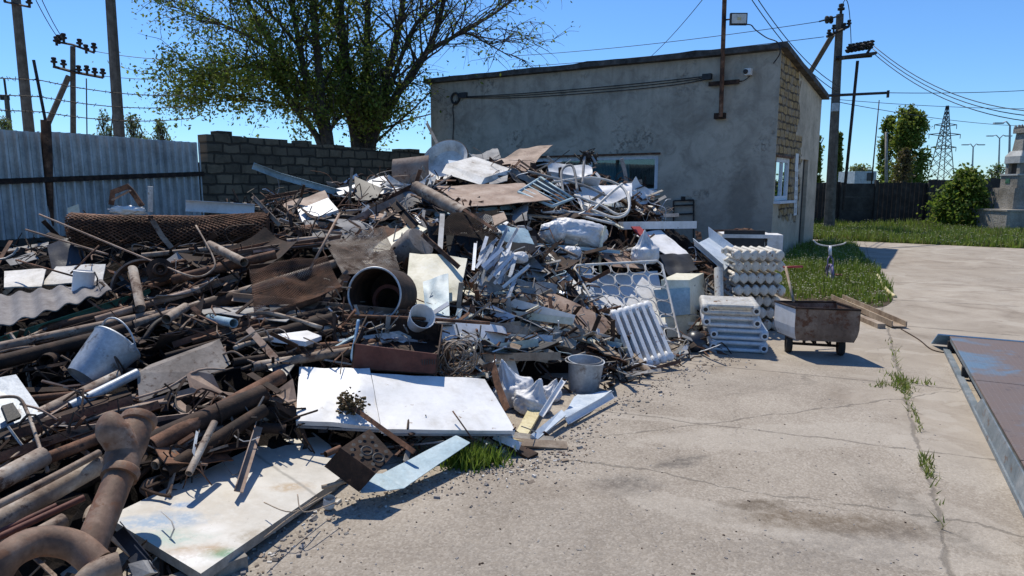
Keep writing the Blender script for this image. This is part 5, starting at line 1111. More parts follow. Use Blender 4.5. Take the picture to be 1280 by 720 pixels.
m = MB(); q0 = lerp(P1, P2, .65); q1 = S(139, 534, 2.80); m.tube(catmull([q0, lerp(q0, q1, .6), q1, q1+(q1-q0)*.25+V((0, 0.03, .03))], 5), 1, 20, scale=[.066*(1-(max(0, i-7)/8)**2.6*.8) for i in range(16)], caps=True); m.build('branch', 'rust_scale', t_, smooth=50); ITEMS.append(('cast iron tee', (155, 570)))
# elbows
t_ = thing('pipe_elbow', 'large rusty pipe bend in the bottom left corner', 'pipe elbow', S(60, 700, 2.3)); P = catmull([S(-14, 735, 2.1), S(8, 697, 2.15), S(48, 677, 2.25), S(92, 682, 2.3), S(122, 706, 2.28)], 8); m = MB(); m.tube(P, .053, 24, caps=False); m.tube(P, .048, 24, caps=False); e, q = P[-1], P[-2]; m.lathe([(.053, 0), (.048, 0)], e, q-e, 24); m.build('bend', 'rust_scale', t_, smooth=60); m = MB(); m.lathe([(0, 0), (.047, 0)], P[-7], P[-6]-P[-7], 20); m.build('dark_bore', 'black', t_); ITEMS.append(('large pipe bend', (60, 690)))
P = catmull([S(95, 745, 2.15), S(118, 718, 2.2), S(150, 705, 2.25)], 8); m = MB(); m.tube(P, .045, 18); tag(m.build('pipe_elbow', 'rust_pipe', smooth=50), 'smaller pale pipe bend at the bottom edge beside the large bend', 'pipe elbow')
m = MB(); m.lathe([(.02, 0), (.05, .05), (.055, .13), (.05, .13), (.045, .06), (.0, .01)], S(178, 612, 3.25), (.75, -.25, .25), 18); tag(m.build('steel_funnel', 'rust_pale', smooth=50), 'brown sheet metal funnel left of the big white table top', 'funnel'); ITEMS.append(('brown funnel', (200, 600)))
m = MB()
for k in range(3): m.tube([S(213, 600, 3.26+.02*k)+V((.055*cos(a), 0.02*k, .055*sin(a))) for a in np.linspace(0, 2*pi, 22, endpoint=False)], .006, 5, loop=True)
tag(m.build('wire_rings', 'iron', smooth=180), 'dark rings stacked on the brown funnel', 'rings')
pipe('steel_pipe', 'pipe', 'thin rusty pipe standing behind the big white table top', [(236, 592, 3.12), (268, 528, 3.45)], .018, 'rust_pipe')
sheet('bent_strip', 'strip', 'thin dark upright strip left of the angle iron on the table top', [(240, 565, 3.25), (245, 538, 3.4), (248, 540, 3.4), (243, 570, 3.2)], .004, 'zinc')
# table top
def tabletop():
    t = NT('table_paint'); P = t.pos(); c = t.ramp(t.mr(t.noise(P, 5, 8, .7), .3, .7), [(0, (.42, .39, .335)), (.5, (.52, .49, .43)), (1, (.61, .585, .53))])
    g = lambda x, y: tuple(G(x, y, .14))[:2]
    for (q, rx, ry, k, cc) in ((g(205, 652), .15, .07, .9, (.13, .30, .5)), (g(228, 632), .05, .03, .95, (.06, .22, .46)), (g(200, 672), .17, .07, .7, (.30, .45, .40)), (g(276, 680), .07, .035, .9, (.06, .24, .13)), (g(245, 682), .12, .05, .7, (.34, .21, .10)),
                               (g(222, 695), .12, .06, .8, (.74, .73, .70)), (g(192, 630), .09, .04, .7, (.33, .33, .33)), (g(260, 655), .07, .04, .8, (.74, .73, .70)), (g(322, 655), .09, .05, .7, (.27, .22, .15)), (g(362, 598), .10, .05, .7, (.36, .24, .12)), (g(245, 640), .3, .18, .4, (.42, .36, .28)), (g(380, 570), .25, .12, .4, (.40, .36, .30))):
        c = t.mix(t.math('MULTIPLY', t.math('MULTIPLY', spot(t, P, q, rx, ry, .4, .7, 5, .45), t.mr(t.noise(P, 26, 6, .7), .38, .55, .25, 1)), k), c, cc)
    c = t.mix(t.mr(line_d(t, P, G(320, 566, .14), G(400, 607, .14), .02, 6), .004, .014, .55, 0), c, (.15, .14, .12))
    sp = t.noise(P, 55, 4, .7); c = t.mix(t.mr(sp, .66, .72, 0, .7), c, (.16, .13, .10)); t.l(c, t.b.inputs['Base Color']); t.bump(t.noise(P, 40, 6), .15, .004); t.done('table_paint', .6, 0, .4)
tabletop()
Tc = [(134, 646, .175), (251, 717, .10), (436, 590, .06), (412, 556, .09), (388, 538, .11), (352, 542, .13)]
Tp = [G(x, y, z) for x, y, z in Tc]; m = MB(); 
t_ = thing('table_top', 'big dirty white table top with paint stains lying at the front', 'table top', Tp[1]-V((0, 0, .1)))
m.use('table_paint'); N = len(Tp); cen = sum(Tp, V())/N; vs = Tp+[p-V((0, 0, .045)) for p in Tp]; m.add(vs, [tuple(range(N))])
m.use('wood_grey'); m.add(vs, [tuple(range(N, 2*N))[::-1]]+[((i+1) % N, i, i+N, (i+1) % N+N) for i in range(N)]); o = m.build('board', None, t_)
m = MB(); m.box(G(262, 715, .03), (.3, .06, .06), Matrix.Rotation(.7, 3, 'Z')); m.build('batten', 'wood_grey', t_); ITEMS.append(('big white table top', (290, 625)))
bar('angle_iron', 'angle iron', 'tan rusty angle iron lying on the big white table top', [(292, 614, 3.16), (318, 533, 3.68)], Lp(.045, .005), 'rust_pale', 'angle iron on the table top')
boxed('perforated_casting', 'casting', 'dark brown perforated metal block below the white doors', [(426, 560, 3.35), (462, 536, 3.52), (492, 568, 3.42), (470, 592, 3.28)], (-.09, -.0, -.1), 'rust_dark', 'perforated block')
m = MB(); F_ = pts_([(426, 560, 3.34), (462, 536, 3.51), (492, 568, 3.41), (470, 592, 3.27)]); n_ = (F_[1]-F_[0]).cross(F_[3]-F_[0]).normalized(); n_ = -n_ if n_.dot(CAM-F_[0]) < 0 else n_
for u, v in ((.15, .2), (.3, .12), (.5, .15), (.7, .1), (.85, .25), (.2, .45), (.75, .5), (.2, .8), (.85, .8)): m.lathe([(0, 0), (.011, 0)], lerp(lerp(F_[0], F_[1], u), lerp(F_[3], F_[2], u), v)+n_*.004, n_, 10)
for u, v in ((.42, .45), (.5, .78)): m.lathe([(.022, 0), (.028, .004), (.034, 0)], lerp(lerp(F_[0], F_[1], u), lerp(F_[3], F_[2], u), v)+n_*.003, n_, 16)
tag(m.build('casting_holes', 'black'), 'dark holes of the perforated block', 'holes'); hol = bpy.data.objects['casting_holes']; pc = bpy.data.objects['perforated_casting']; hol.parent = pc; hol.location = hol.location-pc.location; del hol['label']; del hol['category']
bar('rusty_bar', 'bar', 'rusty flat bar with dry burrs slanting over the white doors', [(424, 497, 4.03), (518, 565, 3.62)], Rp(.028, .012), 'rust', 'flat bar with burrs')
m = MB(); rnd = random.Random(9)
for i in range(260):
    q = S(438+rnd.gauss(0, 9), 508+rnd.gauss(0, 8), 3.98+rnd.gauss(0, .03)); s_ = rnd.uniform(.004, .012); m.box(q, (s_*2.2, s_, s_), Matrix.Rotation(rnd.uniform(0, 6), 3, 'Z') @ Matrix.Rotation(rnd.uniform(0, 6), 3, 'X'))
tag(m.build('dry_burrs', 'leaf_dry'), 'clump of dry brown burrs on the white door', 'burrs', None, 'stuff')
pipe('steel_pipe', 'pipe', 'short rusty pipe stub left of the perforated block', [(407, 568, 3.3), (425, 560, 3.38)], .016, 'rust')
t_ = thing('blue_strip', 'bent light blue sheet metal strip on the ground at the front', 'strip', G(500, 610)); m = MB(); Q = pts_([(440, 593, 3.45), (478, 592, 3.5), (570, 544, 3.95), (588, 553, 3.88), (505, 610, 3.4), (452, 616, 3.3)]); Q = [V((p.x, p.y, max(p.z, .012))) for p in Q]
m.plate([Q[0], Q[1], Q[4], Q[5]], .004, .004); m.plate([Q[1], Q[2], Q[3], Q[4]], .004, .004); m.build('sheet_strip', 'blue_pale', t_, smooth=40); ITEMS.append(('light blue strip', (510, 582)))
# white doors
def door(label, top, thick, mat, dents):
    t_ = thing('appliance_door', label, 'appliance door', S(*top[3])); m = MB(); Q = pts_(top); m.plate(Q, .035, dents, 14, 10, freq=2.6, ph=thick, curl=.0); m.build('door_panel', mat, t_, smooth=40)
    m = MB(); g0, g1 = lerp(Q[0], Q[1], .04), lerp(Q[3], Q[2], .04); n_ = (Q[1]-Q[0]).cross(Q[3]-Q[0]).normalized(); n_ = -n_ if n_.dot(CAM-Q[0]) < 0 else n_; m.sweep([lerp(Q[3], Q[2], .02)-n_*.036, lerp(Q[3], Q[2], .98)-n_*.036], Rp(.02, .012)); m.build('seal', 'grey', t_); return t_
door('crumpled white appliance door, left one of the two at the front', [(374, 456, 4.35), (462, 461, 4.4), (476, 533, 3.90), (370, 527, 3.86)], 1.3, 'white', .03)
door('smooth white appliance door, right one of the two at the front', [(464, 466, 4.35), (606, 474, 4.55), (644, 538, 4.03), (477, 537, 3.88)], 2.9, 'white', .009)
ITEMS.append(('left white door', (420, 492))); ITEMS.append(('right white door', (550, 505)))
rod('thin wire sticking up on the right white door', [(566, 514, 4.05), (590, 548, 3.88)], .005, 'rust')
# red cabinet
t_ = thing('red_cabinet', 'dark red open steel cabinet above the white doors', 'cabinet', S(495, 467, 4.55)); Fr = pts_([(444, 430, 4.42), (548, 443, 4.47), (546, 467, 4.46), (441, 460, 4.42)]); D_ = V((-.02, .52, .10))
for nm, q, mt in (('front_panel', (Fr[0], Fr[1], Fr[2], Fr[3]), 'rust_red'), ('back_panel', (Fr[0]+D_, Fr[1]+D_, Fr[2]+D_, Fr[3]+D_), 'rust_dark'), ('side_panel', (Fr[1], Fr[1]+D_, Fr[2]+D_, Fr[2]), 'rust_dark'), ('side_panel', (Fr[0], Fr[0]+D_, Fr[3]+D_, Fr[3]), 'rust_dark'), ('bottom_panel', (Fr[3], Fr[2], Fr[2]+D_, Fr[3]+D_), 'rust_dark')):
    m = MB(); m.plate(list(q), .01, .003); m.build(nm, mt, t_)
m = MB()
for k in range(6): m.box(lerp(Fr[1], Fr[2], .3)+V((-.02-.017*k, -.012, -.01)), (.006, .004, .035))
m.build('vent_slots', 'black', t_); ITEMS.append(('red cabinet', (495, 440)))
sheet('white_tray', 'tray', 'white enamel perforated cooker tray on the dark scrap', [(336, 419, 4.55), (384, 413, 4.75), (402, 420, 4.7), (382, 428, 4.45)], .012, 'white', short='white cooker tray')
m = MB(); m.plate(pts_([(335, 420, 4.52), (382, 427, 4.42), (382, 433, 4.41), (336, 427, 4.51)]), .008); m.plate(pts_([(382, 427, 4.42), (402, 420, 4.69), (402, 425, 4.68), (382, 433, 4.41)]), .008); tag(m.build('tray_edge', 'white'), 'white raised edge of the cooker tray', 'tray'); te = bpy.data.objects['tray_edge']; pc = bpy.data.objects['white_tray']; te.parent = pc; te.location = te.location-pc.location; del te['label']; del te['category']
bar('brick_strip', 'strip', 'brick red segmented steel strip above the torn rusty plate', [(311, 411, 4.6), (345, 449, 4.3)], Rp(.045, .014), 'rust_pale', 'segmented strip')
# drum
DC = S(468, 368, 5.15); axd = V((-.12, -1, .16)).normalized(); t_ = thing('steel_drum', 'dark open steel drum with a bright rim facing the camera', 'drum', DC); m = MB()
m.lathe([(.198, 0), (.205, -.02), (.205, -.5), (.18, -.52), (0, -.52), (0, -.5), (.19, -.48), (.192, -.02), (.198, 0)], DC, axd, 36); m.build('shell', 'rust_dark', t_, smooth=50)
m = MB(); x_ = axd.orthogonal().normalized(); y_ = axd.cross(x_); m.tube([DC+(x_*cos(a)+y_*sin(a))*.207 for a in np.linspace(0, 2*pi, 48, endpoint=False)], .0085, 6, loop=True); m.build('rim', 'zinc', t_, smooth=180)
m = MB(); m.lathe([(.10, -.20), (.13, -.21), (.14, -.30), (.12, -.32)], DC+V((.04, 0, -.05)), axd, 28); m.build('inner_pipe', 'rust_red', t_, smooth=50); ITEMS.append(('steel drum', (466, 366)))
def meshsheet(name, label, c, nu, nv, r, mat, amp=.05, short=None, diag=True):
    Q = pts_(c); m = MB()
    def pp(u, v):
        p = lerp(lerp(Q[0], Q[1], u), lerp(Q[3], Q[2], u), v); n_ = (Q[1]-Q[0]).cross(Q[3]-Q[0]).normalized(); return p+n_*amp*(mnoise.noise(p*2.5)+.4*mnoise.noise(p*6))
    if diag:
        for k in range(-nv, nu+1):
            for s_ in (1, -1):
                l = []
                for j in range(nv*2+1):
                    v = j/(nv*2); u = (k+v*nv)/nu if s_ == 1 else (k+nv-v*nv)/nu
                    if 0 <= u <= 1: l.append(pp(u, v))
                if len(l) > 1: m.tube(l, r, 3, caps=False)
    else:
        for k in range(nu+1): m.tube([pp(k/nu, j/14) for j in range(15)], r, 4)
        for k in range(nv+1): m.tube([pp(j/14, k/nv) for j in range(15)], r, 4)
    return reg(tag(m.build(name, mat, smooth=180), label, 'mesh'), mid(c), short)
meshsheet('mesh_sheet', 'bulging rusty wire mesh left of the steel drum', [(312, 340, 5.3), (408, 318, 5.5), (428, 362, 5.15), (320, 398, 4.9)], 34, 22, .003, 'rust', .13, 'bulging rusty mesh')
meshsheet('mesh_sheet', 'grey wire mesh behind the steel drum', [(405, 300, 6.1), (480, 285, 6.4), (500, 335, 5.9), (428, 345, 5.7)], 34, 26, .003, 'rust_pipe', .05, 'grey mesh')
meshsheet('mesh_sheet', 'dark wire mesh hanging under the rusty flat sheet', [(565, 268, 7.3), (625, 262, 7.4), (618, 300, 7.0), (540, 292, 6.9)], 34, 22, .0035, 'rust_dark', .04)
# ---- middle
sheet('cream_panel', 'panel', 'long cream panel with wire springs in the middle of the heap', [(452, 316, 6.6), (516, 278, 7.15), (534, 286, 6.95), (468, 328, 6.4)], .03, 'cream', short='long cream panel')
m = MB(); Q = pts_([(448, 296, 6.55), (462, 326, 6.3)])
for k in range(4):
    p = lerp(Q[0], Q[1], k/3); m.tube(catmull([p+V((.02*j, 0, .012*(1 if j % 2 else -1))) for j in range(8)], 3), .004, 4)
tag(m.build('wire_springs', 'zinc', smooth=180), 'thin zigzag wire springs hanging from the long cream panel', 'springs')
m = MB(); m.lathe([(0, 0), (.13, .0), (.16, .05), (.17, .3), (.15, .33), (0, .34)], S(500, 325, 6.7), (.35, -.2, .3), 20); tag(m.build('metal_pot', 'grey_brown', smooth=50), 'grey brown metal pot under the long cream panel', 'pot')
sheet('painted_sheet', 'sheet', 'pale yellow green painted panel standing in the middle of the heap', [(512, 316, 6.35), (584, 322, 6.25), (574, 375, 5.75), (505, 385, 5.6)], .015, 'cream', .015, short='pale yellow panel')
sheet('blue_white_sheet', 'sheet', 'bluish white sheet in the shade below the pale yellow panel', [(528, 350, 5.85), (560, 340, 5.9), (562, 395, 5.4), (532, 395, 5.4)], .008, 'blue_pale', .03)
bar('steel_channel', 'channel', 'long dark rusty channel slanting up right, upper of two', [(398, 298, 7.2), (524, 232, 8.5)], Up(.12, .05, .008), 'rust', 'upper channel')
bar('steel_channel', 'channel', 'long brown flat bar along the lower side of the dark channel', [(420, 286, 7.0), (505, 245, 7.9)], Rp(.07, .01), 'rust_pale')
sheet('brown_plate', 'plate', 'flat brown steel plate under the long dark channel', [(432, 274, 7.5), (480, 256, 8.1), (506, 272, 7.5), (455, 276, 7.3)], .008, 'rust_pale')
bar('steel_channel', 'channel', 'short dark channel running down to the long cream panel', [(493, 254, 7.6), (520, 284, 7.0)], Up(.09, .04, .008), 'rust_dark')
pipe('thick_tube', 'tube', 'thick brown tube slanting down beside the rusty flat sheet', [(520, 234, 8.1), (582, 268, 7.4)], .075, 'rust_pipe', 'thick brown tube')
sheet('rusty_sheet', 'sheet', 'large flat rusty steel sheet near the top of the heap', [(543, 233, 8.7), (655, 229, 9.0), (690, 250, 8.2), (582, 259, 7.9)], .008, 'rust_pale', .012, short='large rusty sheet')
bar('rusty_bar', 'bar', 'reddish angle bar pointing down right above the pale yellow panel', [(530, 291, 6.6), (576, 332, 6.05)], Lp(.045, .006), 'rust', 'reddish angle bar')
bar('rusty_bar', 'bar', 'thin brown bar running from the thick tube down right', [(580, 262, 7.3), (622, 289, 6.7)], Rp(.03, .012), 'rust')
sheet('tan_plate', 'plate', 'small tan plate below the right end of the rusty sheet', [(615, 270, 7.2), (630, 265, 7.3), (634, 274, 7.1), (618, 282, 7.0)], .02, 'rust_pale')
bar('white_pipe', 'pipe', 'short upright white strip below the thick brown tube', [(553, 268, 7.0), (550, 312, 6.6)], Rp(.05, .02), 'white_dirty')
# bundle of strips
rnd = random.Random(31)
for i in range(34):
    f = rnd.random(); x = lerp(598, 640, f)+rnd.gauss(0, 6); y = 332+rnd.gauss(0, 14); a = R(rnd.gauss(62, 13)); L = rnd.uniform(22, 46); dx, dy = cos(a)*L*.5, sin(a)*L*.5; dp = 6.55+rnd.gauss(0, .12)
    ITEMS_ = len(ITEMS); m = MB(); p, q = S(x+dx, y-dy, dp+.15), S(x-dx, y+dy, dp-.15)
    m.sweep([p, q], rnd.choice([Up(.03, .018, .003), Rp(.035, .008), Lp(.03, .003)]), up=(CAM-p).normalized()); o_s = tag(m.build('metal_strip', rnd.choice(['alu', 'alu', 'white', 'zinc'])), None, 'metal strip', 'bundle of bright metal strips'); STR.append((o_s, (x, y)))
ITEMS.append(('bright strip bundle', (618, 335)))
sheet('blue_sheet', 'sheet', 'crumpled blue white sheet above the bright strip bundle', [(618, 280, 7.2), (660, 288, 7.3), (668, 305, 7.0), (630, 300, 6.9)], .005, 'blue_pale', .04, short='crumpled blue sheet')
# top
LC = S(556, 200, 9.9); t_ = thing('enamel_basin', 'round white enamel basin on the top of the heap', 'basin', LC); m = MB(); axl = V((-.25, -.75, .55)).normalized(); m.lathe([(0, -.1), (.24, -.1), (.31, -.02), (.345, 0), (.345, .012), (.30, .0), (.23, -.085), (0, -.085)], LC, axl, 36); m.build('bowl', 'white_dirty', t_, smooth=50); m = MB(); x_ = axl.orthogonal(); x_.normalize(); m.tube([LC+(x_*cos(a)+axl.cross(x_)*sin(a))*.347 for a in np.linspace(0, 2*pi, 48, endpoint=False)], .012, 5, loop=True); m.build('rim', 'rust_dark', t_, smooth=180); ITEMS.append(('white enamel basin', (556, 198)))
m = MB(); m.lathe([(.33, 0), (.33, .5), (.32, .5), (.32, 0)], S(500, 222, 9.4), (1, -.15, .1), 20, .2, 2.2, xdir=(0, -.5, .8)); tag(m.build('curved_sheet', 'rust_pale', smooth=50), 'small curved pale rusty sheet left of the enamel basin', 'sheet')
boxed('old_appliance', 'appliance', 'dirty white boxed appliance right below the enamel basin', [(558, 205, 9.3), (606, 222, 9.0), (601, 231, 8.9), (552, 216, 9.1)], (.35, .45, .12), 'white_dirty', 'white boxed appliance')
lid_ = sheet('lid', 'lid', 'bluish lid of the boxed appliance', [(560, 200, 9.6), (608, 205, 9.7), (607, 219, 9.15), (562, 206, 9.3)], .01, 'radiator_blue')
pc = bpy.data.objects['old_appliance']; lid_.parent = pc; lid_.location = lid_.location-pc.location; del lid_['label']; del lid_['category']
sheet('buckled_sheet', 'sheet', 'large buckled pinkish grey sheet at the very top right', [(616, 202, 10.3), (650, 184, 10.8), (691, 183, 10.9), (655, 215, 9.9)], .006, 'rust_pale', .05, freq=2, short='buckled pinkish sheet')
sheet('dark_sheet', 'sheet', 'dark torn sheet behind the buckled pinkish sheet', [(588, 196, 10.6), (622, 186, 10.9), (626, 196, 10.5), (598, 203, 10.3)], .006, 'grey', .04)
sheet('white_sheet', 'sheet', 'flat white oval plate beside the boxed appliance', [(610, 224, 9.2), (635, 216, 9.4), (634, 226, 9.1), (612, 231, 8.9)], .01, 'grey', .01)
bar('blue_bar', 'bar', 'long light blue bar jutting up left in front of the block wall', [(316, 207, 8.3), (350, 220, 8.6), (432, 243, 8.9)], Up(.08, .04, .006), 'blue_pale', 'long blue bar')
sheet('perforated_unit', 'unit', 'white perforated metal housing above the bulging mesh', [(372, 262, 7.5), (410, 247, 7.9), (423, 262, 7.5), (378, 277, 7.2)], .10, 'white', short='white perforated housing')
sheet('brown_sheet', 'sheet', 'brown sheet leaning behind the white perforated housing', [(352, 255, 8.0), (406, 238, 8.3), (412, 250, 8.0), (362, 265, 7.7)], .006, 'rust_pale', .02)
bar('white_gutter', 'gutter', 'long white plastic gutter lying behind the mesh roll', [(232, 257, 7.2), (318, 262, 7.5)], Up(.12, .06, .006), 'white', 'white gutter')
sheet('white_strip', 'strip', 'white sheet strip at the left shoulder of the heap', [(418, 237, 8.9), (486, 219, 9.4), (490, 227, 9.2), (424, 245, 8.7)], .008, 'white', .02)
sheet('white_strip', 'strip', 'second white sheet strip right of the upright brown stick', [(470, 232, 8.9), (520, 222, 9.3), (524, 230, 9.1), (474, 242, 8.6)], .008, 'white', .02)
bar('brown_stick', 'stick', 'upright brown stick at the left shoulder of the heap', [(440, 210, 8.6), (437, 250, 8.5)], Rp(.035, .03), 'wood', 'upright brown stick')
sheet('dark_sheet', 'sheet', 'dark steel sheet tilted right of the upright brown stick', [(443, 220, 8.7), (478, 235, 8.5), (470, 250, 8.2), (444, 250, 8.3)], .006, 'black', .01)
bar('shovel_handle', 'handle', 'wooden handle sticking up left of the enamel basin', [(534, 155, 10.6), (552, 190, 10.2)], Rp(.045, .045), 'wood_grey', 'wooden handle')
bar('thin_angle', 'angle iron', 'thin dark angle iron on the left over the white gutter', [(318, 244, 7.0), (352, 280, 6.6)], Lp(.04, .005), 'rust_pipe')
rod('thin upright rod over the bulging rusty mesh', [(424, 268, 6.0), (388, 336, 5.4)], .012, 'rust_pale', short='thin slanted rod')
rod('thin curved rod drooping under the mesh roll', [(245, 282, 5.9), (268, 325, 5.5), (262, 340, 5.4), (245, 346, 5.3), (222, 340, 5.4)], .008, 'rust_pipe')
# rack of rails
RP_ = pts_([(648, 240, 8.5), (676, 222, 9.2), (716, 248, 8.7), (690, 258, 8.1)]); t_ = thing('metal_rack', 'grey blue metal rack with parallel rails right of the rusty sheet', 'rack', RP_[3])
for i in range(6):
    m = MB(); f = i/5; m.tube([lerp(RP_[0], RP_[1], f), lerp(RP_[3], RP_[2], f)], .018 if i in (0, 5) else .011, 6); m.build('rail', 'blue_pale', t_, smooth=180)
for a, b in ((0, 1), (3, 2)): m = MB(); m.tube([RP_[a], RP_[b]], .018, 6); m.build('end_bar', 'blue_pale', t_, smooth=180)
ITEMS.append(('metal rack', (682, 242)))
bar('steel_pipe', 'pipe', 'long grey square tube above the metal rack', [(632, 212, 9.6), (700, 240, 9.0)], Rp(.08, .08), 'grey', 'grey square tube')
bar('steel_pipe', 'pipe', 'pale plank jutting right in front of the window', [(748, 236, 10.3), (802, 227, 10.7)], Rp(.07, .03), 'wood_grey', 'plank before the window')
for l, lb in (([(684, 206, 9.9), (705, 205, 10), (740, 220, 9.8), (752, 232, 9.5)], 'white crumpled sheet on the skyline left of the window'), ([(716, 236, 9.6), (752, 226, 9.9), (790, 245, 9.5), (770, 262, 9.2)], 'white torn sheet in the twisted frames below the window')):
    sheet('white_sheet', 'sheet', lb, [(l[0][0], l[0][1]-2, l[0][2]), (l[2][0], l[1][1]+3, l[1][2]), l[2], (l[0][0]+12, l[3][1], l[3][2])], .006, 'white', .06, freq=3)
rnd = random.Random(77)
frames = [([(705, 245), (702, 214), (716, 208), (722, 240)], 'bent grey tube loop below the left window pane'), ([(728, 232), (731, 196), (737, 192), (745, 204)], 'upright thin tube before the window frame'), ([(690, 228), (740, 222), (775, 232), (786, 250), (784, 266), (768, 272), (740, 262)], 'big curved pale tube frame below the window'),
          ([(742, 262), (765, 240), (778, 230)], 'thin dark tube slanting across the curved frame'), ([(700, 262), (735, 272), (768, 280)], 'grey tube lying above the white sack'), ([(718, 244), (750, 256), (772, 268), (786, 262), (786, 240)], 'second curved tube inside the tangle below the window'), ([(660, 214), (690, 222), (730, 232), (760, 246)], 'long bent tube running right from the buckled sheet')]
for l, lb in frames: rod(lb, [(x, y, 9.0-(y-230)*.012) for x, y in l], .018, rnd.choice(['white_dirty', 'grey', 'rust_pipe']), 'bent_tube', 'tube')
m = MB()
for i in range(40): m.tube([S(735+rnd.gauss(0, 6), 197+rnd.gauss(0, 5), 9.4) for _ in range(3)], .008, 4)
tag(m.build('wire_clump', 'iron', smooth=180), 'dark clump of wire on the upright tube before the window', 'wire clump', None, 'stuff')
# white sacks
def sack(label, x, y, Y, rad, ph, mat='sack', name='sack', tilt=0, neck=False):
    m = MB(); m.blob(S(x, y, Y), rad, .2, 1.5, 5, Matrix.Rotation(tilt, 3, 'Y'), ph, neck); return reg(tag(m.build(name, mat, smooth=180), label, 'sack'), (x, y), None)
sack('large crumpled white sack in the middle right of the heap', 722, 292, 8.0, (.36, .22, .17), 1.1, tilt=.2); ITEMS.append(('large white sack', (722, 292)))
sack('smaller white sack left of the large crumpled sack', 690, 290, 7.8, (.16, .14, .13), 6.3)
sack('upright white plastic bag behind the bed spring frame', 806, 318, 8.0, (.17, .14, .17), 3.2, neck=True); sack('white rag bag low between the large sack and the bed frame', 712, 318, 7.6, (.14, .1, .1), 4.4)
for p_, rd_, ph_, tl_, lb in ((G(664, 508, .075), (.15, .12, .115), 5.7, .35, 'grey white sack lying right of the white doors'), (G(640, 494, .11), (.17, .13, .15), 8.3, -.3, 'grey sack slumped above the other sack right of the doors'), (G(690, 496, .06), (.09, .08, .075), 2.2, .3, 'small grey sack squeezed beside the zinc tub')):
    m = MB(); m.blob(p_+V((0, .08, 0)), rd_, .2, 1.5, 5, Matrix.Rotation(tl_, 3, 'Y'), ph_, True); tag(m.build('sack', 'sack', smooth=180), lb, 'sack')
ITEMS.append(('grey white sacks', (655, 475)))
sack('small crumpled white bag beside the bright strip bundle', 648, 322, 6.8, (.11, .08, .06), 9.9)
bar('white_board', 'board', 'long white board reaching right before the building wall', [(776, 282, 9.0), (867, 281, 9.3)], Rp(.10, .16), 'white', 'long white board')
sheet('white_hood', 'panel', 'curved white body panel below the long white board', [(792, 292, 8.9), (826, 288, 9.1), (862, 318, 8.5), (835, 318, 8.3)], .01, 'white', .02, short='white body panel')
sheet('red_strip', 'strip', 'short red strip on the white body panel', [(789, 283, 8.75), (800, 283, 8.78), (812, 295, 8.6), (802, 297, 8.55)], .02, 'red')
sheet('dark_sheet', 'sheet', 'dark folded sheet below the white body panel', [(824, 318, 8.0), (862, 318, 8.25), (872, 338, 7.9), (835, 345, 7.7)], .01, 'black', .03)
# bed spring frame
BF = pts_([(716, 332, 7.25), (826, 326, 7.5), (852, 432, 6.75), (756, 404, 6.55)]); t_ = thing('bed_spring_frame', 'pale steel bed spring frame leaning on the right of the heap', 'bed frame', BF[3])
def bp(u, v): return lerp(lerp(BF[0], BF[1], u), lerp(BF[3], BF[2], u), v)
m = MB(); m.tube([bp(*q) for q in ((.04, 0), (.5, 0), (.96, 0), (1, .05), (1, .5), (1, .95), (.96, 1), (.5, 1), (.04, 1), (0, .95), (0, .5), (0, .05))], .014, 7, loop=True); m.build('outer_frame', 'white_dirty', t_, smooth=180)
m = MB(); nU, nV = 5, 6
for i in range(nU):
    for j in range(nV):
        l = []
        for a in np.linspace(0, 2*pi, 24, endpoint=False):
            ca, sa = cos(a), sin(a); k = (abs(ca)**3.2+abs(sa)**3.2)**(-1/3.2); l.append(bp((i+.5+.47*ca*k)/nU, (j+.5+.47*sa*k)/nV))
        m.tube(l, .0062, 5, loop=True)
m.build('spring_lattice', 'white_dirty', t_, smooth=180); ITEMS.append(('bed spring frame', (785, 375)))
sheet('white_cabinet', 'panel', 'large white panel leaning behind the bed spring frame', [(735, 345, 7.7), (822, 338, 7.9), (835, 410, 7.1), (752, 405, 7.0)], .03, 'white', .012)
sheet('painted_sheet', 'sheet', 'light blue panel at the left edge of the bed spring frame', [(700, 335, 7.4), (738, 330, 7.6), (748, 400, 6.9), (718, 402, 6.75)], .02, 'radiator_blue', .01, short='light blue panel')
# leaning radiator
RA = pts_([(763, 391, 6.25), (812, 378, 6.4), (842, 447, 6.02), (790, 464, 5.9)]); t_ = thing('radiator', 'pale cast iron radiator leaning on its side against the bed frame', 'radiator', V((RA[3].x, RA[3].y, 0)))
def radiator_cols(t_, Q, n, mat, nrm, rr=.032):
    for i in range(n):
        f = (i+.5)/n; a, b = lerp(Q[0], Q[1], f), lerp(Q[3], Q[2], f); m = MB(); wv = (Q[1]-Q[0])/n
        e = (b-a); k = wv.length/2
        prof = [(-.33*k*2, -.045), (.33*k*2, -.045), (.28*k*2, .045), (-.28*k*2, .045)]
        for o in (-.5, .0, .5): m.sweep([a+e*.06+nrm*(o*.05), b-e*.06+nrm*(o*.05)], [(x*.75, y*.33) for x, y in prof], up=nrm)
        for c_ in (a+e*.05, b-e*.05): m.sweep([c_-wv*.5, c_-wv*.25, c_+wv*.25, c_+wv*.5], [(rr*1.5*cos(q), rr*1.05*sin(q)) for q in np.linspace(0, 2*pi, 12, endpoint=False)], up=nrm, scale=[.75, 1.1, 1.1, .75])
        m.build('section', mat, t_, smooth=50)
nr_ = (RA[1]-RA[0]).cross(RA[3]-RA[0]).normalized(); radiator_cols(t_, RA, 6, 'radiator_white', nr_); ITEMS.append(('leaning radiator', (802, 422)))
bar('rusty_bar', 'bar', 'thin rusty bar on the concrete under the leaning radiator', [(788, 468, 5.75), (850, 452, 6.0)], Rp(.03, .02), 'rust')
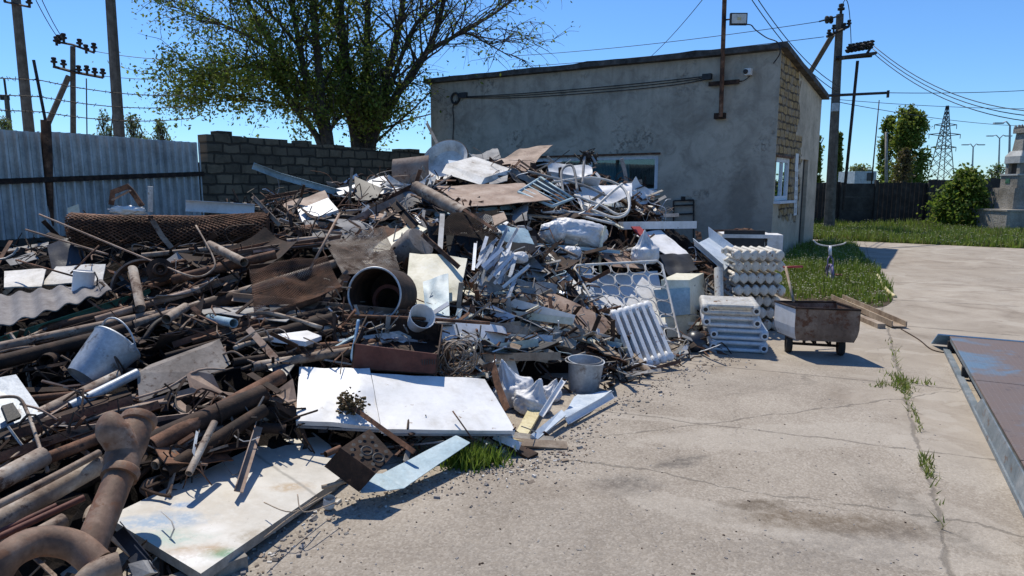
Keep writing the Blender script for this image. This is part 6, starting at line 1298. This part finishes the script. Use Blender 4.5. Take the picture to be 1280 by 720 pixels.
# fridge right
t_ = thing('blue_refrigerator', 'white and light blue refrigerator standing behind the bed frame', 'refrigerator', V((S(850, 420, 7.6).x, 7.6, 0))); Q = pts_([(826, 350, 7.35), (862, 350, 7.45), (864, 420, 7.2), (834, 422, 7.1)]); D_ = V((.28, .45, .02)); Q[2].z = max(Q[2].z, .02); vs = Q+[p+D_ for p in Q]; m = MB(); m.add(vs, [(0, 1, 2, 3), (7, 6, 5, 4), (0, 4, 5, 1), (1, 5, 6, 2), (2, 6, 7, 3), (3, 7, 4, 0)]); m.build('cabinet', 'cream', t_)
m = MB(); n_ = (Q[1]-Q[0]).cross(Q[3]-Q[0]).normalized(); n_ = -n_ if n_.dot(CAM-Q[0]) < 0 else n_; m.plate([lerp(lerp(Q[0], Q[1], u), lerp(Q[3], Q[2], u), v)+n_*.02 for u, v in ((-.3, .18), (.97, .15), (.95, .62), (-.2, .66))], .018); m.build('door', 'blue_pale', t_); ITEMS.append(('blue refrigerator', (850, 380)))
m = MB(); m.lathe([(.05, 0), (.11, .04), (.13, .1), (.11, .16), (.05, .2), (.05, .0)], S(858, 432, 6.75), (.9, -.3, .35), 20); tag(m.build('dark_casing', 'dark_plastic', smooth=50), 'rounded dark casing lying right of the leaning radiator', 'casing')
# white tray on heap right
t_ = thing('white_trough', 'white folded metal trough lying on the right end of the heap', 'trough', S(905, 330, 8.3))
TQ = pts_([(868, 306, 8.3), (886, 297, 8.9), (921, 322, 8.5), (905, 338, 7.9)]); n_ = V((0, 0, 1))
m = MB(); m.plate(TQ, .01); m.plate([TQ[1], TQ[1]+V((.0, .05, .14)), TQ[2]+V((.0, .05, .12)), TQ[2]], .01); m.plate([TQ[0], TQ[0]+V((-.03, -.03, .08)), TQ[3]+V((-.03, -.03, .08)), TQ[3]], .01); m.build('trough_sheet', 'radiator_blue', t_); ITEMS.append(('white trough', (895, 318)))
pipe('drain_pipe', 'pipe', 'upright cream pipe stub below the white trough', [(899, 372, 7.6), (898, 336, 7.8)], .05, 'radiator', None)
# front right clutter
m = MB(); c_ = G(731, 492, 0); c_.y += .12; t_ = thing('zinc_tub', 'dented grey zinc tub standing at the foot of the heap', 'tub', c_); m.lathe([(0, 0), (.12, 0), (.125, .01), (.145, .24), (.152, .25), (.143, .25), (.12, .02), (0, .012)], c_, (.08, -.05, 1), 26); m.build('shell', 'zinc', t_, smooth=50); m = MB(); m.tube([c_+V((.15*cos(a), .15*sin(a), .245)) for a in np.linspace(0, 2*pi, 30, endpoint=False)], .007, 5, loop=True); m.build('rim', 'grey', t_, smooth=180); ITEMS.append(('zinc tub', (730, 465)))
def gz(x, y, z=.012): q = G(x, y, z); return (x, y, q.y)
sheet('yellow_plank', 'plank', 'pale yellow plank at the front corner of the heap', [(662, 508, 4.75), (678, 511, 4.75), (655, 551, 4.12), (640, 549, 4.12)], .03, 'yellow', short='yellow plank')
bar('white_strip', 'strip', 'white plastic strip standing right of the yellow plank', [(704, 476, 4.85), (676, 520, 4.42)], Up(.04, .02, .004), 'white', 'white plastic strip')
sheet('white_strip', 'strip', 'bluish white strip on the ground right of the yellow plank', [(702, 512, 4.55), (708, 518, 4.5), (672, 549, 4.15), (664, 543, 4.15)], .025, 'radiator_blue')
sheet('blue_white_sheet', 'sheet', 'blue white folded sheet at the foot of the zinc tub', [(722, 492, 5.1), (765, 488, 5.2), (715, 524, 4.55), (702, 520, 4.5)], .006, 'radiator_blue', .02, short='blue white folded sheet')
bar('white_strip', 'strip', 'long cream strip along the edge of the folded sheet', [(708, 527, 4.5), (766, 494, 5.05)], Up(.05, .025, .004), 'white')
sheet('rusty_board', 'board', 'dark brown board on the concrete below the right white door', [(612, 546, 4.12), (622, 543, 4.15), (673, 566, 3.98), (660, 572, 3.93)], .02, 'rust_dark', short='dark brown board')
bar('white_strip', 'strip', 'white strip poking out under the right white door', [(618, 544, 4.1), (650, 558, 4.0)], Rp(.05, .012), 'white')
bar('curved_strap', 'strap', 'curved rusty strap standing right of the right white door', [(606, 462, 4.62), (616, 458, 4.62), (622, 480, 4.5), (634, 512, 4.3)], Rp(.05, .008), 'rust', 'curved strap', sm=1)
m = MB(); m.lathe([(0, 0), (.028, 0), (.03, .005), (.03, .05), (.026, .055), (.026, .006), (0, .005)], G(411, 633, .02), (.15, -.2, 1), 18); tag(m.build('enamel_cup', 'white_dirty', smooth=50), 'small dirty white cup on the corner of the table top', 'cup')
m = MB(); m.lathe([(0, 0), (.02, 0), (.02, .07), (0, .075)], G(604, 573), (.1, 0, 1), 10); tag(m.build('wood_stub', 'wood_grey'), 'small pale wooden stub in the weed tuft', 'stub')
for l, lb in (([(330, 672, .13), (372, 640, .12), (420, 612, .10)], 'thin dry twig along the near edge of the table top'), ([(330, 628, .16), (365, 640, .16), (396, 622, .14)], 'thin curved twig lying on the table top'), ([(372, 618, .2), (380, 640, .15), (420, 628, .11)], 'forked twig beside the small white cup'), ([(402, 609, .12), (438, 600, .13)], 'short thick grey stick left of the light blue strip')):
    m = MB(); m.tube(catmull([G(*q) for q in l], 5), .003 if 'thick' not in lb else .012, 5); tag(m.build('twig', 'wood', smooth=180), lb, 'twig')
bar('grey_bracket', 'bracket', 'dark flat bracket beside the near corner of the table top', [(156, 658, 2.6), (192, 700, 2.5)], Lp(.05, .004), 'dark_plastic')
bar('grey_bracket', 'bracket', 'second dark bracket under the near corner of the table top', [(175, 688, 2.5), (200, 716, 2.42)], Lp(.05, .004), 'dark_plastic')
boxed('grey_block', 'block', 'small grey metal block at the bottom edge beside the brackets', [(160, 705, 2.36), (178, 700, 2.38), (188, 716, 2.35), (168, 724, 2.33)], (0, .05, -.03), 'grey', None)
# stacked planks and boards, middle right
planks = [([(632, 376, 6.2), (718, 399, 6.1)], 'white', .06, 'white plank sloping right above the stacked boards'), ([(636, 392, 6.05), (716, 402, 6.05)], 'cream', .05, 'pale plank directly under the sloping white plank'), ([(556, 399, 5.6), (660, 414, 5.6)], 'wood_grey', .05, 'grey board running right from the red cabinet'), ([(612, 436, 5.35), (672, 428, 5.6)], 'cream', .05, 'cream board sloping up above the grey sacks'),
          ([(600, 447, 5.15), (700, 445, 5.4)], 'wood', .05, 'tan board lying just above the grey sacks'), ([(618, 421, 5.6), (690, 424, 5.75)], 'radiator_blue', .05, 'bluish strip between the stacked boards'), ([(600, 411, 5.6), (650, 405, 5.8)], 'wood', .04, 'short tan board at the left of the stacked boards'), ([(660, 412, 5.85), (728, 420, 5.95)], 'wood_grey', .05, 'dark grey board at the right of the stacked boards'),
          ([(608, 384, 6.0), (642, 400, 5.85)], 'alu', .06, 'silver strip left of the sloping white plank'), ([(575, 440, 5.1), (612, 428, 5.3)], 'rust_dark', .05, 'dark board behind the wire coil')]
for l, mt, wd_p, lb in planks: bar('plank', 'plank', lb, l, Rp(wd_p*1.3, .025), mat=mt)
ITEMS.append(('stacked boards', (660, 425)))
sheet('ribbed_board', 'board', 'ribbed tan board sloping down beside the leaning radiator', [(720, 411, 6.15), (742, 416, 6.15), (778, 446, 5.85), (756, 442, 5.8)], .015, 'wood', short='ribbed tan board')
m = MB(); rnd = random.Random(4); c_ = S(570, 447, 4.75)
for i in range(16):
    a0 = rnd.uniform(0, 6); rr_ = rnd.uniform(.07, .17); ax_ = V((rnd.gauss(0, .4), -1, rnd.gauss(.3, .4))).normalized(); x_ = ax_.orthogonal().normalized(); y_ = ax_.cross(x_); o_ = c_+V((rnd.gauss(0, .04), rnd.gauss(0, .04), rnd.gauss(0, .03)))
    m.tube([o_+(x_*cos(a)+y_*sin(a)*.8)*rr_*(1+.15*sin(a*3+i)) for a in np.linspace(0, 2*pi, 22, endpoint=False)], .005, 4, loop=True)
tag(m.build('wire_coil', 'rust_pipe', smooth=180), 'loose tangle of coiled wire right of the red cabinet', 'wire coil'); ITEMS.append(('tangled wire coil', (570, 447)))
m = MB(); m.lathe([(0, 0), (.07, 0), (.1, .14), (.095, .14), (.06, .01)], S(520, 405, 5.0), (.4, -.6, .5), 20); tag(m.build('enamel_jug', 'white', smooth=50), 'white enamel cup lying above the red cabinet', 'cup')
rod('thin brown rod lying level over the red cabinet', [(430, 395, 4.9), (520, 398, 5.0), (612, 404, 5.2)], .014, 'rust', short='level brown rod')
rod('blue plastic hose hanging at the left of the red cabinet', [(448, 400, 4.7), (444, 425, 4.6), (440, 447, 4.5), (446, 455, 4.45)], .012, 'blue', 'hose', 'hose')
pipe('steel_pipe', 'pipe', 'blue green pipe stub in the dark scrap left of the cooker tray', [(262, 398, 4.9), (292, 404, 4.6)], .032, 'blue_pale')
sheet('dark_disc', 'disc', 'dark grey round lid below the white cooker tray', [(335, 462, 4.2), (352, 452, 4.3), (368, 455, 4.3), (358, 470, 4.15)], .01, 'dark_plastic', .01)
# ------------------------------------------------------------------ radiators, cart and other things on the concrete
def cast_radiator(label, origin, ex, ey, ez, n, L, Hh, mat, group, pitch=.078):
    """ex: along the sections, ey: along the section length, ez: up; origin = lower corner"""
    t_ = thing('radiator', label, 'radiator', origin, group); M = Matrix((ex, ey, ez)).transposed().to_3x3()
    for i in range(n):
        o = origin+ex*(pitch*(i+.5)); m = MB(); k = pitch*.5
        for z in (.2, .8):
            r_ = Hh*.17; pr = [(r_*1.15*cos(a)*.95, r_*sin(a)) for a in np.linspace(0, 2*pi, 10, endpoint=False)]
            m.sweep([o+ey*(L*.06)+ez*(Hh*z), o+ey*(L*.94)+ez*(Hh*z)], pr, up=ez)
        m.sweep([o+ey*(L*.09)+ez*(Hh*.5), o+ey*(L*.91)+ez*(Hh*.5)], [(k*.25*cos(a), Hh*.14*sin(a)) for a in np.linspace(0, 2*pi, 8, endpoint=False)], up=ez) if i % 2 else None
        for e in (.085, .915):
            c = o+ey*(L*e)+ez*(Hh*.5); pr = [(math.copysign(abs(cos(a))**.6, cos(a))*L*.075, math.copysign(abs(sin(a))**.7, sin(a))*Hh*.5) for a in np.linspace(0, 2*pi, 18, endpoint=False)]
            m.sweep([c+ex*k*q for q in (-1, -.72, -.4, -.12, .12, .4, .72, 1)], pr, up=ez, scale=[.42, .62, .86, 1, 1, .86, .62, .42])
        m.build('section', mat, t_, smooth=50)
    for e in (.085, .915):
        c = origin+ey*(L*e)+ez*(Hh*.5)
        m = MB(); m.lathe([(.031, 0), (.034, .012), (.022, .012), (.02, .002)], c-ex*.006, -ex, 16); m.build('port_ring', mat, t_, smooth=40)
        m = MB(); m.lathe([(0, 0), (.022, 0)], c-ex*.012, -ex, 14); m.build('port_hole', 'black', t_)
    return t_
p0, p1 = G(885, 440), G(961, 444); ey = (p1-p0); ey.z = 0; Lr_ = ey.length; ey.normalize(); ex = V((-ey.y, ey.x, 0)); ez = V((0, 0, 1)); ez0 = ez; hh = .118
fs_ = [('pale blue grey radiator, lowest of the front stack beside the cart', 0, 0, 'radiator_blue'), ('pale blue grey radiator, second from the ground in the front stack', 0, .003, 'radiator_blue'), ('white radiator under the top one of the front stack', -.075, .0, 'radiator_white'), ('cream white radiator on top of the front stack', -.09, -.01, 'radiator')]
for k, (lb, dx, dy, mt) in enumerate(fs_): cast_radiator(lb, p0+ey*dx+ex*dy+ez*(.004+k*(hh+.006)), ex, ey, ez, 7, Lr_, hh, mt, 'radiators stacked in front', .082)
q0, q1 = G(917, 414), G(981, 415); ex2 = (q1-q0); ex2.z = 0; W2 = ex2.length; ex2.normalize(); ey2 = V((-ex2.y, ex2.x, 0)); hb = .128
ords = ['lowest', 'second lowest', 'third lowest', 'middle', 'third highest', 'second highest', 'highest']
for k in range(7): cast_radiator(f'dirty cream ribbed radiator, {ords[k]} in the tall back stack', q0+ex2*(.0 if k % 2 else -.035)+ey2*.03*((k*7) % 3)+ez0*(.004+k*(hb+.006)), ex2, ey2, ez0, 6, .58, hb, 'radiator', 'radiators stacked behind', W2/6.1)
# stove behind the radiators
a_, b_ = PY(904, 293, 9.4), PY(957, 293, 9.3); t_ = thing('white_stove', 'white topped dark fronted stove behind the tall radiator stack', 'stove', V(((a_.x+b_.x)/2, 9.5, 0))); zt = a_.z
ub = (b_-a_); ub.z = 0; lb_ = ub.length; ub.normalize(); vb = V((-ub.y, ub.x, 0)); Ms = Matrix((ub, vb, V((0, 0, 1)))).transposed().to_3x3(); cst = a_+ub*lb_/2+vb*.28
m = MB(); m.box(V((cst.x, cst.y, zt/2-.05)), (lb_, .56, zt-.1), Ms); m.build('body', 'white_dirty', t_); m = MB(); m.box(V((cst.x, cst.y, zt-.05))-vb*.288, (lb_*.96, .03, .22), Ms); m.box(V((cst.x, cst.y, zt*.42))-vb*.288, (lb_*.96, .03, zt*.62), Ms); m.build('front', 'black', t_)
m = MB(); m.box(V((cst.x, cst.y, zt-.02))+ub*.04, (lb_+.10, .62, .05), Ms); m.build('top', 'white', t_)
m = MB(); m.box(a_+ub*(lb_+.13)+vb*.2-V((0, 0, .18)), (.2, .4, .36), Ms); m.build('side_panel', 'white', t_)
m = MB(); m.tube([a_+V((-.15, 0, .05)), a_+ub*lb_*.6+V((0, .2, .05))], .015, 5); tag(m.build('rusty_rod', 'rust'), 'rusty rod lying on the white stove top', 'rod')
m = MB()
for i in range(25): m.box(a_+ub*(lb_*(.3+.4*random.random()))+vb*random.uniform(.1, .4)+V((0, 0, .02+random.random()*.05)), (random.uniform(.03, .15), .03, .02), Matrix.Rotation(random.uniform(0, 6), 3, 'Z') @ Matrix.Rotation(random.gauss(0, .4), 3, 'X'))
tag(m.build('scrap_bits', 'rust'), 'rusty scrap bits heaped on the white stove top', 'scrap', None, 'stuff')
# cart
zc, zb = .49, .17; CN = [G(994, 385, zc), G(1077, 388, zc), G(1046, 377.5, zc), G(967.5, 376.5, zc)]   # near left, near right, far right, far left
cc_ = sum(CN, V())/4; t_ = thing('hand_cart', 'rusty steel hand cart with an open trough and two small wheels', 'cart', V((cc_.x, cc_.y, 0)))
def wallq(a, b, nm, mt, segs=5):
    m = MB(); prof = []
    for i in range(segs+1):
        f = i/segs; k = .97-.10*max(0, (f-.55)/.45)**2; prof.append((lerp(cc_, a, k*(1.0)), lerp(cc_, b, k), zc-(zc-zb)*f))
    for (a0, b0, z0), (a1, b1, z1) in zip(prof[:-1], prof[1:]): m.plate([V((a0.x, a0.y, z0)), V((b0.x, b0.y, z0)), V((b1.x, b1.y, z1)), V((a1.x, a1.y, z1))], .008)
    return m.build(nm, mt, t_)
sd_ = wallq(CN[0], CN[1], 'side_panel', 'cart'); wallq(CN[1], CN[2], 'end_panel', 'cart'); wallq(CN[2], CN[3], 'side_panel', 'cart'); ep = wallq(CN[3], CN[0], 'end_panel', 'white'); ep['label'] = 'end panel with peeling white paint'
m = MB(); m.plate([V((*(lerp(cc_, c, .88).xy), zb+.01)) for c in CN], .008); m.build('bottom', 'cart', t_)
m = MB(); m.tube([V((*(lerp(cc_, c, .975).xy), zc)) for c in CN], .011, 6, loop=True); m.build('rim', 'rust_dark', t_)
ac = (CN[1]-CN[0]).normalized(); dc = V((-ac.y, ac.x, 0)); wl0, wl1 = G(985, 440), G(1050, 444); axw = (wl1-wl0).normalized()
for wp_ in (wl0, wl1):
    c = V((wp_.x, wp_.y, .092)); m = MB(); m.lathe([(.05, -.03), (.082, -.03), (.092, -.018), (.092, .018), (.082, .03), (.05, .03), (.05, -.03)], c, axw, 24); o = m.build('wheel', 'rubber', t_, smooth=40); m = MB(); m.lathe([(0, -.022), (.052, -.022), (.052, .022), (0, .022)], c, axw, 16); m.build('hub', 'rust', o)
m = MB(); m.tube([V((wl0.x, wl0.y, .092)), V((wl1.x, wl1.y, .092))], .014, 8); m.build('axle', 'rust_dark', t_)
for f in (.3, .52, .8):
    a = lerp(wl0, wl1, f); m = MB(); m.tube([V((a.x, a.y, .092)), V((a.x+.05*(1 if f < .5 else -1), a.y+.1, zb+.0)), ], .012, 5); m.tube([V((a.x, a.y, .092)), V((a.x-.06, a.y-.12, zb))], .012, 5); m.build('strut', 'rust_dark', t_)
m = MB(); hp, hq = PY(992, 377, 6.72), PY(982, 334, 7.15); m.tube([hp, hq], .014, 8); m.build('handle', 'wood', t_, smooth=180)
m = MB(); m.tube([hq-V((.02, 0, 0)), hq+V((.2, .05, 0))], .012, 8); m.build('handle_grip', 'red', t_, smooth=180)
# beams
def onz(x, y, z=.0): return G(x, y, z)
m = MB(); m.sweep([onz(1046, 374, .02), onz(1124, 409, .02)], Up(.17, .07, .012), up=(0, 0, 1)); tag(m.build('steel_channel', 'wood'), 'long tan rusty channel lying on the concrete behind the cart', 'channel')
m = MB(); m.sweep([onz(1078, 398, .03), onz(1102, 408, .03)], Rp(.09, .06), up=(0, 0, 1)); tag(m.build('wood_block', 'wood'), 'short wooden block beside the long channel behind the cart', 'block')
cable('hose', 'pale yellowish hose curving along the edge of the weeds', 'hose', [onz(1097, 344, .05), onz(1102, 354, .03), onz(1110, 364, .02), onz(1119, 371, .02)], .028, 'yellow', None, 8)
cable('ground_wire', 'thin dark wire on the concrete between channel and weighbridge', 'wire', [onz(1126, 411, .01), onz(1148, 424, .01), onz(1165, 437, .01), onz(1186, 441, .01), onz(1194, 436, .03)], .006, 'rust_dark')
# small scooter in the weeds
sc0 = G(1037, 352); t_ = thing('kick_scooter', 'pale purple child scooter standing in the weeds', 'scooter', sc0); r_ = .17
m = MB(); c = sc0+V((0, 0, r_-.05)); x_ = V((-.2, -1, 0)).normalized(); m.tube([c+(x_*cos(a)+V((0, 0, 1))*sin(a))*r_ for a in np.linspace(0, 2*pi, 30, endpoint=False)], .024, 8, loop=True); o = m.build('wheel', 'pink', t_, smooth=180)
m = MB()
for a in np.linspace(0, 2*pi, 12, endpoint=False): m.tube([c, c+(x_*cos(a)+V((0, 0, 1))*sin(a))*r_], .006, 3)
m.build('spokes', 'white', o)
for s_ in (-1, 1): m = MB(); m.tube([c+V((s_*.05, 0, 0)), c+V((s_*.045, .03, .26)), c+V((0, .05, .34))], .013, 6); m.build('fork', 'pink', t_, smooth=180)
m = MB(); st_ = c+V((0, .05, .33)); m.tube([st_, st_+V((.01, .05, .16))], .03, 8); m.build('stem', 'white', t_, smooth=180)
m = MB(); hb_ = st_+V((.01, .05, .16)); m.tube(catmull([hb_+V((-.28, .04, .10)), hb_+V((-.2, 0, .03)), hb_, hb_+V((.2, 0, .03)), hb_+V((.29, .04, .06))], 5), .013, 7); m.build('handlebar', 'white_dirty', t_, smooth=180)
m = MB(); m.box(c+V((.22, .48, -.06)), (.12, .6, .03), Matrix.Rotation(-.42, 3, 'Z')); m.build('deck', 'pink', t_); m = MB(); m.tube([c+V((.04, 0, 0)), c+V((.2, -.02, .0))], .018, 6); m.build('foot_peg', 'red', t_, smooth=180)
m = MB(); c2 = c+V((.38, .85, -.06)); m.tube([c2+(V((0, 1, 0))*cos(a)+V((0, 0, 1))*sin(a))*.13 for a in np.linspace(0, 2*pi, 24, endpoint=False)], .022, 7, loop=True); m.build('wheel', 'pink', t_, smooth=180)
# ------------------------------------------------------------------ individual filler pieces with labels of their own
USED = set()
def relation(px, n=0):
    near = sorted(ITEMS, key=lambda it: math.hypot(it[1][0]-px[0], (it[1][1]-px[1])*1.3))[n]; dx, dy = px[0]-near[1][0], px[1]-near[1][1]
    if abs(dx) > 1.8*abs(dy): r_ = 'left of' if dx < 0 else 'right of'
    elif abs(dy) > 1.8*abs(dx): r_ = 'above' if dy < 0 else 'below'
    else: r_ = ('above and ' if dy < 0 else 'below and ')+('left of' if dx < 0 else 'right of')
    return f'{r_} the {near[0]}'
def slant(a, b):
    (x0, y0), (x1, y1) = PX(a), PX(b)
    if x1 < x0: x0, y0, x1, y1 = x1, y1, x0, y0
    an = math.degrees(math.atan2(y0-y1, x1-x0)); 
    return 'lying level' if abs(an) < 14 else 'standing steep' if abs(an) > 62 else 'slanting up right' if an > 0 else 'slanting down right'
rnd = random.Random(123)
KINDS = {  # kind: (name, category, colour words)
 'rod': ('rusty_rod', 'rod', {'rust': 'thin rusty rod', 'rust_pale': 'thin pale brown rod', 'iron': 'thin black rod', 'rust_pipe': 'thin grey brown rod'}),
 'flat': ('flat_bar', 'bar', {'rust': 'rusty flat bar', 'rust_pale': 'tan flat bar', 'rust_dark': 'dark flat bar'}),
 'angle': ('angle_iron', 'angle iron', {'rust': 'rusty angle iron', 'rust_dark': 'dark angle iron', 'rust_pale': 'tan angle iron'}),
 'pipe': ('steel_pipe', 'pipe', {'rust_pipe': 'grey brown pipe', 'rust': 'rusty pipe', 'rust_dark': 'dark pipe'}),
 'plate': ('steel_plate', 'plate', {'rust': 'rusty plate', 'rust_dark': 'dark plate', 'rust_pale': 'tan plate', 'grey': 'grey plate'}),
 'strip': ('metal_strip', 'metal strip', {'white': 'white strip', 'alu': 'silver strip', 'blue_pale': 'pale blue strip', 'white_dirty': 'dirty white strip'}),
 'sheet': ('sheet_piece', 'sheet', {'white': 'white sheet piece', 'white_dirty': 'dirty white sheet piece', 'radiator_blue': 'bluish sheet piece', 'grey': 'grey sheet piece', 'rust': 'rusty sheet piece', 'rust_dark': 'dark brown sheet piece', 'cream': 'cream sheet piece', 'black': 'black sheet piece'}),
 'board': ('board', 'board', {'wood_grey': 'grey board', 'wood': 'brown board', 'cream': 'cream board', 'white_dirty': 'dirty white board'}),
 'tube': ('bent_tube', 'tube', {'grey': 'bent grey tube', 'rust_pipe': 'bent brown tube', 'iron': 'bent black tube'})}
ZONES = [((0, 235, 430, 480), {'rod': 18, 'flat': 20, 'angle': 18, 'pipe': 20, 'plate': 9, 'tube': 4}), ((0, 470, 330, 700), {'rod': 4, 'flat': 7, 'angle': 6, 'pipe': 9, 'plate': 2}), ((400, 195, 800, 330), {'flat': 10, 'angle': 10, 'strip': 10, 'sheet': 32, 'tube': 14, 'board': 12, 'rod': 6, 'pipe': 4}),
         ((400, 320, 780, 480), {'strip': 10, 'board': 28, 'sheet': 24, 'flat': 8, 'plate': 8, 'rod': 6}), ((760, 290, 950, 440), {'sheet': 14, 'board': 8, 'strip': 8, 'plate': 6}), ((590, 480, 760, 560), {'strip': 7, 'board': 6, 'sheet': 4})]
NF = 0
for (x0, y0, x1, y1), kinds in ZONES:
    for kd, cnt in kinds.items():
        nm, cat, cols = KINDS[kd]; made = 0; tries = 0
        while made < cnt and tries < cnt*12:
            tries += 1; px, py = rnd.uniform(x0, x1), rnd.uniform(y0, y1)
            if kept(px, py): continue
            p = hit(px, py)
            if p is None or sdist(np.array([p.x]), np.array([p.y]))[0] < .12: continue
            mt = rnd.choice([q for q in cols if q in ('rust', 'rust_dark', 'wood_grey', 'grey', 'black', 'wood', 'rust_pipe')] or list(cols)) if rnd.random() < .45 else rnd.choice(list(cols)); L = rnd.uniform(.3, 1.35)*(1.0 if p.y > 5 else .62); yaw = rnd.gauss(.12, .38) if (py > 370 and px > 430 and rnd.random() < .75) else rnd.gauss(.75, .5) if (px < 430 and rnd.random() < .6) else rnd.uniform(0, pi); e = .05
            nrm = V((H(p.x-e, p.y)-H(p.x+e, p.y), H(p.x, p.y-e)-H(p.x, p.y+e), 2*e)).normalized(); d = V((cos(yaw), sin(yaw), rnd.gauss(0, .22))); d = (d-nrm*d.dot(nrm)*.85).normalized(); c = p+nrm*.035
            if kd in ('plate', 'sheet'): L = L*.8
            if kd in ('pipe', 'angle') and px < 430: L = max(L, .45)*1.3; yaw = rnd.gauss(.7, .28); d = V((cos(yaw), sin(yaw), 0)); d = (d-nrm*d.dot(nrm)*.85).normalized()
            a, b = c-d*L/2, c+d*L/2
            if (a.z < .01 or b.z < .01) or PX(a)[0] < -30 or kept(*PX(a)) or kept(*PX(b)): continue
            head = ('short ' if L < .35 else 'long ' if L > .7 else '')+cols[mt]
            cand = [f'{head} {slant(a, b)} {relation(PX(c))}', f'{head} {relation(PX(c))}, toward the {sorted(ITEMS, key=lambda it: math.hypot(it[1][0]-PX(c)[0], (it[1][1]-PX(c)[1])*1.3))[1][0]}']
            cand = [q for q in cand if q not in USED and len(q.split()) <= 16]
            if not cand: continue
            USED.add(cand[0]); m = MB(); up = (nrm+V((rnd.gauss(0, .4), rnd.gauss(0, .4), 0))).normalized()
            if kd == 'rod': m.tube(catmull([a, lerp(a, b, .35)+nrm*rnd.gauss(0, .025), lerp(a, b, .7)+nrm*rnd.gauss(0, .03), b], 4), rnd.uniform(.006, .012), 6)
            elif kd == 'tube': s_ = d.cross(nrm); m.tube(catmull([a, lerp(a, b, .3)+s_*.02, lerp(a, b, .6)+s_*rnd.gauss(0, .12)+nrm*.05, b+s_*rnd.gauss(0, .25)], 5), rnd.uniform(.011, .018), 7)
            elif kd == 'flat': m.sweep([a, b], Rp(rnd.uniform(.03, .06), .008), up=up)
            elif kd == 'angle': m.sweep([a, b], Lp(rnd.uniform(.03, .055), .005), up=up)
            elif kd == 'pipe':
                r_ = rnd.uniform(.018, .04); m.tube([a, b], r_, 12, caps=False); m.tube([a, b], r_*.84, 12, caps=False)
                for q, w_ in ((a, b), (b, a)): m.lathe([(r_, 0), (r_*.84, 0)], q, w_-q, 12)
                m.mats = [mt]
            elif kd == 'strip': m.sweep([a, lerp(a, b, .5)+nrm*rnd.gauss(0, .02), b], rnd.choice([Up(.045, .02, .003), Rp(.05, .006), Lp(.035, .003)]), up=up)
            elif kd == 'board': m.sweep([a, b], Rp(rnd.uniform(.05, .12), rnd.uniform(.012, .03)), up=up)
            else:
                s_ = d.cross(up).normalized(); w_ = rnd.uniform(.35, .9)*L; q = [a-s_*w_/2*rnd.uniform(.6, 1.1), b-s_*w_/2*rnd.uniform(.5, 1.1), b+s_*w_/2*rnd.uniform(.6, 1.1), a+s_*w_/2*rnd.uniform(.4, 1.1)]
                if max(L, w_) > .5: m.plate(q, .006, rnd.choice([.006, .03, .06]), 12, 9, freq=3, ph=NF*.37, curl=rnd.choice([0, 0, .06, -.06, .12]))
                else: m.plate(q, .006, rnd.uniform(.003, .02), 6, 5, freq=5, ph=NF*.37)
            o = m.build(nm, mt, smooth=180 if kd in ('rod', 'tube') else 40 if kd in ('pipe', 'plate', 'sheet') else None); tag(o, cand[0], cat, {'rod': 'loose rods in the heap', 'flat': 'loose flat bars in the heap', 'angle': 'loose angle irons in the heap', 'pipe': 'loose pipes in the heap', 'plate': 'loose plates in the heap', 'strip': 'loose metal strips in the heap', 'sheet': 'loose sheet pieces in the heap', 'board': 'loose boards in the heap', 'tube': 'loose bent tubes in the heap'}[kd]); made += 1; NF += 1
print('fillers', NF)
# labels for the bright bundle
for o, (x, y) in STR:
    c = o.data.materials[0].name; cw = {'alu': 'silver', 'white': 'white', 'zinc': 'grey'}[c]; f = [v.co+o.location for v in o.data.vertices]; a, b = f[0], f[-1]
    rel = ('upper' if y < 325 else 'middle' if y < 342 else 'lower')+(' left' if x < 612 else ' right' if x > 628 else ' centre')
    lb = f'{cw} strip {slant(a, b)} in the {rel} of the bright strip bundle'; o['label'] = lb
